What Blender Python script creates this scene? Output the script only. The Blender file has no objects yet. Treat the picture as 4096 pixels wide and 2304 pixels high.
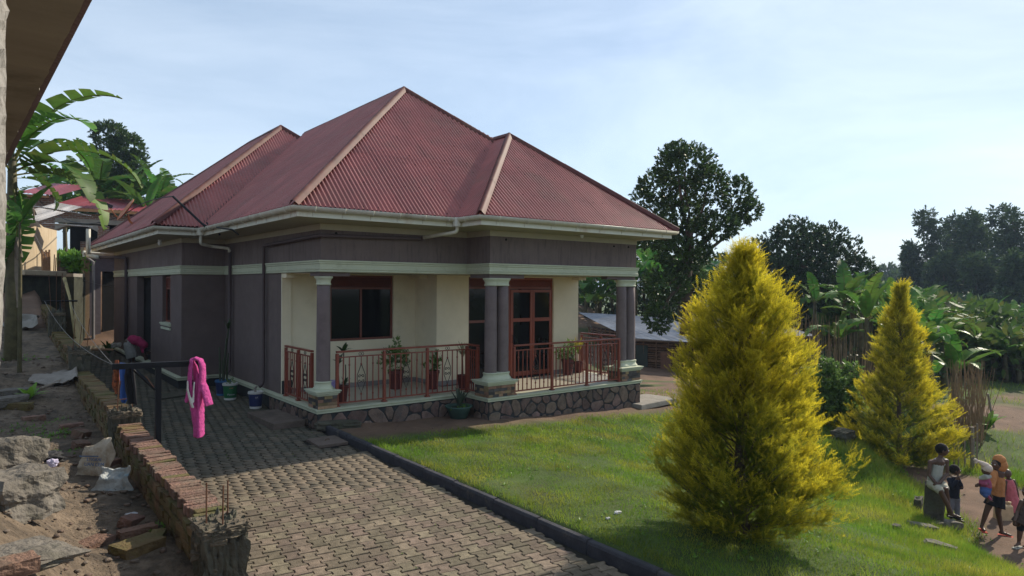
import bpy, math, random
import numpy as np
from mathutils import Vector, Matrix, noise
random.seed(7); rng = np.random.default_rng(7)
S = bpy.context.scene
R = math.radians
# ------------------------------------------------------------ camera
C = np.array([-5.0248, -12.18, 2.8])
RT = np.array([0.78469701, -0.61985643, 0.00534829])
UP = np.array([-0.00204954, 0.00603351, 0.9999797])
FW = np.array([0.61987612, 0.78469204, -0.00346405])
FPX = 2700.32
cam = bpy.data.cameras.new('camera'); camo = bpy.data.objects.new('camera', cam)
S.collection.objects.link(camo); S.camera = camo
camo.matrix_world = Matrix(((RT[0], UP[0], -FW[0], C[0]), (RT[1], UP[1], -FW[1], C[1]), (RT[2], UP[2], -FW[2], C[2]), (0, 0, 0, 1)))
cam.sensor_width = 36; cam.lens = FPX / 4096 * 36; cam.clip_start = 0.05; cam.clip_end = 4000
# ------------------------------------------------------------ sky and sun
SUN_EL, SUN_AZ = R(34), R(4.0)          # azimuth measured from +X towards +Y
w = bpy.data.worlds.new('World'); S.world = w; w.use_nodes = True
nt = w.node_tree; nt.nodes.clear()
def wn(t): return nt.nodes.new(t)
out = wn('ShaderNodeOutputWorld'); bg = wn('ShaderNodeBackground'); sky = wn('ShaderNodeTexSky')
sky.sky_type = 'NISHITA'; sky.sun_disc = False; sky.sun_elevation = SUN_EL; sky.sun_rotation = math.pi / 2 - SUN_AZ
sky.air_density = 1.0; sky.dust_density = 1.0; sky.ozone_density = 1.3; sky.altitude = 1200
tc = wn('ShaderNodeTexCoord'); mp = wn('ShaderNodeMapping'); mp.inputs['Scale'].default_value = (1.0, 1.5, 4.0); mp.inputs['Rotation'].default_value = (0.1, 0.25, 0.5)
n1 = wn('ShaderNodeTexNoise'); n1.inputs['Scale'].default_value = 1.3; n1.inputs['Detail'].default_value = 9; n1.inputs['Roughness'].default_value = 0.6; n1.inputs['Distortion'].default_value = 0.6
cr = wn('ShaderNodeValToRGB'); cr.color_ramp.elements[0].position = 0.40; cr.color_ramp.elements[0].color = (0, 0, 0, 1); cr.color_ramp.elements[1].position = 0.66; cr.color_ramp.elements[1].color = (1, 1, 1, 1)
mx = wn('ShaderNodeMix'); mx.data_type = 'RGBA'; veil = wn('ShaderNodeMix'); veil.data_type = 'RGBA'; veil.inputs[0].default_value = 0.60; veil.inputs[7].default_value = (3.2, 4.0, 4.9, 1)
mul = wn('ShaderNodeMath'); mul.operation = 'MULTIPLY'; mul.inputs[1].default_value = 0.42
L = nt.links.new
L(tc.outputs['Generated'], mp.inputs['Vector']); L(mp.outputs[0], n1.inputs['Vector']); L(n1.outputs[0], cr.inputs[0]); L(cr.outputs[0], mul.inputs[0])
cg = wn('ShaderNodeMix'); cg.data_type = 'RGBA'; cg.blend_type = 'ADD'; cg.inputs[0].default_value = 1.0
hz = wn('ShaderNodeMix'); hz.data_type = 'RGBA'
L(sky.outputs[0], veil.inputs[6]); L(veil.outputs[2], cg.inputs[6]); cg.inputs[7].default_value = (2.6, 2.5, 2.2, 1)
L(mul.outputs[0], mx.inputs[0]); L(veil.outputs[2], mx.inputs[6]); L(cg.outputs[2], mx.inputs[7])
L(mx.outputs[2], bg.inputs[0]); bg.inputs[1].default_value = 0.124; L(bg.outputs[0], out.inputs[0])
sl = bpy.data.lights.new('sun', 'SUN'); sl.energy = 4.2; sl.angle = R(0.53); sl.color = (1.0, 0.90, 0.74)
so = bpy.data.objects.new('sun', sl); S.collection.objects.link(so)
sd = Vector((math.cos(SUN_EL) * math.cos(SUN_AZ), math.cos(SUN_EL) * math.sin(SUN_AZ), math.sin(SUN_EL)))
so.rotation_euler = sd.to_track_quat('Z', 'Y').to_euler(); so.location = (30, 0, 30)
S.view_settings.view_transform = 'Standard'; S.view_settings.look = 'None'; S.view_settings.exposure = 0.50; S.view_settings.gamma = 1.0
S.view_settings.use_curve_mapping = False
S.cycles.max_bounces = 7; S.cycles.transparent_max_bounces = 6; S.cycles.volume_bounces = 0; S.cycles.volume_step_rate = 8
# ------------------------------------------------------------ helpers
def P(u, v, dep):
    "point seen at (u,v) of a 2576 wide view, dep metres along the view axis"
    return C + dep * (FW + RT * (u * 1.59006 - 2048) / FPX - UP * (v * 1.59006 - 1152) / FPX)
def sm(a, b, x):
    t = np.clip((x - a) / (b - a), 0, 1); return t * t * (3 - 2 * t)
OFF = {}
def link(o): S.collection.objects.link(o); return o
def tag(o, label=None, cat=None, group=None, kind=None):
    if label: o['label'] = label
    if cat: o['category'] = cat
    if group: o['group'] = group
    if kind: o['kind'] = kind
    return o
def thing(name, label, cat, loc=(0, 0, 0), rz=0.0, group=None):
    o = link(bpy.data.objects.new(name, None)); o.location = loc; o.rotation_euler = (0, 0, rz); o.empty_display_size = 0.1
    OFF[o.name] = Vector(loc) if rz == 0 else Vector((0, 0, 0))
    return tag(o, label, cat, group)
class MB:
    def __init__(s): s.v = []; s.f = []; s.n = 0
    def add(s, vs, fs):
        b = s.n; s.v.extend([tuple(map(float, p)) for p in vs]); s.f.extend([tuple(b + i for i in f) for f in fs]); s.n += len(vs); return s
    def box(s, x0, x1, y0, y1, z0, z1):
        vs = [(x, y, z) for z in (z0, z1) for x, y in ((x0, y0), (x1, y0), (x1, y1), (x0, y1))]
        return s.add(vs, [(3, 2, 1, 0), (4, 5, 6, 7), (0, 1, 5, 4), (1, 2, 6, 5), (2, 3, 7, 6), (3, 0, 4, 7)])
    def obox(s, c, sx, sy, sz, M=None, jit=0, taper=1.0):
        vs = []
        for k in (-1, 1):
            for i, j in ((-1, -1), (1, -1), (1, 1), (-1, 1)):
                t = taper if k > 0 else 1
                p = Vector((i * sx / 2 * t, j * sy / 2 * t, k * sz / 2))
                if jit: p += Vector([random.uniform(-jit, jit) for _ in range(3)])
                if M is not None: p = M @ p
                vs.append(p + Vector(c))
        return s.add(vs, [(3, 2, 1, 0), (4, 5, 6, 7), (0, 1, 5, 4), (1, 2, 6, 5), (2, 3, 7, 6), (3, 0, 4, 7)])
    def tube(s, pts, r, n=6, cap=True, flat=1.0):
        pts = [Vector(p) for p in pts]; rs = r if hasattr(r, '__len__') else [r] * len(pts)
        rings = []; prev = None
        for i, p in enumerate(pts):
            d = (pts[min(i + 1, len(pts) - 1)] - pts[max(i - 1, 0)]).normalized()
            if prev is None:
                a = Vector((0, 0, 1)) if abs(d.z) < .9 else Vector((1, 0, 0)); x = d.cross(a).normalized()
            else:
                x = (prev - d * prev.dot(d)); x = x.normalized() if x.length > 1e-6 else d.orthogonal().normalized()
            prev = x; y = d.cross(x)
            rings.append([p + (x * math.cos(t) + y * math.sin(t) * flat) * rs[i] for t in [2 * math.pi * k / n for k in range(n)]])
        vs = [q for rg in rings for q in rg]; fs = []
        for i in range(len(pts) - 1):
            for k in range(n):
                a = i * n + k; b = i * n + (k + 1) % n; fs.append((a, b, b + n, a + n))
        if cap: fs += [tuple(range(n - 1, -1, -1)), tuple(range((len(pts) - 1) * n, len(pts) * n))]
        return s.add(vs, fs)
    def lathe(s, prof, c, n=20, cap=True):
        vs = [(c[0] + r * math.cos(2 * math.pi * k / n), c[1] + r * math.sin(2 * math.pi * k / n), c[2] + z) for r, z in prof for k in range(n)]
        fs = [(i * n + k, i * n + (k + 1) % n, (i + 1) * n + (k + 1) % n, (i + 1) * n + k) for i in range(len(prof) - 1) for k in range(n)]
        if cap: fs += [tuple(range(n - 1, -1, -1)), tuple(range((len(prof) - 1) * n, len(prof) * n))]
        return s.add(vs, fs)
    def sweep(s, path, prof, closed_prof=False, cap=True):
        "profile [(out, z)] swept along a plan path with mitred corners; out is to the right of travel"
        pts = [Vector((p[0], p[1])) for p in path]; N = len(pts); rows = []
        for i, p in enumerate(pts):
            d0 = (p - pts[i - 1]).normalized() if i > 0 else None; d1 = (pts[i + 1] - p).normalized() if i < N - 1 else None
            n0 = Vector((d0.y, -d0.x)) if d0 else None; n1_ = Vector((d1.y, -d1.x)) if d1 else None
            if n0 is None: m = n1_
            elif n1_ is None: m = n0
            else: m = (n0 + n1_) / max(.2, (1 + n0.dot(n1_)))
            zz = path[i][2] if len(path[i]) > 2 else 0
            rows.append([(p.x + m.x * o, p.y + m.y * o, z + zz) for o, z in prof])
        k = len(prof); vs = [q for r_ in rows for q in r_]; fs = []
        for i in range(N - 1):
            for j in range(k if closed_prof else k - 1):
                a = i * k + j; b = i * k + (j + 1) % k; fs.append((a, b, b + k, a + k))
        if closed_prof and cap: fs += [tuple(range(k)), tuple(range((N - 1) * k + k - 1, (N - 1) * k - 1, -1))]
        return s.add(vs, fs)
    def build(s, name, mat, parent=None, bev=0, smooth=False, kind=None, label=None):
        me = bpy.data.meshes.new(name)
        off = OFF.get(parent.name, Vector((0, 0, 0))) if parent else Vector((0, 0, 0))
        me.from_pydata([(v[0] - off.x, v[1] - off.y, v[2] - off.z) for v in s.v], [], s.f)
        o = link(bpy.data.objects.new(name, me)); me.materials.append(mat)
        if parent: o.parent = parent; OFF[o.name] = off
        if smooth: me.shade_smooth()
        if bev:
            m = o.modifiers.new('bevel', 'BEVEL'); m.width = bev; m.segments = 2; m.limit_method = 'ANGLE'; m.angle_limit = R(35)
        if kind: o['kind'] = kind
        if label: o['label'] = label
        return o
def npmesh(name, V, F, mat, parent=None, smooth=False, kind=None, attr=None, nv=3):
    "fast mesh from numpy arrays; all faces have nv corners"
    V = np.asarray(V, np.float32); F = np.asarray(F, np.int32)
    me = bpy.data.meshes.new(name)
    off = OFF.get(parent.name, Vector((0, 0, 0))) if parent else Vector((0, 0, 0))
    V = V - np.array(off, np.float32)
    me.vertices.add(len(V)); me.vertices.foreach_set('co', V.ravel())
    me.loops.add(F.size); me.loops.foreach_set('vertex_index', F.ravel())
    me.polygons.add(len(F)); me.polygons.foreach_set('loop_start', np.arange(0, F.size, nv, dtype=np.int32)); 
    me.update(calc_edges=True); me.validate()
    if attr is not None:
        a = me.attributes.new('tint', 'FLOAT', 'POINT'); a.data.foreach_set('value', np.asarray(attr, np.float32))
    o = link(bpy.data.objects.new(name, me)); me.materials.append(mat)
    if parent: o.parent = parent; OFF[o.name] = off
    if smooth: me.shade_smooth()
    if kind: o['kind'] = kind
    return o
def copy_obj(o, parent=None):
    c = link(o.copy()); 
    if parent: c.parent = parent
    return c
def copy_tree(o, parent=None):
    c = copy_obj(o, parent)
    for ch in list(o.children): copy_tree(ch, c)
    return c
# ------------------------------------------------------------ materials
def mat(name, col, rough=0.8, var=0.15, scale=6.0, bump=0.0, bscale=40.0, spec=0.3, metal=0.0, trans=0.0, stain=None, stain_amt=0.4, stain_scale=1.5, objrand=0.0, tint=None, stretch=None, rain=0.0, stain_pos=0.5, coords='Object', hue=0.0, sheen=0.0):
    m = bpy.data.materials.new(name); m.use_nodes = True; t = m.node_tree; N = t.nodes; K = t.links.new
    b = N['Principled BSDF']; o = N['Material Output']
    tcn = N.new('ShaderNodeTexCoord'); vec = tcn.outputs[coords]
    geo = N.new('ShaderNodeNewGeometry')
    if coords == 'Object' : vec = geo.outputs['Position']
    if stretch:
        mpn = N.new('ShaderNodeMapping'); mpn.inputs['Scale'].default_value = stretch; K(vec, mpn.inputs[0]); svec = mpn.outputs[0]
    else: svec = vec
    no = N.new('ShaderNodeTexNoise'); no.inputs['Scale'].default_value = scale; no.inputs['Detail'].default_value = 6; no.inputs['Roughness'].default_value = 0.62; K(svec, no.inputs['Vector'])
    mr = N.new('ShaderNodeMapRange'); mr.inputs[1].default_value = 0.3; mr.inputs[2].default_value = 0.7; mr.inputs[3].default_value = 1 - var; mr.inputs[4].default_value = 1 + var; K(no.outputs[0], mr.inputs[0])
    hsv = N.new('ShaderNodeHueSaturation'); hsv.inputs['Color'].default_value = (*col, 1)
    last = mr.outputs[0]
    if objrand:
        oi = N.new('ShaderNodeObjectInfo'); r2 = N.new('ShaderNodeMapRange'); r2.inputs[3].default_value = 1 - objrand; r2.inputs[4].default_value = 1 + objrand; K(oi.outputs['Random'], r2.inputs[0])
        mm = N.new('ShaderNodeMath'); mm.operation = 'MULTIPLY'; K(last, mm.inputs[0]); K(r2.outputs[0], mm.inputs[1]); last = mm.outputs[0]
        if hue:
            wnz = N.new('ShaderNodeTexWhiteNoise'); wnz.noise_dimensions = '1D'; K(oi.outputs['Random'], wnz.inputs['W'])
            r3 = N.new('ShaderNodeMapRange'); r3.inputs[3].default_value = 0.5 - hue; r3.inputs[4].default_value = 0.5 + hue; K(wnz.outputs[0], r3.inputs[0]); K(r3.outputs[0], hsv.inputs['Hue'])
    K(last, hsv.inputs['Value']); c = hsv.outputs[0]
    if tint:
        at = N.new('ShaderNodeAttribute'); at.attribute_name = 'tint'
        mxx = N.new('ShaderNodeMix'); mxx.data_type = 'RGBA'; h2 = N.new('ShaderNodeHueSaturation'); h2.inputs['Color'].default_value = (*tint, 1); K(last, h2.inputs['Value'])
        K(at.outputs['Fac'], mxx.inputs[0]); K(c, mxx.inputs[6]); K(h2.outputs[0], mxx.inputs[7]); c = mxx.outputs[2]
    if stain:
        n2 = N.new('ShaderNodeTexNoise'); n2.inputs['Scale'].default_value = stain_scale; n2.inputs['Detail'].default_value = 8; n2.inputs['Roughness'].default_value = 0.7
        if rain:
            m2 = N.new('ShaderNodeMapping'); m2.inputs['Scale'].default_value = (rain, rain, 0.35); K(vec, m2.inputs[0]); K(m2.outputs[0], n2.inputs['Vector'])
        else: K(vec, n2.inputs['Vector'])
        rr = N.new('ShaderNodeValToRGB'); rr.color_ramp.elements[0].position = stain_pos; rr.color_ramp.elements[1].position = min(1, stain_pos + 0.18)
        K(n2.outputs[0], rr.inputs[0]); ms = N.new('ShaderNodeMath'); ms.operation = 'MULTIPLY'; ms.inputs[1].default_value = stain_amt; K(rr.outputs[0], ms.inputs[0])
        m3 = N.new('ShaderNodeMix'); m3.data_type = 'RGBA'; K(ms.outputs[0], m3.inputs[0]); K(c, m3.inputs[6]); m3.inputs[7].default_value = (*stain, 1); c = m3.outputs[2]
    K(c, b.inputs['Base Color']); b.inputs['Roughness'].default_value = rough; b.inputs['Specular IOR Level'].default_value = spec; b.inputs['Metallic'].default_value = metal
    if bump:
        n3 = N.new('ShaderNodeTexNoise'); n3.inputs['Scale'].default_value = bscale; n3.inputs['Detail'].default_value = 5; K(vec, n3.inputs['Vector'])
        bp = N.new('ShaderNodeBump'); bp.inputs['Strength'].default_value = min(1, bump); bp.inputs['Distance'].default_value = 0.02 * max(1, bump); K(n3.outputs[0], bp.inputs['Height']); K(bp.outputs[0], b.inputs['Normal'])
    if trans:
        tr = N.new('ShaderNodeBsdfTranslucent'); K(c, tr.inputs['Color']); ad = N.new('ShaderNodeMixShader'); ad.inputs[0].default_value = trans
        K(b.outputs[0], ad.inputs[1]); K(tr.outputs[0], ad.inputs[2]); K(ad.outputs[0], o.inputs[0])
    return m
M = {}
M['brown'] = mat('brown_plaster', (0.125, 0.092, 0.086), 0.85, 0.12, 2.7, 0.15, 60, stain=(0.165, 0.130, 0.110), stain_amt=0.4, stain_scale=1.6, stain_pos=0.54)
M['column'] = mat('mauve_column_paint', (0.165, 0.125, 0.122), 0.8, 0.12, 3, 0.2, 50, stain=(0.10, 0.075, 0.072), stain_amt=0.5, stain_scale=5)
M['brownu'] = mat('brown_upper_plaster', (0.150, 0.113, 0.104), 0.85, 0.14, 1.7, 0.2, 50, stain=(0.075, 0.057, 0.052), stain_amt=0.6, stain_scale=5, rain=2.6, stain_pos=0.49)
M['brownp'] = mat('brown_pipe_paint', (0.085, 0.06, 0.06), 0.6, 0.1, 8)
M['cream'] = mat('cream_plaster', (0.70, 0.62, 0.45), 0.85, 0.06, 2.0, 0.1, 60, stain=(0.36, 0.30, 0.20), stain_amt=0.35, stain_scale=1.2, stain_pos=0.55)
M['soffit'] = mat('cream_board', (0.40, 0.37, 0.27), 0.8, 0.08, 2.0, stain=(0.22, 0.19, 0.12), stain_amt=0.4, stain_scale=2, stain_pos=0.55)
M['mint'] = mat('pale_green_moulding', (0.47, 0.49, 0.36), 0.7, 0.07, 3.0, 0.1, 50, stain=(0.19, 0.19, 0.13), stain_amt=0.4, stain_scale=4, stain_pos=0.56)
M['fascia'] = mat('fascia_paint', (0.66, 0.66, 0.56), 0.6, 0.06, 3.0, stain=(0.42, 0.24, 0.12), stain_amt=0.6, stain_scale=1.3, rain=0.9, stain_pos=0.54)
M['gutter'] = mat('gutter_plastic', (0.56, 0.54, 0.45), 0.45, 0.10, 4.0, stain=(0.25, 0.20, 0.13), stain_amt=0.5, stain_scale=3, stain_pos=0.53, spec=0.5)
M['roof'] = mat('painted_roof_sheet', (0.29, 0.078, 0.066), 0.42, 0.16, 2.0, 0.0, stain=(0.20, 0.085, 0.06), stain_amt=0.6, stain_scale=1.1, stain_pos=0.50, spec=0.5, objrand=0.12)
M['ridge'] = mat('ridge_cap_metal', (0.10, 0.034, 0.029), 0.6, 0.3, 3.0, stain=(0.15, 0.085, 0.055), stain_amt=0.7, stain_scale=2, stain_pos=0.50, spec=0.15)
M['valley'] = mat('valley_metal', (0.05, 0.025, 0.025), 0.6, 0.2, 5)
M['rail'] = mat('red_oxide_steel', (0.20, 0.040, 0.021), 0.42, 0.10, 9.0, spec=0.5)
M['frame'] = mat('maroon_steel_frame', (0.155, 0.038, 0.022), 0.42, 0.1, 6, spec=0.5)
M['door'] = mat('orange_brown_steel', (0.24, 0.050, 0.022), 0.42, 0.1, 6, spec=0.5)
M['iron'] = mat('black_iron', (0.035, 0.018, 0.015), 0.5, 0.1, 9)
M['glass'] = mat('dark_window_glass', (0.006, 0.007, 0.008), 0.05, 0.3, 1.0, spec=0.2)
M['tile'] = mat('verandah_floor_tiles', (0.40, 0.36, 0.29), 0.35, 0.08, 3, spec=0.5)
M['greyskirt'] = mat('grey_skirting', (0.24, 0.22, 0.21), 0.7, 0.08, 3)
M['mortar'] = mat('black_mortar', (0.035, 0.036, 0.037), 0.9, 0.2, 10)
M['stone'] = mat('brown_stone', (0.145, 0.100, 0.078), 0.85, 0.35, 9, 0.5, 35, objrand=0.3, hue=0.02, stain=(0.09, 0.085, 0.08), stain_amt=0.6, stain_scale=5)
M['pbrick'] = mat('cladding_brick', (0.26, 0.17, 0.10), 0.8, 0.25, 12, 0.3, 50, objrand=0.45, hue=0.03)
M['pbrickg'] = mat('grey_cladding_brick', (0.085, 0.075, 0.07), 0.8, 0.25, 12, 0.3, 50, objrand=0.4)
M['paver'] = mat('paver_concrete', (0.175, 0.137, 0.097), 0.88, 0.34, 14, 0.5, 90, objrand=0.30, hue=0.02, stain=(0.11, 0.09, 0.06), stain_amt=0.55, stain_scale=1.1, stain_pos=0.47)
M['paverb'] = mat('paver_concrete_tinted', (0.175, 0.137, 0.097), 0.9, 0.3, 9, 0.3, 90, tint=(0.080, 0.075, 0.056), stain=(0.11, 0.09, 0.06), stain_amt=0.55, stain_scale=1.1, stain_pos=0.47)  # tint attribute blends the pavers to a darker tone
M['joint'] = mat('paver_joint_dirt', (0.025, 0.022, 0.016), 1.0, 0.3, 10, 0.3, 60)
M['kerb'] = mat('black_painted_kerb', (0.042, 0.042, 0.05), 0.8, 0.3, 6, 0.4, 50, stain=(0.20, 0.17, 0.12), stain_amt=0.6, stain_scale=4, stain_pos=0.58)
M['conc'] = mat('grey_concrete', (0.26, 0.235, 0.20), 0.9, 0.18, 4, 0.4, 50, stain=(0.11, 0.10, 0.07), stain_amt=0.5, stain_scale=3)
M['concd'] = mat('mossy_concrete', (0.085, 0.078, 0.058), 0.95, 0.35, 6, 0.9, 25, stain=(0.045, 0.055, 0.03), stain_amt=0.8, stain_scale=3)
M['soffitc'] = mat('eave_slab_underside', (0.29, 0.265, 0.22), 0.85, 0.15, 1.2, 0.15, 40, stain=(0.10, 0.085, 0.06), stain_amt=0.6, stain_scale=1.3, stretch=(0.5, 2.0, 1))
M['rough'] = mat('rough_cement', (0.24, 0.225, 0.205), 0.95, 0.25, 8, 1.5, 18)
M['brick'] = mat('red_clay_brick', (0.19, 0.108, 0.078), 0.95, 0.35, 9, 1.2, 35, objrand=0.2, hue=0.008, stain=(0.17, 0.14, 0.10), stain_amt=0.8, stain_scale=3)
M['mossbrick'] = mat('mossy_clay_brick', (0.15, 0.095, 0.045), 0.95, 0.3, 12, 0.8, 40, objrand=0.3, hue=0.02, stain=(0.085, 0.09, 0.028), stain_amt=0.85, stain_scale=3, stain_pos=0.44)
M['wallcore'] = mat('old_mortar', (0.085, 0.072, 0.045), 1.0, 0.35, 8, 1.0, 25, stain=(0.035, 0.045, 0.018), stain_amt=0.8, stain_scale=2.5, stain_pos=0.42)
M['rebar'] = mat('rusty_rebar', (0.12, 0.055, 0.03), 0.8, 0.2, 20)
M['blacks'] = mat('black_painted_steel', (0.008, 0.009, 0.012), 0.6, 0.3, 10, spec=0.25, stain=(0.25, 0.25, 0.26), stain_amt=0.5, stain_scale=9, stain_pos=0.68)
M['dirt'] = mat('terrace_soil', (0.15, 0.112, 0.078), 1.0, 0.45, 7, 2.0, 26, stain=(0.05, 0.040, 0.030), stain_amt=0.8, stain_scale=2.2, stain_pos=0.47)
M['rock'] = mat('grey_rock', (0.15, 0.132, 0.11), 0.95, 0.35, 5, 2.0, 16, stain=(0.09, 0.085, 0.06), stain_amt=0.6, stain_scale=4)
M['step'] = mat('brown_cement_step', (0.13, 0.10, 0.082), 0.95, 0.25, 5, 0.6, 40, stain=(0.07, 0.055, 0.045), stain_amt=0.6, stain_scale=2)
M['tin'] = mat('weathered_zinc_sheet', (0.27, 0.28, 0.31), 0.55, 0.2, 2.0, stain=(0.16, 0.14, 0.12), stain_amt=0.6, stain_scale=1.5, metal=0.3)
M['wattle'] = mat('wattle_sticks', (0.15, 0.095, 0.062), 0.95, 0.35, 10, 0.4, 30)
M['mud'] = mat('dark_mud', (0.06, 0.04, 0.03), 1.0, 0.3, 5, 0.6, 20)
M['dark'] = mat('dark_interior', (0.012, 0.011, 0.010), 0.9, 0.2, 3)
M['hut'] = mat('pale_render', (0.46, 0.37, 0.25), 0.9, 0.10, 1.5, 0.2, 30, stain=(0.33, 0.24, 0.15), stain_amt=0.6, stain_scale=3, rain=1.4)
M['wood'] = mat('timber_board', (0.30, 0.17, 0.09), 0.85, 0.25, 6, stretch=(1, 1, 6))
M['greywood'] = mat('weathered_post', (0.22, 0.18, 0.14), 0.9, 0.25, 8, 0.5, 30)
M['bark'] = mat('tree_bark', (0.10, 0.075, 0.055), 0.95, 0.3, 9, 0.8, 30)
M['reed'] = mat('dry_reed', (0.27, 0.18, 0.10), 0.9, 0.25, 5, objrand=0.2)
def leafmat(name, col, tint, tr=0.3, rough=0.5, var=0.3, scale=3, spec=0.35):
    return mat(name, col, rough, var, scale, spec=spec, trans=tr, tint=tint)
M['leafd'] = leafmat('dark_leaves', (0.030, 0.062, 0.016), (0.075, 0.13, 0.03), 0.35, 0.45)
M['leafk'] = leafmat('deep_green_leaves', (0.022, 0.046, 0.018), (0.048, 0.088, 0.028), 0.25, 0.5)
M['leafe'] = leafmat('eucalyptus_leaves', (0.032, 0.060, 0.026), (0.075, 0.115, 0.042), 0.3, 0.85, scale=0.4, spec=0.08)
M['leafs'] = leafmat('shrub_leaves', (0.07, 0.14, 0.03), (0.18, 0.28, 0.07), 0.45)
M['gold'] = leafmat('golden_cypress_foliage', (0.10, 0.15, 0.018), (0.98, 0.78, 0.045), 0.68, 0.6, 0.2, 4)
M['banana'] = mat('banana_leaf', (0.08, 0.18, 0.03), 0.5, 0.3, 3, spec=0.3, trans=0.38, objrand=0.35, hue=0.025, tint=(0.20, 0.17, 0.06))
M['bananaf'] = mat('banana_leaf_far', (0.07, 0.165, 0.03), 0.6, 0.3, 1, spec=0.2, trans=0.38, objrand=0.4, hue=0.03, tint=(0.20, 0.17, 0.06))
M['stem'] = mat('banana_stem', (0.085, 0.075, 0.035), 0.7, 0.4, 6, stain=(0.05, 0.035, 0.02), stain_amt=0.8, stain_scale=4)
M['grass'] = mat('lawn_blades', (0.13, 0.24, 0.022), 0.55, 0.35, 1.6, spec=0.3, trans=0.5, tint=(0.36, 0.34, 0.05))
M['weed'] = mat('weed_leaves', (0.12, 0.24, 0.03), 0.5, 0.3, 4, spec=0.3, trans=0.35)
def simple(name, col, rough=0.7, **k): M[name] = mat(name, col, rough, k.pop('var', 0.1), k.pop('scale', 8), **k); return M[name]
# ------------------------------------------------------------ terrain
def pav_z(x, y): return 0.013 * (y + 7)
def wally(y): return np.interp(y, [-14, -8, -6.5, -4, -2, 1, 3, 8, 12, 16, 22, 30, 45, 80], [.55, .45, .47, .52, .60, .75, 1.1, 1.45, 2.2, 3.0, 3.4, 3.9, 5.5, 9.0])
def terr_z(x, y):
    base = wally(y); b = sm(-4.15, -5.2, x) * 0.62 * sm(-1.0, -3.5, y) + 0.12 * sm(-4.0, -6.0, x)
    return base + b
def bank_s(x, y): return (x - 10.5) * .6 - (y + 6.2) * .8
def lawn_z(x, y):
    xx = np.minimum(x, 9.0)
    e = 0.026 * np.maximum(0, np.minimum(xx, 8) - 2) * np.maximum(0, np.minimum(-y, 8.5) - 1)
    z = .13 - .042 * xx - e
    dist = np.sqrt((x + 5) ** 2 + (y + 12) ** 2)
    s_ = bank_s(x, y); t_ = sm(-.75, .12, s_) * sm(16, 12.5, x); z = z * (1 - t_) + np.minimum(z, -1.40) * t_
    z = z - 1.0 * sm(13, 36, dist) * sm(6, 14, x) * sm(-8, 2, y) - .45 * sm(16, 40, dist) * sm(2, -6, y)
    z = z - 3.0 * sm(38, 90, dist)
    return z
def H(x, y):
    x = np.asarray(x, float); y = np.asarray(y, float)
    zl = lawn_z(x, y); zt = terr_z(x, y); zp = pav_z(x, y) - 0.14
    t1 = sm(-3.52, -3.42, x)                        # terrace -> paving
    back = sm(19.0, 22.5, y + 0.0 * x)
    mid = zp * (1 - back) + (3.3 + 0 * y) * back
    z = zt * (1 - t1) + mid * t1
    # 0.0 kerb -> lawn for the front; behind the house front the house hides the change
    t2 = np.where(y < 0.2, sm(0.05, 0.16, x), sm(2.5, 6.0, x))
    z = z * (1 - t2) + zl * t2
    # rising hill far to the back left
    a = (-0.785 * (x + 5) + 0.62 * (y + 12))        # leftwards distance from the camera's line of sight
    f = (0.62 * (x + 5) + 0.785 * (y + 12))
    hill = sm(26, 46, f) * sm(-16, 6, a) 
    z = z * (1 - hill) + np.maximum(z, 3.6 + 0.05 * (f - 30)) * hill
    z = z + 5.0 * sm(150, 500, f) * sm(60, -20, a)
    return z
def Hn(x, y):
    return float(H(x, y))
def G(u, v, d0=3.0, d1=80.0):
    "where the line of sight through (u,v) meets the ground"
    prev = d0
    for d in np.arange(d0, d1, 0.1):
        p = P(u, v, d)
        if p[2] < Hn(p[0], p[1]):
            lo, hi = prev, d
            for _ in range(12):
                m = (lo + hi) / 2; p = P(u, v, m)
                if p[2] < Hn(p[0], p[1]): hi = m
                else: lo = m
            p = P(u, v, hi); p[2] = Hn(p[0], p[1]); return p
        prev = d
    return P(u, v, d1)
def dirt_amount(x, y):
    "1 where bare earth shows on the lawn side"
    n = np.array([noise.noise(Vector((a * .5, b * .5, 3.3))) for a, b in zip(x.ravel(), y.ravel())]).reshape(x.shape)
    strip = sm(-1.55 - .25 + n * .3, -0.95, y) * sm(.1, .3, x) * (x < 9)          # strip along the plinth
    strip = np.maximum(strip, sm(8.4, 8.7, x) * sm(-2.2 + n, -1.2, y))
    path = sm(-.15, .35, bank_s(x, y) + n * .5) * sm(12.8, 11.8, x + n)
    field = sm(16.8, 17.6, x + n) * sm(-3.2, -3.7, y) * sm(30, 26, x)
    gp = sm(.1, .3, n) * .8 * sm(8.5, 10, x) * sm(-10, -7.5, y)
    return np.clip(np.maximum.reduce([strip, path, field]) - gp, 0, 1)
def axis(a, b, fine0, fine1, st, far):
    g = list(np.arange(fine0, fine1, st)); x = fine0; s_ = st
    while x > a: s_ *= 1.22; x -= s_; g.insert(0, x)
    x = g[-1]; s_ = st
    while x < b: s_ *= 1.22; x += s_; g.append(x)
    return np.array(g)
gx = axis(-1500, 2500, -7, 16, .14, 0); gy = axis(-400, 2500, -12, 14, .14, 0)
X, Y = np.meshgrid(gx, gy); Z = H(X, Y)
near = (np.abs(X - 2) < 30) & (np.abs(Y) < 30)
nz = np.zeros_like(Z); idx = np.argwhere(near)
for i, j in idx: nz[i, j] = noise.noise(Vector((X[i, j] * .9, Y[i, j] * .9, 0))) * .035 + noise.noise(Vector((X[i, j] * 3, Y[i, j] * 3, 5))) * .012
onlawn = (X > .25) | (X < -3.9)
Z = Z + nz * onlawn
tg = np.where(near, 0, 0.0); tg[near] = dirt_amount(X, Y)[near]
tg = np.where((X < -3.3) & (Y < 16), 1.0, tg); tg = np.where((X < 0.1) & (X > -3.6), 1.0, tg)
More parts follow.
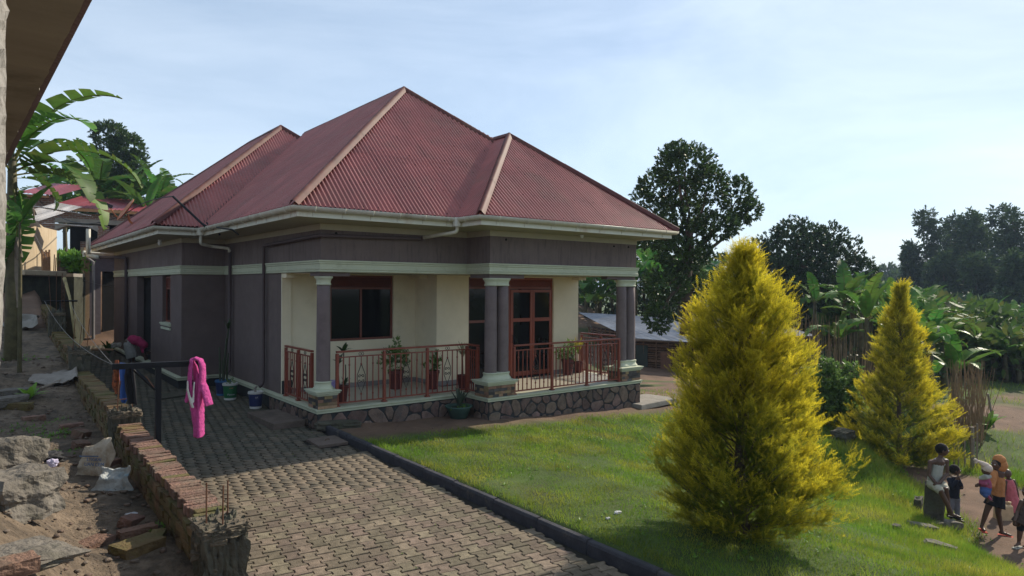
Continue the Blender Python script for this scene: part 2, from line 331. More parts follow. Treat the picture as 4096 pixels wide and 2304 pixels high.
ny, nx = X.shape; I = np.arange(nx * ny).reshape(ny, nx)
F4 = np.stack([I[:-1, :-1], I[:-1, 1:], I[1:, 1:], I[1:, :-1]], -1).reshape(-1, 4)
gm = mat('ground_soil_and_turf', (0.055, 0.085, 0.018), 1.0, 0.35, 1.5, 0.8, 30, tint=(0.145, 0.090, 0.060), stain=(0.075, 0.055, 0.035), stain_amt=0.4, stain_scale=0.7)
ground = npmesh('ground', np.stack([X, Y, Z], -1).reshape(-1, 3), F4, gm, smooth=True, kind='structure', attr=tg.ravel(), nv=4)
# ------------------------------------------------------------ paving
PY = lambda x, y, h=0.0: (x, y, pav_z(x, y) + h)
pb = MB(); pb.add([PY(-3.36, -10.5, -.022), PY(-.02, -10.5, -.022), PY(-.02, .0, -.022), PY(-.02, 19.4, -.022), PY(-3.36, 19.4, -.022)], [(0, 1, 2, 3, 4)])
paving = pb.build('paving', M['joint'], kind='structure')
eb = Vector((.148, .989)); eb.normalize(); er = Vector((eb.y, -eb.x))        # paving lattice, turned 8.5 degrees from the house
LP, WP = .2, .157
def paver_outline(g=.0065):
    w, l, k = WP / 2, LP / 2, .021
    o = []
    side = [(-1, k), (-.62, k * .8), (-.36, -k * .8), (.36, -k * .8), (.62, k * .8), (1, k)]
    for t, d in side: o.append((w + d - g, t * (l - g)))
    for t, d in reversed(side): o.append((-(w + d) + g, t * (l - g)))
    return o
ol = paver_outline()
def paver_mesh(seed):
    rr = random.Random(seed); b = MB(); n = len(ol)
    vs = [(x, y, -.02) for x, y in ol] + [(x, y, -.004) for x, y in ol] + [(x * .93, y * .95, .001) for x, y in ol]
    fs = [(i, (i + 1) % n, n + (i + 1) % n, n + i) for i in range(n)] + [(n + i, n + (i + 1) % n, 2 * n + (i + 1) % n, 2 * n + i) for i in range(n)] + [tuple(range(2 * n, 3 * n))]
    b.add(vs, fs); return b
cells = []
rotp = math.atan2(eb.y, eb.x) - math.pi / 2
for i in range(-60, 60):
    for j in range(-60, 150):
        c = er * (i * WP) + eb * ((j + (.5 if i % 2 else 0)) * LP) + Vector((-1.5, -4))
        if not (-3.30 < c.x < -.10 and -9.6 < c.y < 19.2): continue
        if -.60 < c.x < .08 and -1.45 < c.y < -.70 : continue
        cells.append(c)
def cdist(c): return (c.x - C[0]) ** 2 + (c.y - C[1]) ** 2
vis = []
for c in cells:
    q = np.array([c.x, c.y, pav_z(c.x, c.y)]) - C; dp = q @ FW
    u = 1288 + q @ RT / dp * 1698; v = 724 - q @ UP / dp * 1698
    vis.append(dp > 0 and -20 < u < 2600 and v < 1475 and not (u < 600 and v > 1150))
order = sorted(range(len(cells)), key=lambda k: (not vis[k], cdist(cells[k])))
meshes = []
for s_ in range(3):
    o = paver_mesh(s_).build('paver', M['paver'], paving); meshes.append(o.data)
    if s_: bpy.data.objects.remove(o)
    else: first = o
V = []; Fq = []; tn = []; cnt = 0
tv = np.array([v for v in paver_mesh(0).v]); tf = paver_mesh(0).f
tris = []
for f in tf:
    for k in range(1, len(f) - 1): tris.append((f[0], f[k], f[k + 1]))
tris = np.array(tris)
ca, sa = math.cos(rotp), math.sin(rotp)
for n_, k in enumerate(order):
    c = cells[k]; dz = random.uniform(-.003, .004); tx, ty = random.uniform(-.012, .012), random.uniform(-.012, .012)
    if n_ < 300:
        o = first if n_ == 0 else copy_obj(first, paving); o.data = meshes[n_ % 3]
        o.location = PY(c.x, c.y, dz); o.rotation_euler = (tx, ty + 0, rotp + random.uniform(-.015, .015))
    else:
        x = tv[:, 0] * ca - tv[:, 1] * sa + c.x; y = tv[:, 0] * sa + tv[:, 1] * ca + c.y; z = tv[:, 2] + pav_z(x, y) + dz + tv[:, 0] * ty - tv[:, 1] * tx
        V.append(np.stack([x, y, z], -1)); Fq.append(tris + cnt); cnt += len(tv); tn.append(np.full(len(tv), float(sm(-2.6, -.6, c.y)) * min(1, .35 + random.random()) + (.5 * random.random() if random.random() < .45 else 0)))  # tint darkens with rising y, plus some pavers at random
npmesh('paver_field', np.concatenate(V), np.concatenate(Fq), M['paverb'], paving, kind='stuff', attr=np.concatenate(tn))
# manhole slab and kerb
mh = thing('manhole_cover', 'flat square concrete cover set in the paving beside the kerb', 'cover', (-.27, -1.07, pav_z(0, -1.07)))
b = MB(); b.obox((-.30, -1.07, pav_z(0, -1.07) + .012), .52, .62, .05, Matrix.Rotation(rotp * .3, 3, 'Z')); b.build('slab', M['step'], mh, bev=.006)
b = MB(); b.tube([(-.34, -1.07, .10), (-.32, -1.07, .135), (-.27, -1.07, .135), (-.25, -1.07, .10)], .006, 6); b.build('lifting_hook', M['rebar'], mh)
kb = thing('kerb', None, None, (0, -4, 0)); kb['kind'] = 'structure'
y = -9.8
while y < -.05:
    l = min(random.uniform(.78, .95), -.02 - y); tz = .125 + .011 * (y + 7) + random.uniform(-.003, .003)
    b = MB(); x0 = random.uniform(-.002, .004)
    b.sweep([(x0 + .0, y + .002), (x0 + random.uniform(-.002, .002), y + l - .002)][::-1], [(0.0, -.2), (0.0, tz - .03), (-.014, tz), (-.08, tz + .004), (-.09, tz - .02), (-.09, -.2)], closed_prof=True)
    b.build('kerb_stone', M['kerb'], kb, bev=.006); y += l
# ------------------------------------------------------------ house
HO = thing('house', 'bungalow with red corrugated hip roof, brown walls and railed verandah', 'house', (3.5, 3.0, 0.4))
ZB, ZT, ZW = 3.04, 3.265, 3.95
outer = [(-1.05, 16.96), (-1.05, 6.275), (0, 6.275), (0, 0), (3.328, 0), (3.328, -.852), (7.94, -.852), (7.94, 9.0)]
b = MB(); b.sweep(outer, [(-.03, ZB + .005), (-.03, ZW), (-.24, ZW), (-.24, ZB + .005)], True)
uw = b.build('upper_wall', M['brownu'], HO)
b = MB(); b.sweep(outer, [(-.05, ZB), (0.0, ZB), (.012, ZB + .012), (.012, ZB + .03), (0, ZB + .04), (.014, ZB + .05), (.014, ZB + .07), (.002, ZB + .08), (.002, ZB + .15), (.02, ZB + .16), (.02, ZB + .178), (.01, ZB + .186), (.03, ZB + .2), (.03, ZT), (-.05, ZT)])
b.build('cornice_band', M['mint'], HO)
# weep holes in the upper wall
for (x, y_, nx_) in ((.33, .03, 0), (3.78, -.822, 0), (7.62, -.822, 0), (7.1, -.822, 0)):
    b = MB(); b.tube([(x, y_ - .006, 3.78 - (.02 if x > 7 else 0)), (x, y_ + .02, 3.78)], .028, 8); b.build('weep_hole', M['dark'], HO)
b = MB(); b.box(.03, .23, 2.14, 6.305, .3, ZB + .004)
b.build('side_wall', M['brown'], HO)
# wing walls with a window and an open porch niche
b = MB(); b.box(-1.02, .03, 6.305, 6.5, .3, ZB + .004); b.box(-1.02, -.82, 6.5, 7.56, .3, ZB + .004); b.box(-1.02, -.82, 7.56, 8.56, .3, 1.73); b.box(-1.02, -.82, 8.56, 10.16, .3, ZB + .004)
b.box(-1.02, -.82, 12.4, 16.93, .2, ZB + .004); b.box(-1.02, 2.0, 16.93, 17.1, .2, ZW)
b.build('wing_wall', M['brown'], HO)
b = MB(); b.box(-.1, .05, 10.0, 12.6, 1.9, 3.2); b.build('niche_wall', simple('white_paint', (.5, .5, .5)), HO)
b = MB(); b.box(-.1, .04, 10.0, 12.6, .2, 1.9); b.box(-.82, -.1, 9.9, 10.1, .2, 3.2); b.box(-.82, -.1, 12.5, 12.65, .2, 3.2); b.build('niche_dado', simple('dark_dado', (.06, .055, .055)), HO)
b = MB(); b.box(-.82, 6, 6.5, 16.9, 3.0, 3.03); b.build('niche_ceiling', M['soffit'], HO)
# verandah shell
FL = .46
b = MB(); b.box(.23, 3.3, 2.15, 2.35, FL, 1.53); b.box(.23, 1.13, 2.15, 2.35, 1.53, ZB); b.box(2.71, 3.3, 2.15, 2.35, 1.53, ZB); b.box(1.13, 2.71, 2.15, 2.35, 3.02, ZB)
b.box(3.3, 3.5, 1.17, 2.35, FL, ZB); b.box(3.5, 4.2, 1.17, 1.37, FL, ZB); b.box(6.93, 7.83, 1.17, 1.37, FL, ZB); b.box(4.2, 6.93, 1.17, 1.37, 3.005, ZB); b.box(.03, .23, 2.1, 2.14, FL, ZB)
b.box(7.63, 7.83, 1.37, 9, 0, 3.9)
b.build('verandah_wall', M['cream'], HO)
b = MB(); b.box(.03, .26, 2.092, 2.098, .45, .75); b.build('chipped_plaster', M['mortar'], HO)
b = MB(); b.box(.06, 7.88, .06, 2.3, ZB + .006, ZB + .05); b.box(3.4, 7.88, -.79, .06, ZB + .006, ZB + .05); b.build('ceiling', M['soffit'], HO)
for q in ((.23, 3.298, 2.135, 2.152), (3.285, 3.302, 1.175, 2.13), (3.3, 4.2, 1.155, 1.172), (6.93, 7.84, 1.155, 1.172)):
    b = MB(); b.box(*q, FL, FL + .11); b.build('skirting', M['greyskirt'], HO)
# small beams above the capitals
b = MB(); b.box(.03, .62, .05, .25, 2.965, ZB); b.box(.03, .25, .25, .55, 2.965, ZB); b.build('lintel_pad', M['brown'], HO)
b = MB(); b.box(3.36, 4.3, -.80, -.6, 2.955, ZB); b.box(3.36, 3.56, -.6, -.1, 2.955, ZB); b.build('lintel_pad', M['brown'], HO)
b = MB(); b.box(7.25, 7.91, -.80, -.6, 2.955, ZB); b.box(6.9, 7.25, -.80, -.6, 2.97, ZB); b.build('lintel_pad', M['brown'], HO)
for q in ((.03, .22, 1.85, 2.1, 2.94, ZB), (3.1, 3.3, 1.6, 2.1, 2.955, ZB), (7.6, 7.86, .9, 1.17, 2.955, ZB)): b = MB(); b.box(*q); b.build('corbel', M['cream'], HO)
# floor, cap moulding and stone plinth
b = MB(); b.box(.0, 3.4, .0, 2.2, .36, FL - .001); b.box(3.4, 7.9, -.83, 1.3, .36, FL - .001)
fl = b.build('verandah_floor', M['mortar'], HO)
x = .04
for i in range(26):
    for j in range(10):
        x0, y0 = .02 + i * .303, -.81 + j * .303
        if x0 < 3.35 and y0 < -.02: continue
        if y0 > 2.0 or (x0 > 3.3 and y0 > .95) or x0 > 7.6: continue
        b = MB(); b.box(x0, x0 + .3, y0, y0 + .3, FL - .001, FL + .004); b.build('floor_tile', M['tile'], fl)
capo = [(0, 17), (0, 0)] 
cpath = [(-1.05, 16.9), (-1.05, 6.275), (0, 6.275), (0, 0), (3.328, 0), (3.328, -.852), (7.94, -.852), (7.94, 9)]
b = MB(); b.sweep(cpath, [(-.12, .38), (.075, .38), (.085, .385), (.085, .405), (.07, .412), (.075, .43), (.10, .435), (.10, .455), (-.14, .466)])
b.build('plinth_cap', M['mint'], HO)
plp = [(-1.05, 16.9), (-1.05, 6.275), (0, 6.275), (0, 0), (3.328, 0), (3.328, -.852), (7.94, -.852), (7.94, 9)]
b = MB(); b.sweep(plp, [(-.1, -1.0), (.052, -1.0), (.052, .38), (-.1, .38)], True)
pl = b.build('plinth', M['mortar'], HO)
def voronoi(w_, z0, z1, n, rr):
    pts = []
    for k in range(n * 30):
        q = (rr.uniform(0, w_), rr.uniform(z0, z1))
        if all((q[0] - a) ** 2 + ((q[1] - c_) * 1.0) ** 2 > (0.62 * math.sqrt(w_ * (z1 - z0) / n)) ** 2 for a, c_ in pts): pts.append(q)
        if len(pts) >= n: break
    out_ = []
    for i, p in enumerate(pts):
        poly = [(0, z0), (w_, z0), (w_, z1), (0, z1)]
        for j, q in enumerate(pts):
            if i == j: continue
            mxp = ((p[0] + q[0]) / 2, (p[1] + q[1]) / 2); nx_, ny_ = q[0] - p[0], q[1] - p[1]
            np_ = []
            for k in range(len(poly)):
                a, c_ = poly[k], poly[(k + 1) % len(poly)]
                da = (a[0] - mxp[0]) * nx_ + (a[1] - mxp[1]) * ny_; dc = (c_[0] - mxp[0]) * nx_ + (c_[1] - mxp[1]) * ny_
                if da <= 0: np_.append(a)
                if da * dc < 0: t = da / (da - dc); np_.append((a[0] + (c_[0] - a[0]) * t, a[1] + (c_[1] - a[1]) * t))
            poly = np_
            if len(poly) < 3: break
        if len(poly) >= 3: out_.append((p, poly))
    return out_
def stones(p0, p1, nrm, z0, z1, n, seed, parent, gap=.012):
    rr = random.Random(seed); d = Vector((p1[0] - p0[0], p1[1] - p0[1])); w_ = d.length; d.normalize(); nr = Vector(nrm)
    for c, poly in voronoi(w_, z0, z1, n, rr):
        m = len(poly); cx = sum(p[0] for p in poly) / m; cz = sum(p[1] for p in poly) / m
        # round the corners of the cell
        rp = []
        for k in range(m):
            a, q, e = poly[k - 1], poly[k], poly[(k + 1) % m]
            for s_, t in ((a, .28), (e, .28)): rp.append((q[0] + (s_[0] - q[0]) * t, q[1] + (s_[1] - q[1]) * t))
        def shr(p, g):
            dx, dz = cx - p[0], cz - p[1]; l = math.hypot(dx, dz) or 1; return (p[0] + dx / l * g, p[1] + dz / l * g)
        th = rr.uniform(.012, .028); k2 = len(rp); vs = []
        for lev, g, o in ((0, gap, 0), (1, gap + .003, th * .75), (2, gap + .018, th)):
            for p in rp:
                q = shr(p, g + rr.uniform(0, .006)); vs.append((p0[0] + d.x * q[0] + nr.x * (.05 + o), p0[1] + d.y * q[0] + nr.y * (.05 + o), q[1]))
        fs = [(l * k2 + i, l * k2 + (i + 1) % k2, (l + 1) * k2 + (i + 1) % k2, (l + 1) * k2 + i) for l in (0, 1) for i in range(k2)] + [tuple(range(2 * k2, 3 * k2))]
        MB().add(vs, fs).build('stone', M['stone'], parent)
stones((-.05, 0), (3.28, 0), (0, -1), -.02, .375, 17, 3, pl)
stones((3.276, -.852), (7.99, -.852), (0, -1), -.32, .375, 48, 5, pl)
stones((3.328, -.9), (3.328, -.05), (-1, 0), -.1, .375, 8, 6, pl)
stones((0, -.05), (0, 2.6), (-1, 0), .05, .375, 16, 8, pl, .02)
stones((7.94, -.9), (7.94, .9), (1, 0), -.35, .375, 20, 9, pl)
# pedestals and columns
def pedestal(x0, x1, y0, y1, cols):
    z0, z1 = .462, .70
    b = MB(); b.box(x0 + .012, x1 - .012, y0 + .012, y1 - .012, z0, z1); pd = b.build('pedestal', M['mortar'], HO)
    rr = random.Random(int(x0 * 10)); rows = 4; hh = (z1 - z0) / rows
    for (ax, s0, s1, fix, sg) in (('x', x0, x1, y0, -1), ('y', y0, y1, x0, -1), ('y', y0, y1, x1, 1)):
        for r_ in range(rows):
            t = s0 
            while t < s1 - .01:
                l = min(rr.choice((.11, .16, .2, .13)), s1 - t); 
                if s1 - t - l < .05: l = s1 - t
                o = rr.uniform(0, .008); zz0, zz1 = z0 + r_ * hh + .003, z0 + (r_ + 1) * hh - .003
                b = MB()
                if ax == 'x': b.box(t + .003, t + l - .003, fix - o, fix + .014, zz0, zz1)
                else: b.box(fix - (o if sg < 0 else .014), fix + (.014 if sg < 0 else o), t + .003, t + l - .003, zz0, zz1)
                b.build('brick', M['pbrick'] if rr.random() < .55 else M['pbrickg'], pd); t += l
    b = MB(); ring = [(x0, y0), (x1, y0), (x1, y1), (x0, y1)]
    prof = [(.0, .70), (.012, .705), (.018, .735), (.045, .745), (.045, .772), (.065, .78), (.065, .80), (-.03, .812)]
    vs = []; k = len(prof)
    for (x, y_), (sx, sy) in zip(ring, ((-1, -1), (1, -1), (1, 1), (-1, 1))): vs += [(x + sx * o, y_ + sy * o, z) for o, z in prof]
    fs = [(i * k + j, ((i + 1) % 4) * k + j, ((i + 1) % 4) * k + j + 1, i * k + j + 1) for i in range(4) for j in range(k - 1)] + [(k - 1, 2 * k - 1, 3 * k - 1, 4 * k - 1)]
    b.add(vs, fs); b.build('pedestal_cap', M['mint'], pd)
    cp = []
    for cx, cy in cols:
        cp.append((cx, cy))
        b = MB(); b.lathe([(.128, .86), (.132, 1.0), (.132, 1.6), (.126, 2.4), (.121, 2.86)], (cx, cy, 0), 24); b.build('column', M['column'], HO, smooth=True)
    # joined base and capital mouldings
    def mould(name, prof):
        b = MB()
        if len(cp) == 1: b.lathe(prof, (cp[0][0], cp[0][1], 0), 28)
        else:
            (ax, ay), (bx, by) = cp; n = 14; rows_ = []
            for r_, z in prof:
                ringp = [(ax + r_ * math.cos(a), ay + r_ * math.sin(a), z) for a in [math.pi / 2 + math.pi * k / (n - 1) for k in range(n)]] + \
                        [(ax + (bx - ax) * .5, ay - r_ + .02 * (r_ < .2), z)] + [(bx + r_ * math.cos(a), by + r_ * math.sin(a), z) for a in [-math.pi / 2 + math.pi * k / (n - 1) for k in range(n)]] + [(ax + (bx - ax) * .5, ay + r_ - .02, z)]
                rows_.append(ringp)
            k = len(rows_[0]); vs = [q for r_ in rows_ for q in r_]
            fs = [(i * k + j, i * k + (j + 1) % k, (i + 1) * k + (j + 1) % k, (i + 1) * k + j) for i in range(len(prof) - 1) for j in range(k)] + [tuple(range(k - 1, -1, -1)), tuple(range((len(prof) - 1) * k, len(prof) * k))]
            b.add(vs, fs)
        o = b.build(name, M['mint'], HO, smooth=True); m = o.modifiers.new('edges', 'EDGE_SPLIT'); m.split_angle = R(40)
    mould('column_base', [(.19, .81), (.192, .83), (.185, .845), (.165, .865), (.155, .885), (.15, .91), (.152, .93), (.165, .94), (.165, .955), (.135, .965)])
    mould('capital', [(.122, 2.79), (.142, 2.80), (.142, 2.82), (.130, 2.83), (.132, 2.87), (.145, 2.905), (.168, 2.925), (.172, 2.94), (.172, 2.955), (.14, 2.958)])
pedestal(-.05, .33, -.05, .41, [(.14, .16)])
pedestal(3.28, 3.97, -.9, -.42, [(3.475, -.70), (3.79, -.70)])
pedestal(7.33, 8.0, -.9, -.42, [(7.51, -.70), (7.83, -.70)])
# railings
def railing(p0, p1, panels, z0=.50, z1=1.53):
    d = Vector((p1[0] - p0[0], p1[1] - p0[1], 0)); w_ = d.length; d.normalize(); a = Vector((p0[0], p0[1], 0)); nrm = Vector((d.y, -d.x, 0)); Mx = Matrix((d, nrm, (0, 0, 1))).transposed()
    def at(t, z=0, n_=0): return a + d * t + nrm * n_ + Vector((0, 0, z))
    b = MB(); b.obox(at(w_ / 2, z1 - .018), w_ + .04, .062, .036, Mx); rl = b.build('railing', M['rail'], HO, bev=.005)
    b = MB(); b.obox(at(w_ / 2, z1 - .125), w_, .03, .022, Mx); b.build('upper_rail', M['rail'], rl)
    b = MB(); b.obox(at(w_ / 2, z0 + .03), w_, .034, .024, Mx); b.build('bottom_rail', M['rail'], rl)
    pw = w_ / panels
    for k in range(panels + 1):
        b = MB(); b.obox(at(k * pw, (z0 + z1 - .036) / 2 - .015), .055, .055, z1 - z0 - .03, Mx); b.obox(at(k * pw, z0 - .025), .11, .09, .022, Mx); b.build('post', M['rail'], rl, bev=.004)
    nb = max(4, int(round(pw / .122)) - 1)
    for k in range(panels):
        mid = nb // 2
        for i in range(nb):
            t = k * pw + (i + 1) * pw / (nb + 1); rel = i - mid
            b = MB(); zt, zb_ = z1 - .13, z0 + .035
            if rel == 0 and nb >= 5:
                b.obox(at(t, zt - .07), .013, .013, .14, Mx); b.obox(at(t, zb_ + .06), .013, .013, .12, Mx)
                for zc in (zt - .15, zb_ + .13): b.lathe([(.004, -.03), (.018, -.012), (.02, 0), (.018, .012), (.004, .03)], at(t, zc), 8)
                b.build('baluster', M['rail'], rl)
                zc = (zt + zb_) / 2; hh = (zt - zb_) / 2 - .15; s = MB(); ww = min(.085, pw / (nb + 1) * .75)
                s.tube([at(t, zc + hh), at(t + ww, zc + .07), at(t + ww, zc), at(t + ww, zc - .07), at(t, zc - hh), at(t - ww, zc - .07), at(t - ww, zc), at(t - ww, zc + .07), at(t, zc + hh)], .008, 5)
                for sx in (-1, 1):
                    for sz in (-1, 1):
                        pts = []
                        for q in range(14):
                            th = q / 13 * 1.6 * math.pi * 1.25; r_ = .034 * (1 - q / 18)
                            pts.append(at(t + sx * (.036 + r_ * math.cos(math.pi - th) * .95), zc + sz * (.045 + r_ * math.sin(math.pi - th))))
                        s.tube(pts, .008, 5)
                for sx in (-1, 1):
                    s.tube([at(t + sx * .028 + .024 * math.cos(q), z1 - .078 + .028 * math.sin(q)) for q in [2 * math.pi * i_ / 12 for i_ in range(13)]], .005, 5)
                s.build('scrollwork', M['iron'], rl)
                continue
            b.obox(at(t, (zt + zb_) / 2), .018, .018, zt - zb_, Mx)
            if abs(rel) % 2 == 0:
                for zc in (zt - .15, zb_ + .13): b.lathe([(.004, -.03), (.018, -.012), (.02, 0), (.018, .012), (.004, .03)], at(t, zc), 8)
            b.build('baluster', M['rail'], rl)
railing((.36, .02), (3.36, .02), 3)
railing((3.36, .0), (3.36, -.40), 1)
railing((4.0, -.84), (7.28, -.84), 3)
railing((.03, .44), (.03, 1.84), 2)
railing((7.9, -.35), (7.9, 1.1), 2)
# windows and door
def framed(name, x0, x1, z0, z1, y_, bars_x, bars_z, mt, fw=.05, louv=None, axis='x', parent=HO, hidden=False):
    "steel window in a wall; axis x: wall faces -y, axis y: wall faces -x"
    def bx(b, a0, a1, d0, d1, c0, c1):
        if axis == 'x': b.box(a0, a1, y_ + d0, y_ + d1, c0, c1)
        else: b.box(y_ + d0, y_ + d1, a0, a1, c0, c1)
    b = MB(); bx(b, x0, x0 + fw, 0, .06, z0, z1); bx(b, x1 - fw, x1, 0, .06, z0, z1); bx(b, x0 + fw, x1 - fw, 0, .06, z0, z0 + fw); bx(b, x0 + fw, x1 - fw, 0, .06, z1 - fw, z1)
    w_ = b.build(name, mt, parent, bev=.003)
    zt = louv if louv else z1 - fw
    if louv:
        b = MB(); bx(b, x0 + fw, x1 - fw, .003, .057, louv, louv + .045); b.build('transom', mt, w_)
        n = 6
        for k in range(n):
            z = louv + .055 + k * (z1 - fw - louv - .055) / n; b = MB()
            vs = [(x0 + fw, .012, z), (x1 - fw, .012, z), (x1 - fw, .045, z + .035), (x0 + fw, .045, z + .035), (x0 + fw, .012, z + .008), (x1 - fw, .012, z + .008), (x1 - fw, .045, z + .043), (x0 + fw, .045, z + .043)]
            if axis == 'x': vs = [(a, y_ + d, c) for a, d, c in vs]
            else: vs = [(y_ + d, a, c) for a, d, c in vs]
            b.add(vs, [(0, 1, 2, 3), (7, 6, 5, 4), (0, 4, 5, 1), (1, 5, 6, 2), (2, 6, 7, 3), (3, 7, 4, 0)]); b.build('louvre', mt, w_)
    xs = [x0 + fw] + [v for v in bars_x] + [x1 - fw]
    for v in bars_x:
        b = MB(); bx(b, v - .022, v + .022, .004, .056, z0 + fw, zt); b.build('mullion', mt, w_)
    zs = [z0 + fw] + list(bars_z) + [zt]
    for v in bars_z:
        b = MB(); bx(b, x0 + fw, x1 - fw, .006, .054, v - .03, v + .03); b.build('mid_rail', mt, w_)
    for i in range(len(xs) - 1):
        for j in range(len(zs) - 1):
            b = MB(); bx(b, xs[i], xs[i + 1], .03, .036, zs[j], zs[j + 1]); b.build('pane', M['glass'], w_)
    return w_
framed('window', 1.13, 2.71, 1.53, 3.02, 2.2, [1.90], [], M['frame'], .05, 2.70)
framed('window', 7.56, 8.56, 1.75, 3.0, -.93, [8.06], [], M['frame'], .05, 2.65, axis='y')
b = MB(); b.sweep([(-1.02, 8.66), (-1.02, 7.46)], [(-.1, 1.66), (.03, 1.66), (.03, 1.69), (.06, 1.70), (.06, 1.735), (-.1, 1.75)], True); b.box(-1.055, -1.02, 7.5, 8.6, 1.56, 1.62); b.build('window_sill', M['mint'], HO)
framed('window', 4.2, 5.48, FL + .03, 3.0, 1.22, [4.84], [1.92], M['frame'], .05, 2.72)
framed('door_frame', 5.46, 6.93, FL + .03, 3.0, 1.225, [], [], M['door'], .055, 2.72)
for (dx0, dx1, nm) in ((5.51, 6.24, 'door'), (6.25, 6.875, 'fixed_leaf')):
    y_ = 1.235
    b = MB()
    sw_ = .085 if nm == 'door' else .055
    for a in (dx0, dx1 - sw_): b.box(a, a + sw_, y_ - .03, y_ + .02, FL + .05, 2.70)
    for z, h in ((FL + .05, .10), (1.88, .09), (2.63, .07)): b.box(dx0 + sw_, dx1 - sw_, y_ - .028, y_ + .018, z, z + h)
    dr = b.build(nm, M['door'], HO, bev=.004)
    for z0_, z1_ in ((FL + .15, 1.88), (1.97, 2.63)):
        b = MB(); b.box(dx0 + sw_, dx1 - sw_, y_ - .01, y_ - .004, z0_, z1_); b.build('pane', M['glass'], dr)
    if dx0 < 6:
        b = MB(); b.tube([(dx0 + .05, y_ - .03, 1.55), (dx0 + .05, y_ - .07, 1.55), (dx0 + .05, y_ - .07, 1.37), (dx0 + .05, y_ - .03, 1.37)], .01, 6); b.build('handle', M['iron'], dr)
b = MB(); b.box(1.0, 7.5, 2.6, 2.65, .4, 3.1); b.box(4.0, 7.2, 1.6, 1.65, .4, 3.1); b.box(-.6, -.55, 6.6, 9.8, .4, 3.1); b.build('dark_backing', M['dark'], HO)  # near-black sheets behind the panes stand in for the unlit rooms
# ---- roof
RZ = 4.17
roofb = MB(); roofb.add([(-.7, -.7, RZ - .06), (2.62, -.7, RZ - .06), (2.62, -1.5, RZ - .06), (8.4, -1.5, RZ - .06), (8.4, 17, RZ - .06), (-1.7, 17.6, RZ - .06), (-1.7, 5.6, RZ - .06), (-.7, 5.6, RZ - .06)], [(0, 1, 2, 3, 4, 5, 6, 7)])
roof = roofb.build('roof', M['valley'], HO)
def slope(poly, edir, rows_at, lab=None, pitch=.09, amp=.021, seed=0):
    "corrugated sheets covering a convex planar polygon; edir = direction along the eave"
    Pn = [Vector(p) for p in poly]; e = Vector(edir).normalized(); n = (Pn[1] - Pn[0]).cross(Pn[2] - Pn[0]).normalized()
    if n.z < 0: n = -n
    upv = n.cross(e).normalized()
    if upv.z < 0: upv = -upv
    o = Pn[0]; q = [((p - o).dot(e), (p - o).dot(upv)) for p in Pn]
    s0, s1 = min(a for a, _ in q), max(a for a, _ in q)
    def span(s):
        ts = []
        for i in range(len(q)):
            (a, ta), (c_, tc_) = q[i], q[(i + 1) % len(q)]
            if (a - s) * (c_ - s) <= 0 and abs(a - c_) > 1e-9: ts.append(ta + (tc_ - ta) * (s - a) / (c_ - a))
        return (min(ts), max(ts)) if len(ts) > 1 else None
    st = pitch / 6; rr = random.Random(seed); cuts = [-1e9] + list(rows_at) + [1e9]; sw = pitch * 8
    for ri in range(len(cuts) - 1):
        s = s0
        while s < s1:
            e1 = min(s + sw, s1); k = max(1, int(round((e1 - s) / st))); vs = []; cols = []; off = .004 * ri + rr.uniform(0, .003) + (.002 if int((s - s0) / sw) % 2 else 0); tv_ = rr.uniform(-.015, .015)
            for i in range(k + 1):
                ss = s + (e1 - s) * i / k; sp = span(min(max(ss, s0 + 1e-5), s1 - 1e-5))
                if sp is None: cols.append(None); continue
                lo, hi = max(sp[0], cuts[ri] - (.08 + tv_ if ri else 0)), min(sp[1], cuts[ri + 1])
                if lo == sp[0] and ri == 0 : lo += rr.uniform(-.004, .004)
                if hi - lo < .004: cols.append(None); continue
                h = amp * math.sin(2 * math.pi * (ss - s0) / pitch) + off
                cols.append(len(vs)); 
                for t in (lo, hi): vs.append(o + e * ss + upv * t + n * h)
            fs = [(cols[i], cols[i + 1], cols[i + 1] + 1, cols[i] + 1) for i in range(k) if cols[i] is not None and cols[i + 1] is not None]
            if fs: MB().add(vs, fs).build('roof_sheet', M['roof'], roof, smooth=True)
            s += sw
A1 = (3.6, 3.3, 7.87); A2 = (5.5, 1.3, 6.6); V2 = (5.5, 1.9, 6.6); WA = (2.8, 10.1, 8.0); WB = (2.8, 13.2, 8.0); VP_ = (3.26, 9.64, 7.62)
slope([(-.79, -.79, RZ), (2.55, -.79, RZ), V2, A1], (1, 0, 0), [2.1, 4.2], seed=1)
slope([(8.5, -.79, RZ), (5.5, 1.9, 6.6), A1], (1, 0, 0), [], seed=2) if False else None
slope([(-.79, -.79, RZ), (-.79, 5.5, RZ), VP_, (3.6, 9.9, 7.87), A1], (0, 1, 0), [2.1, 4.2], seed=3)
slope([(2.55, -1.6, RZ), (8.5, -1.6, RZ), A2], (1, 0, 0), [2.0], seed=4)
slope([(2.55, -1.6, RZ), (2.55, -.79, RZ), V2, A2], (0, 1, 0), [2.0], seed=5)
slope([(8.5, -1.6, RZ), (8.5, 9.0, RZ), (5.5, 9.0, 6.6), A2], (0, 1, 0), [], seed=6, pitch=.2)
slope([A1, (8.45, -.5, RZ + .2), (8.45, 12, RZ), (3.6, 12, 7.87)], (0, 1, 0), [], seed=6, pitch=.2, amp=.004)
slope([(-1.78, 5.5, RZ + .03), (-.79, 5.5, RZ + .03), VP_, WA], (1, 0, 0), [2.1, 4.2], seed=7)
slope([(-1.78, 5.5, RZ + .03), (-1.78, 17.75, RZ + .03), WB, WA], (0, 1, 0), [2.2, 4.4], seed=8)
slope([WA, WB, (7.0, 17.4, 4.4), (7.0, 5.9, 4.4)], (0, 1, 0), [], seed=9, pitch=.2, amp=.004)
slope([WB, (-1.78, 17.75, RZ), (7.0, 17.75, RZ)], (1, 0, 0), [], seed=9, pitch=.2, amp=.004)
screws = MB()
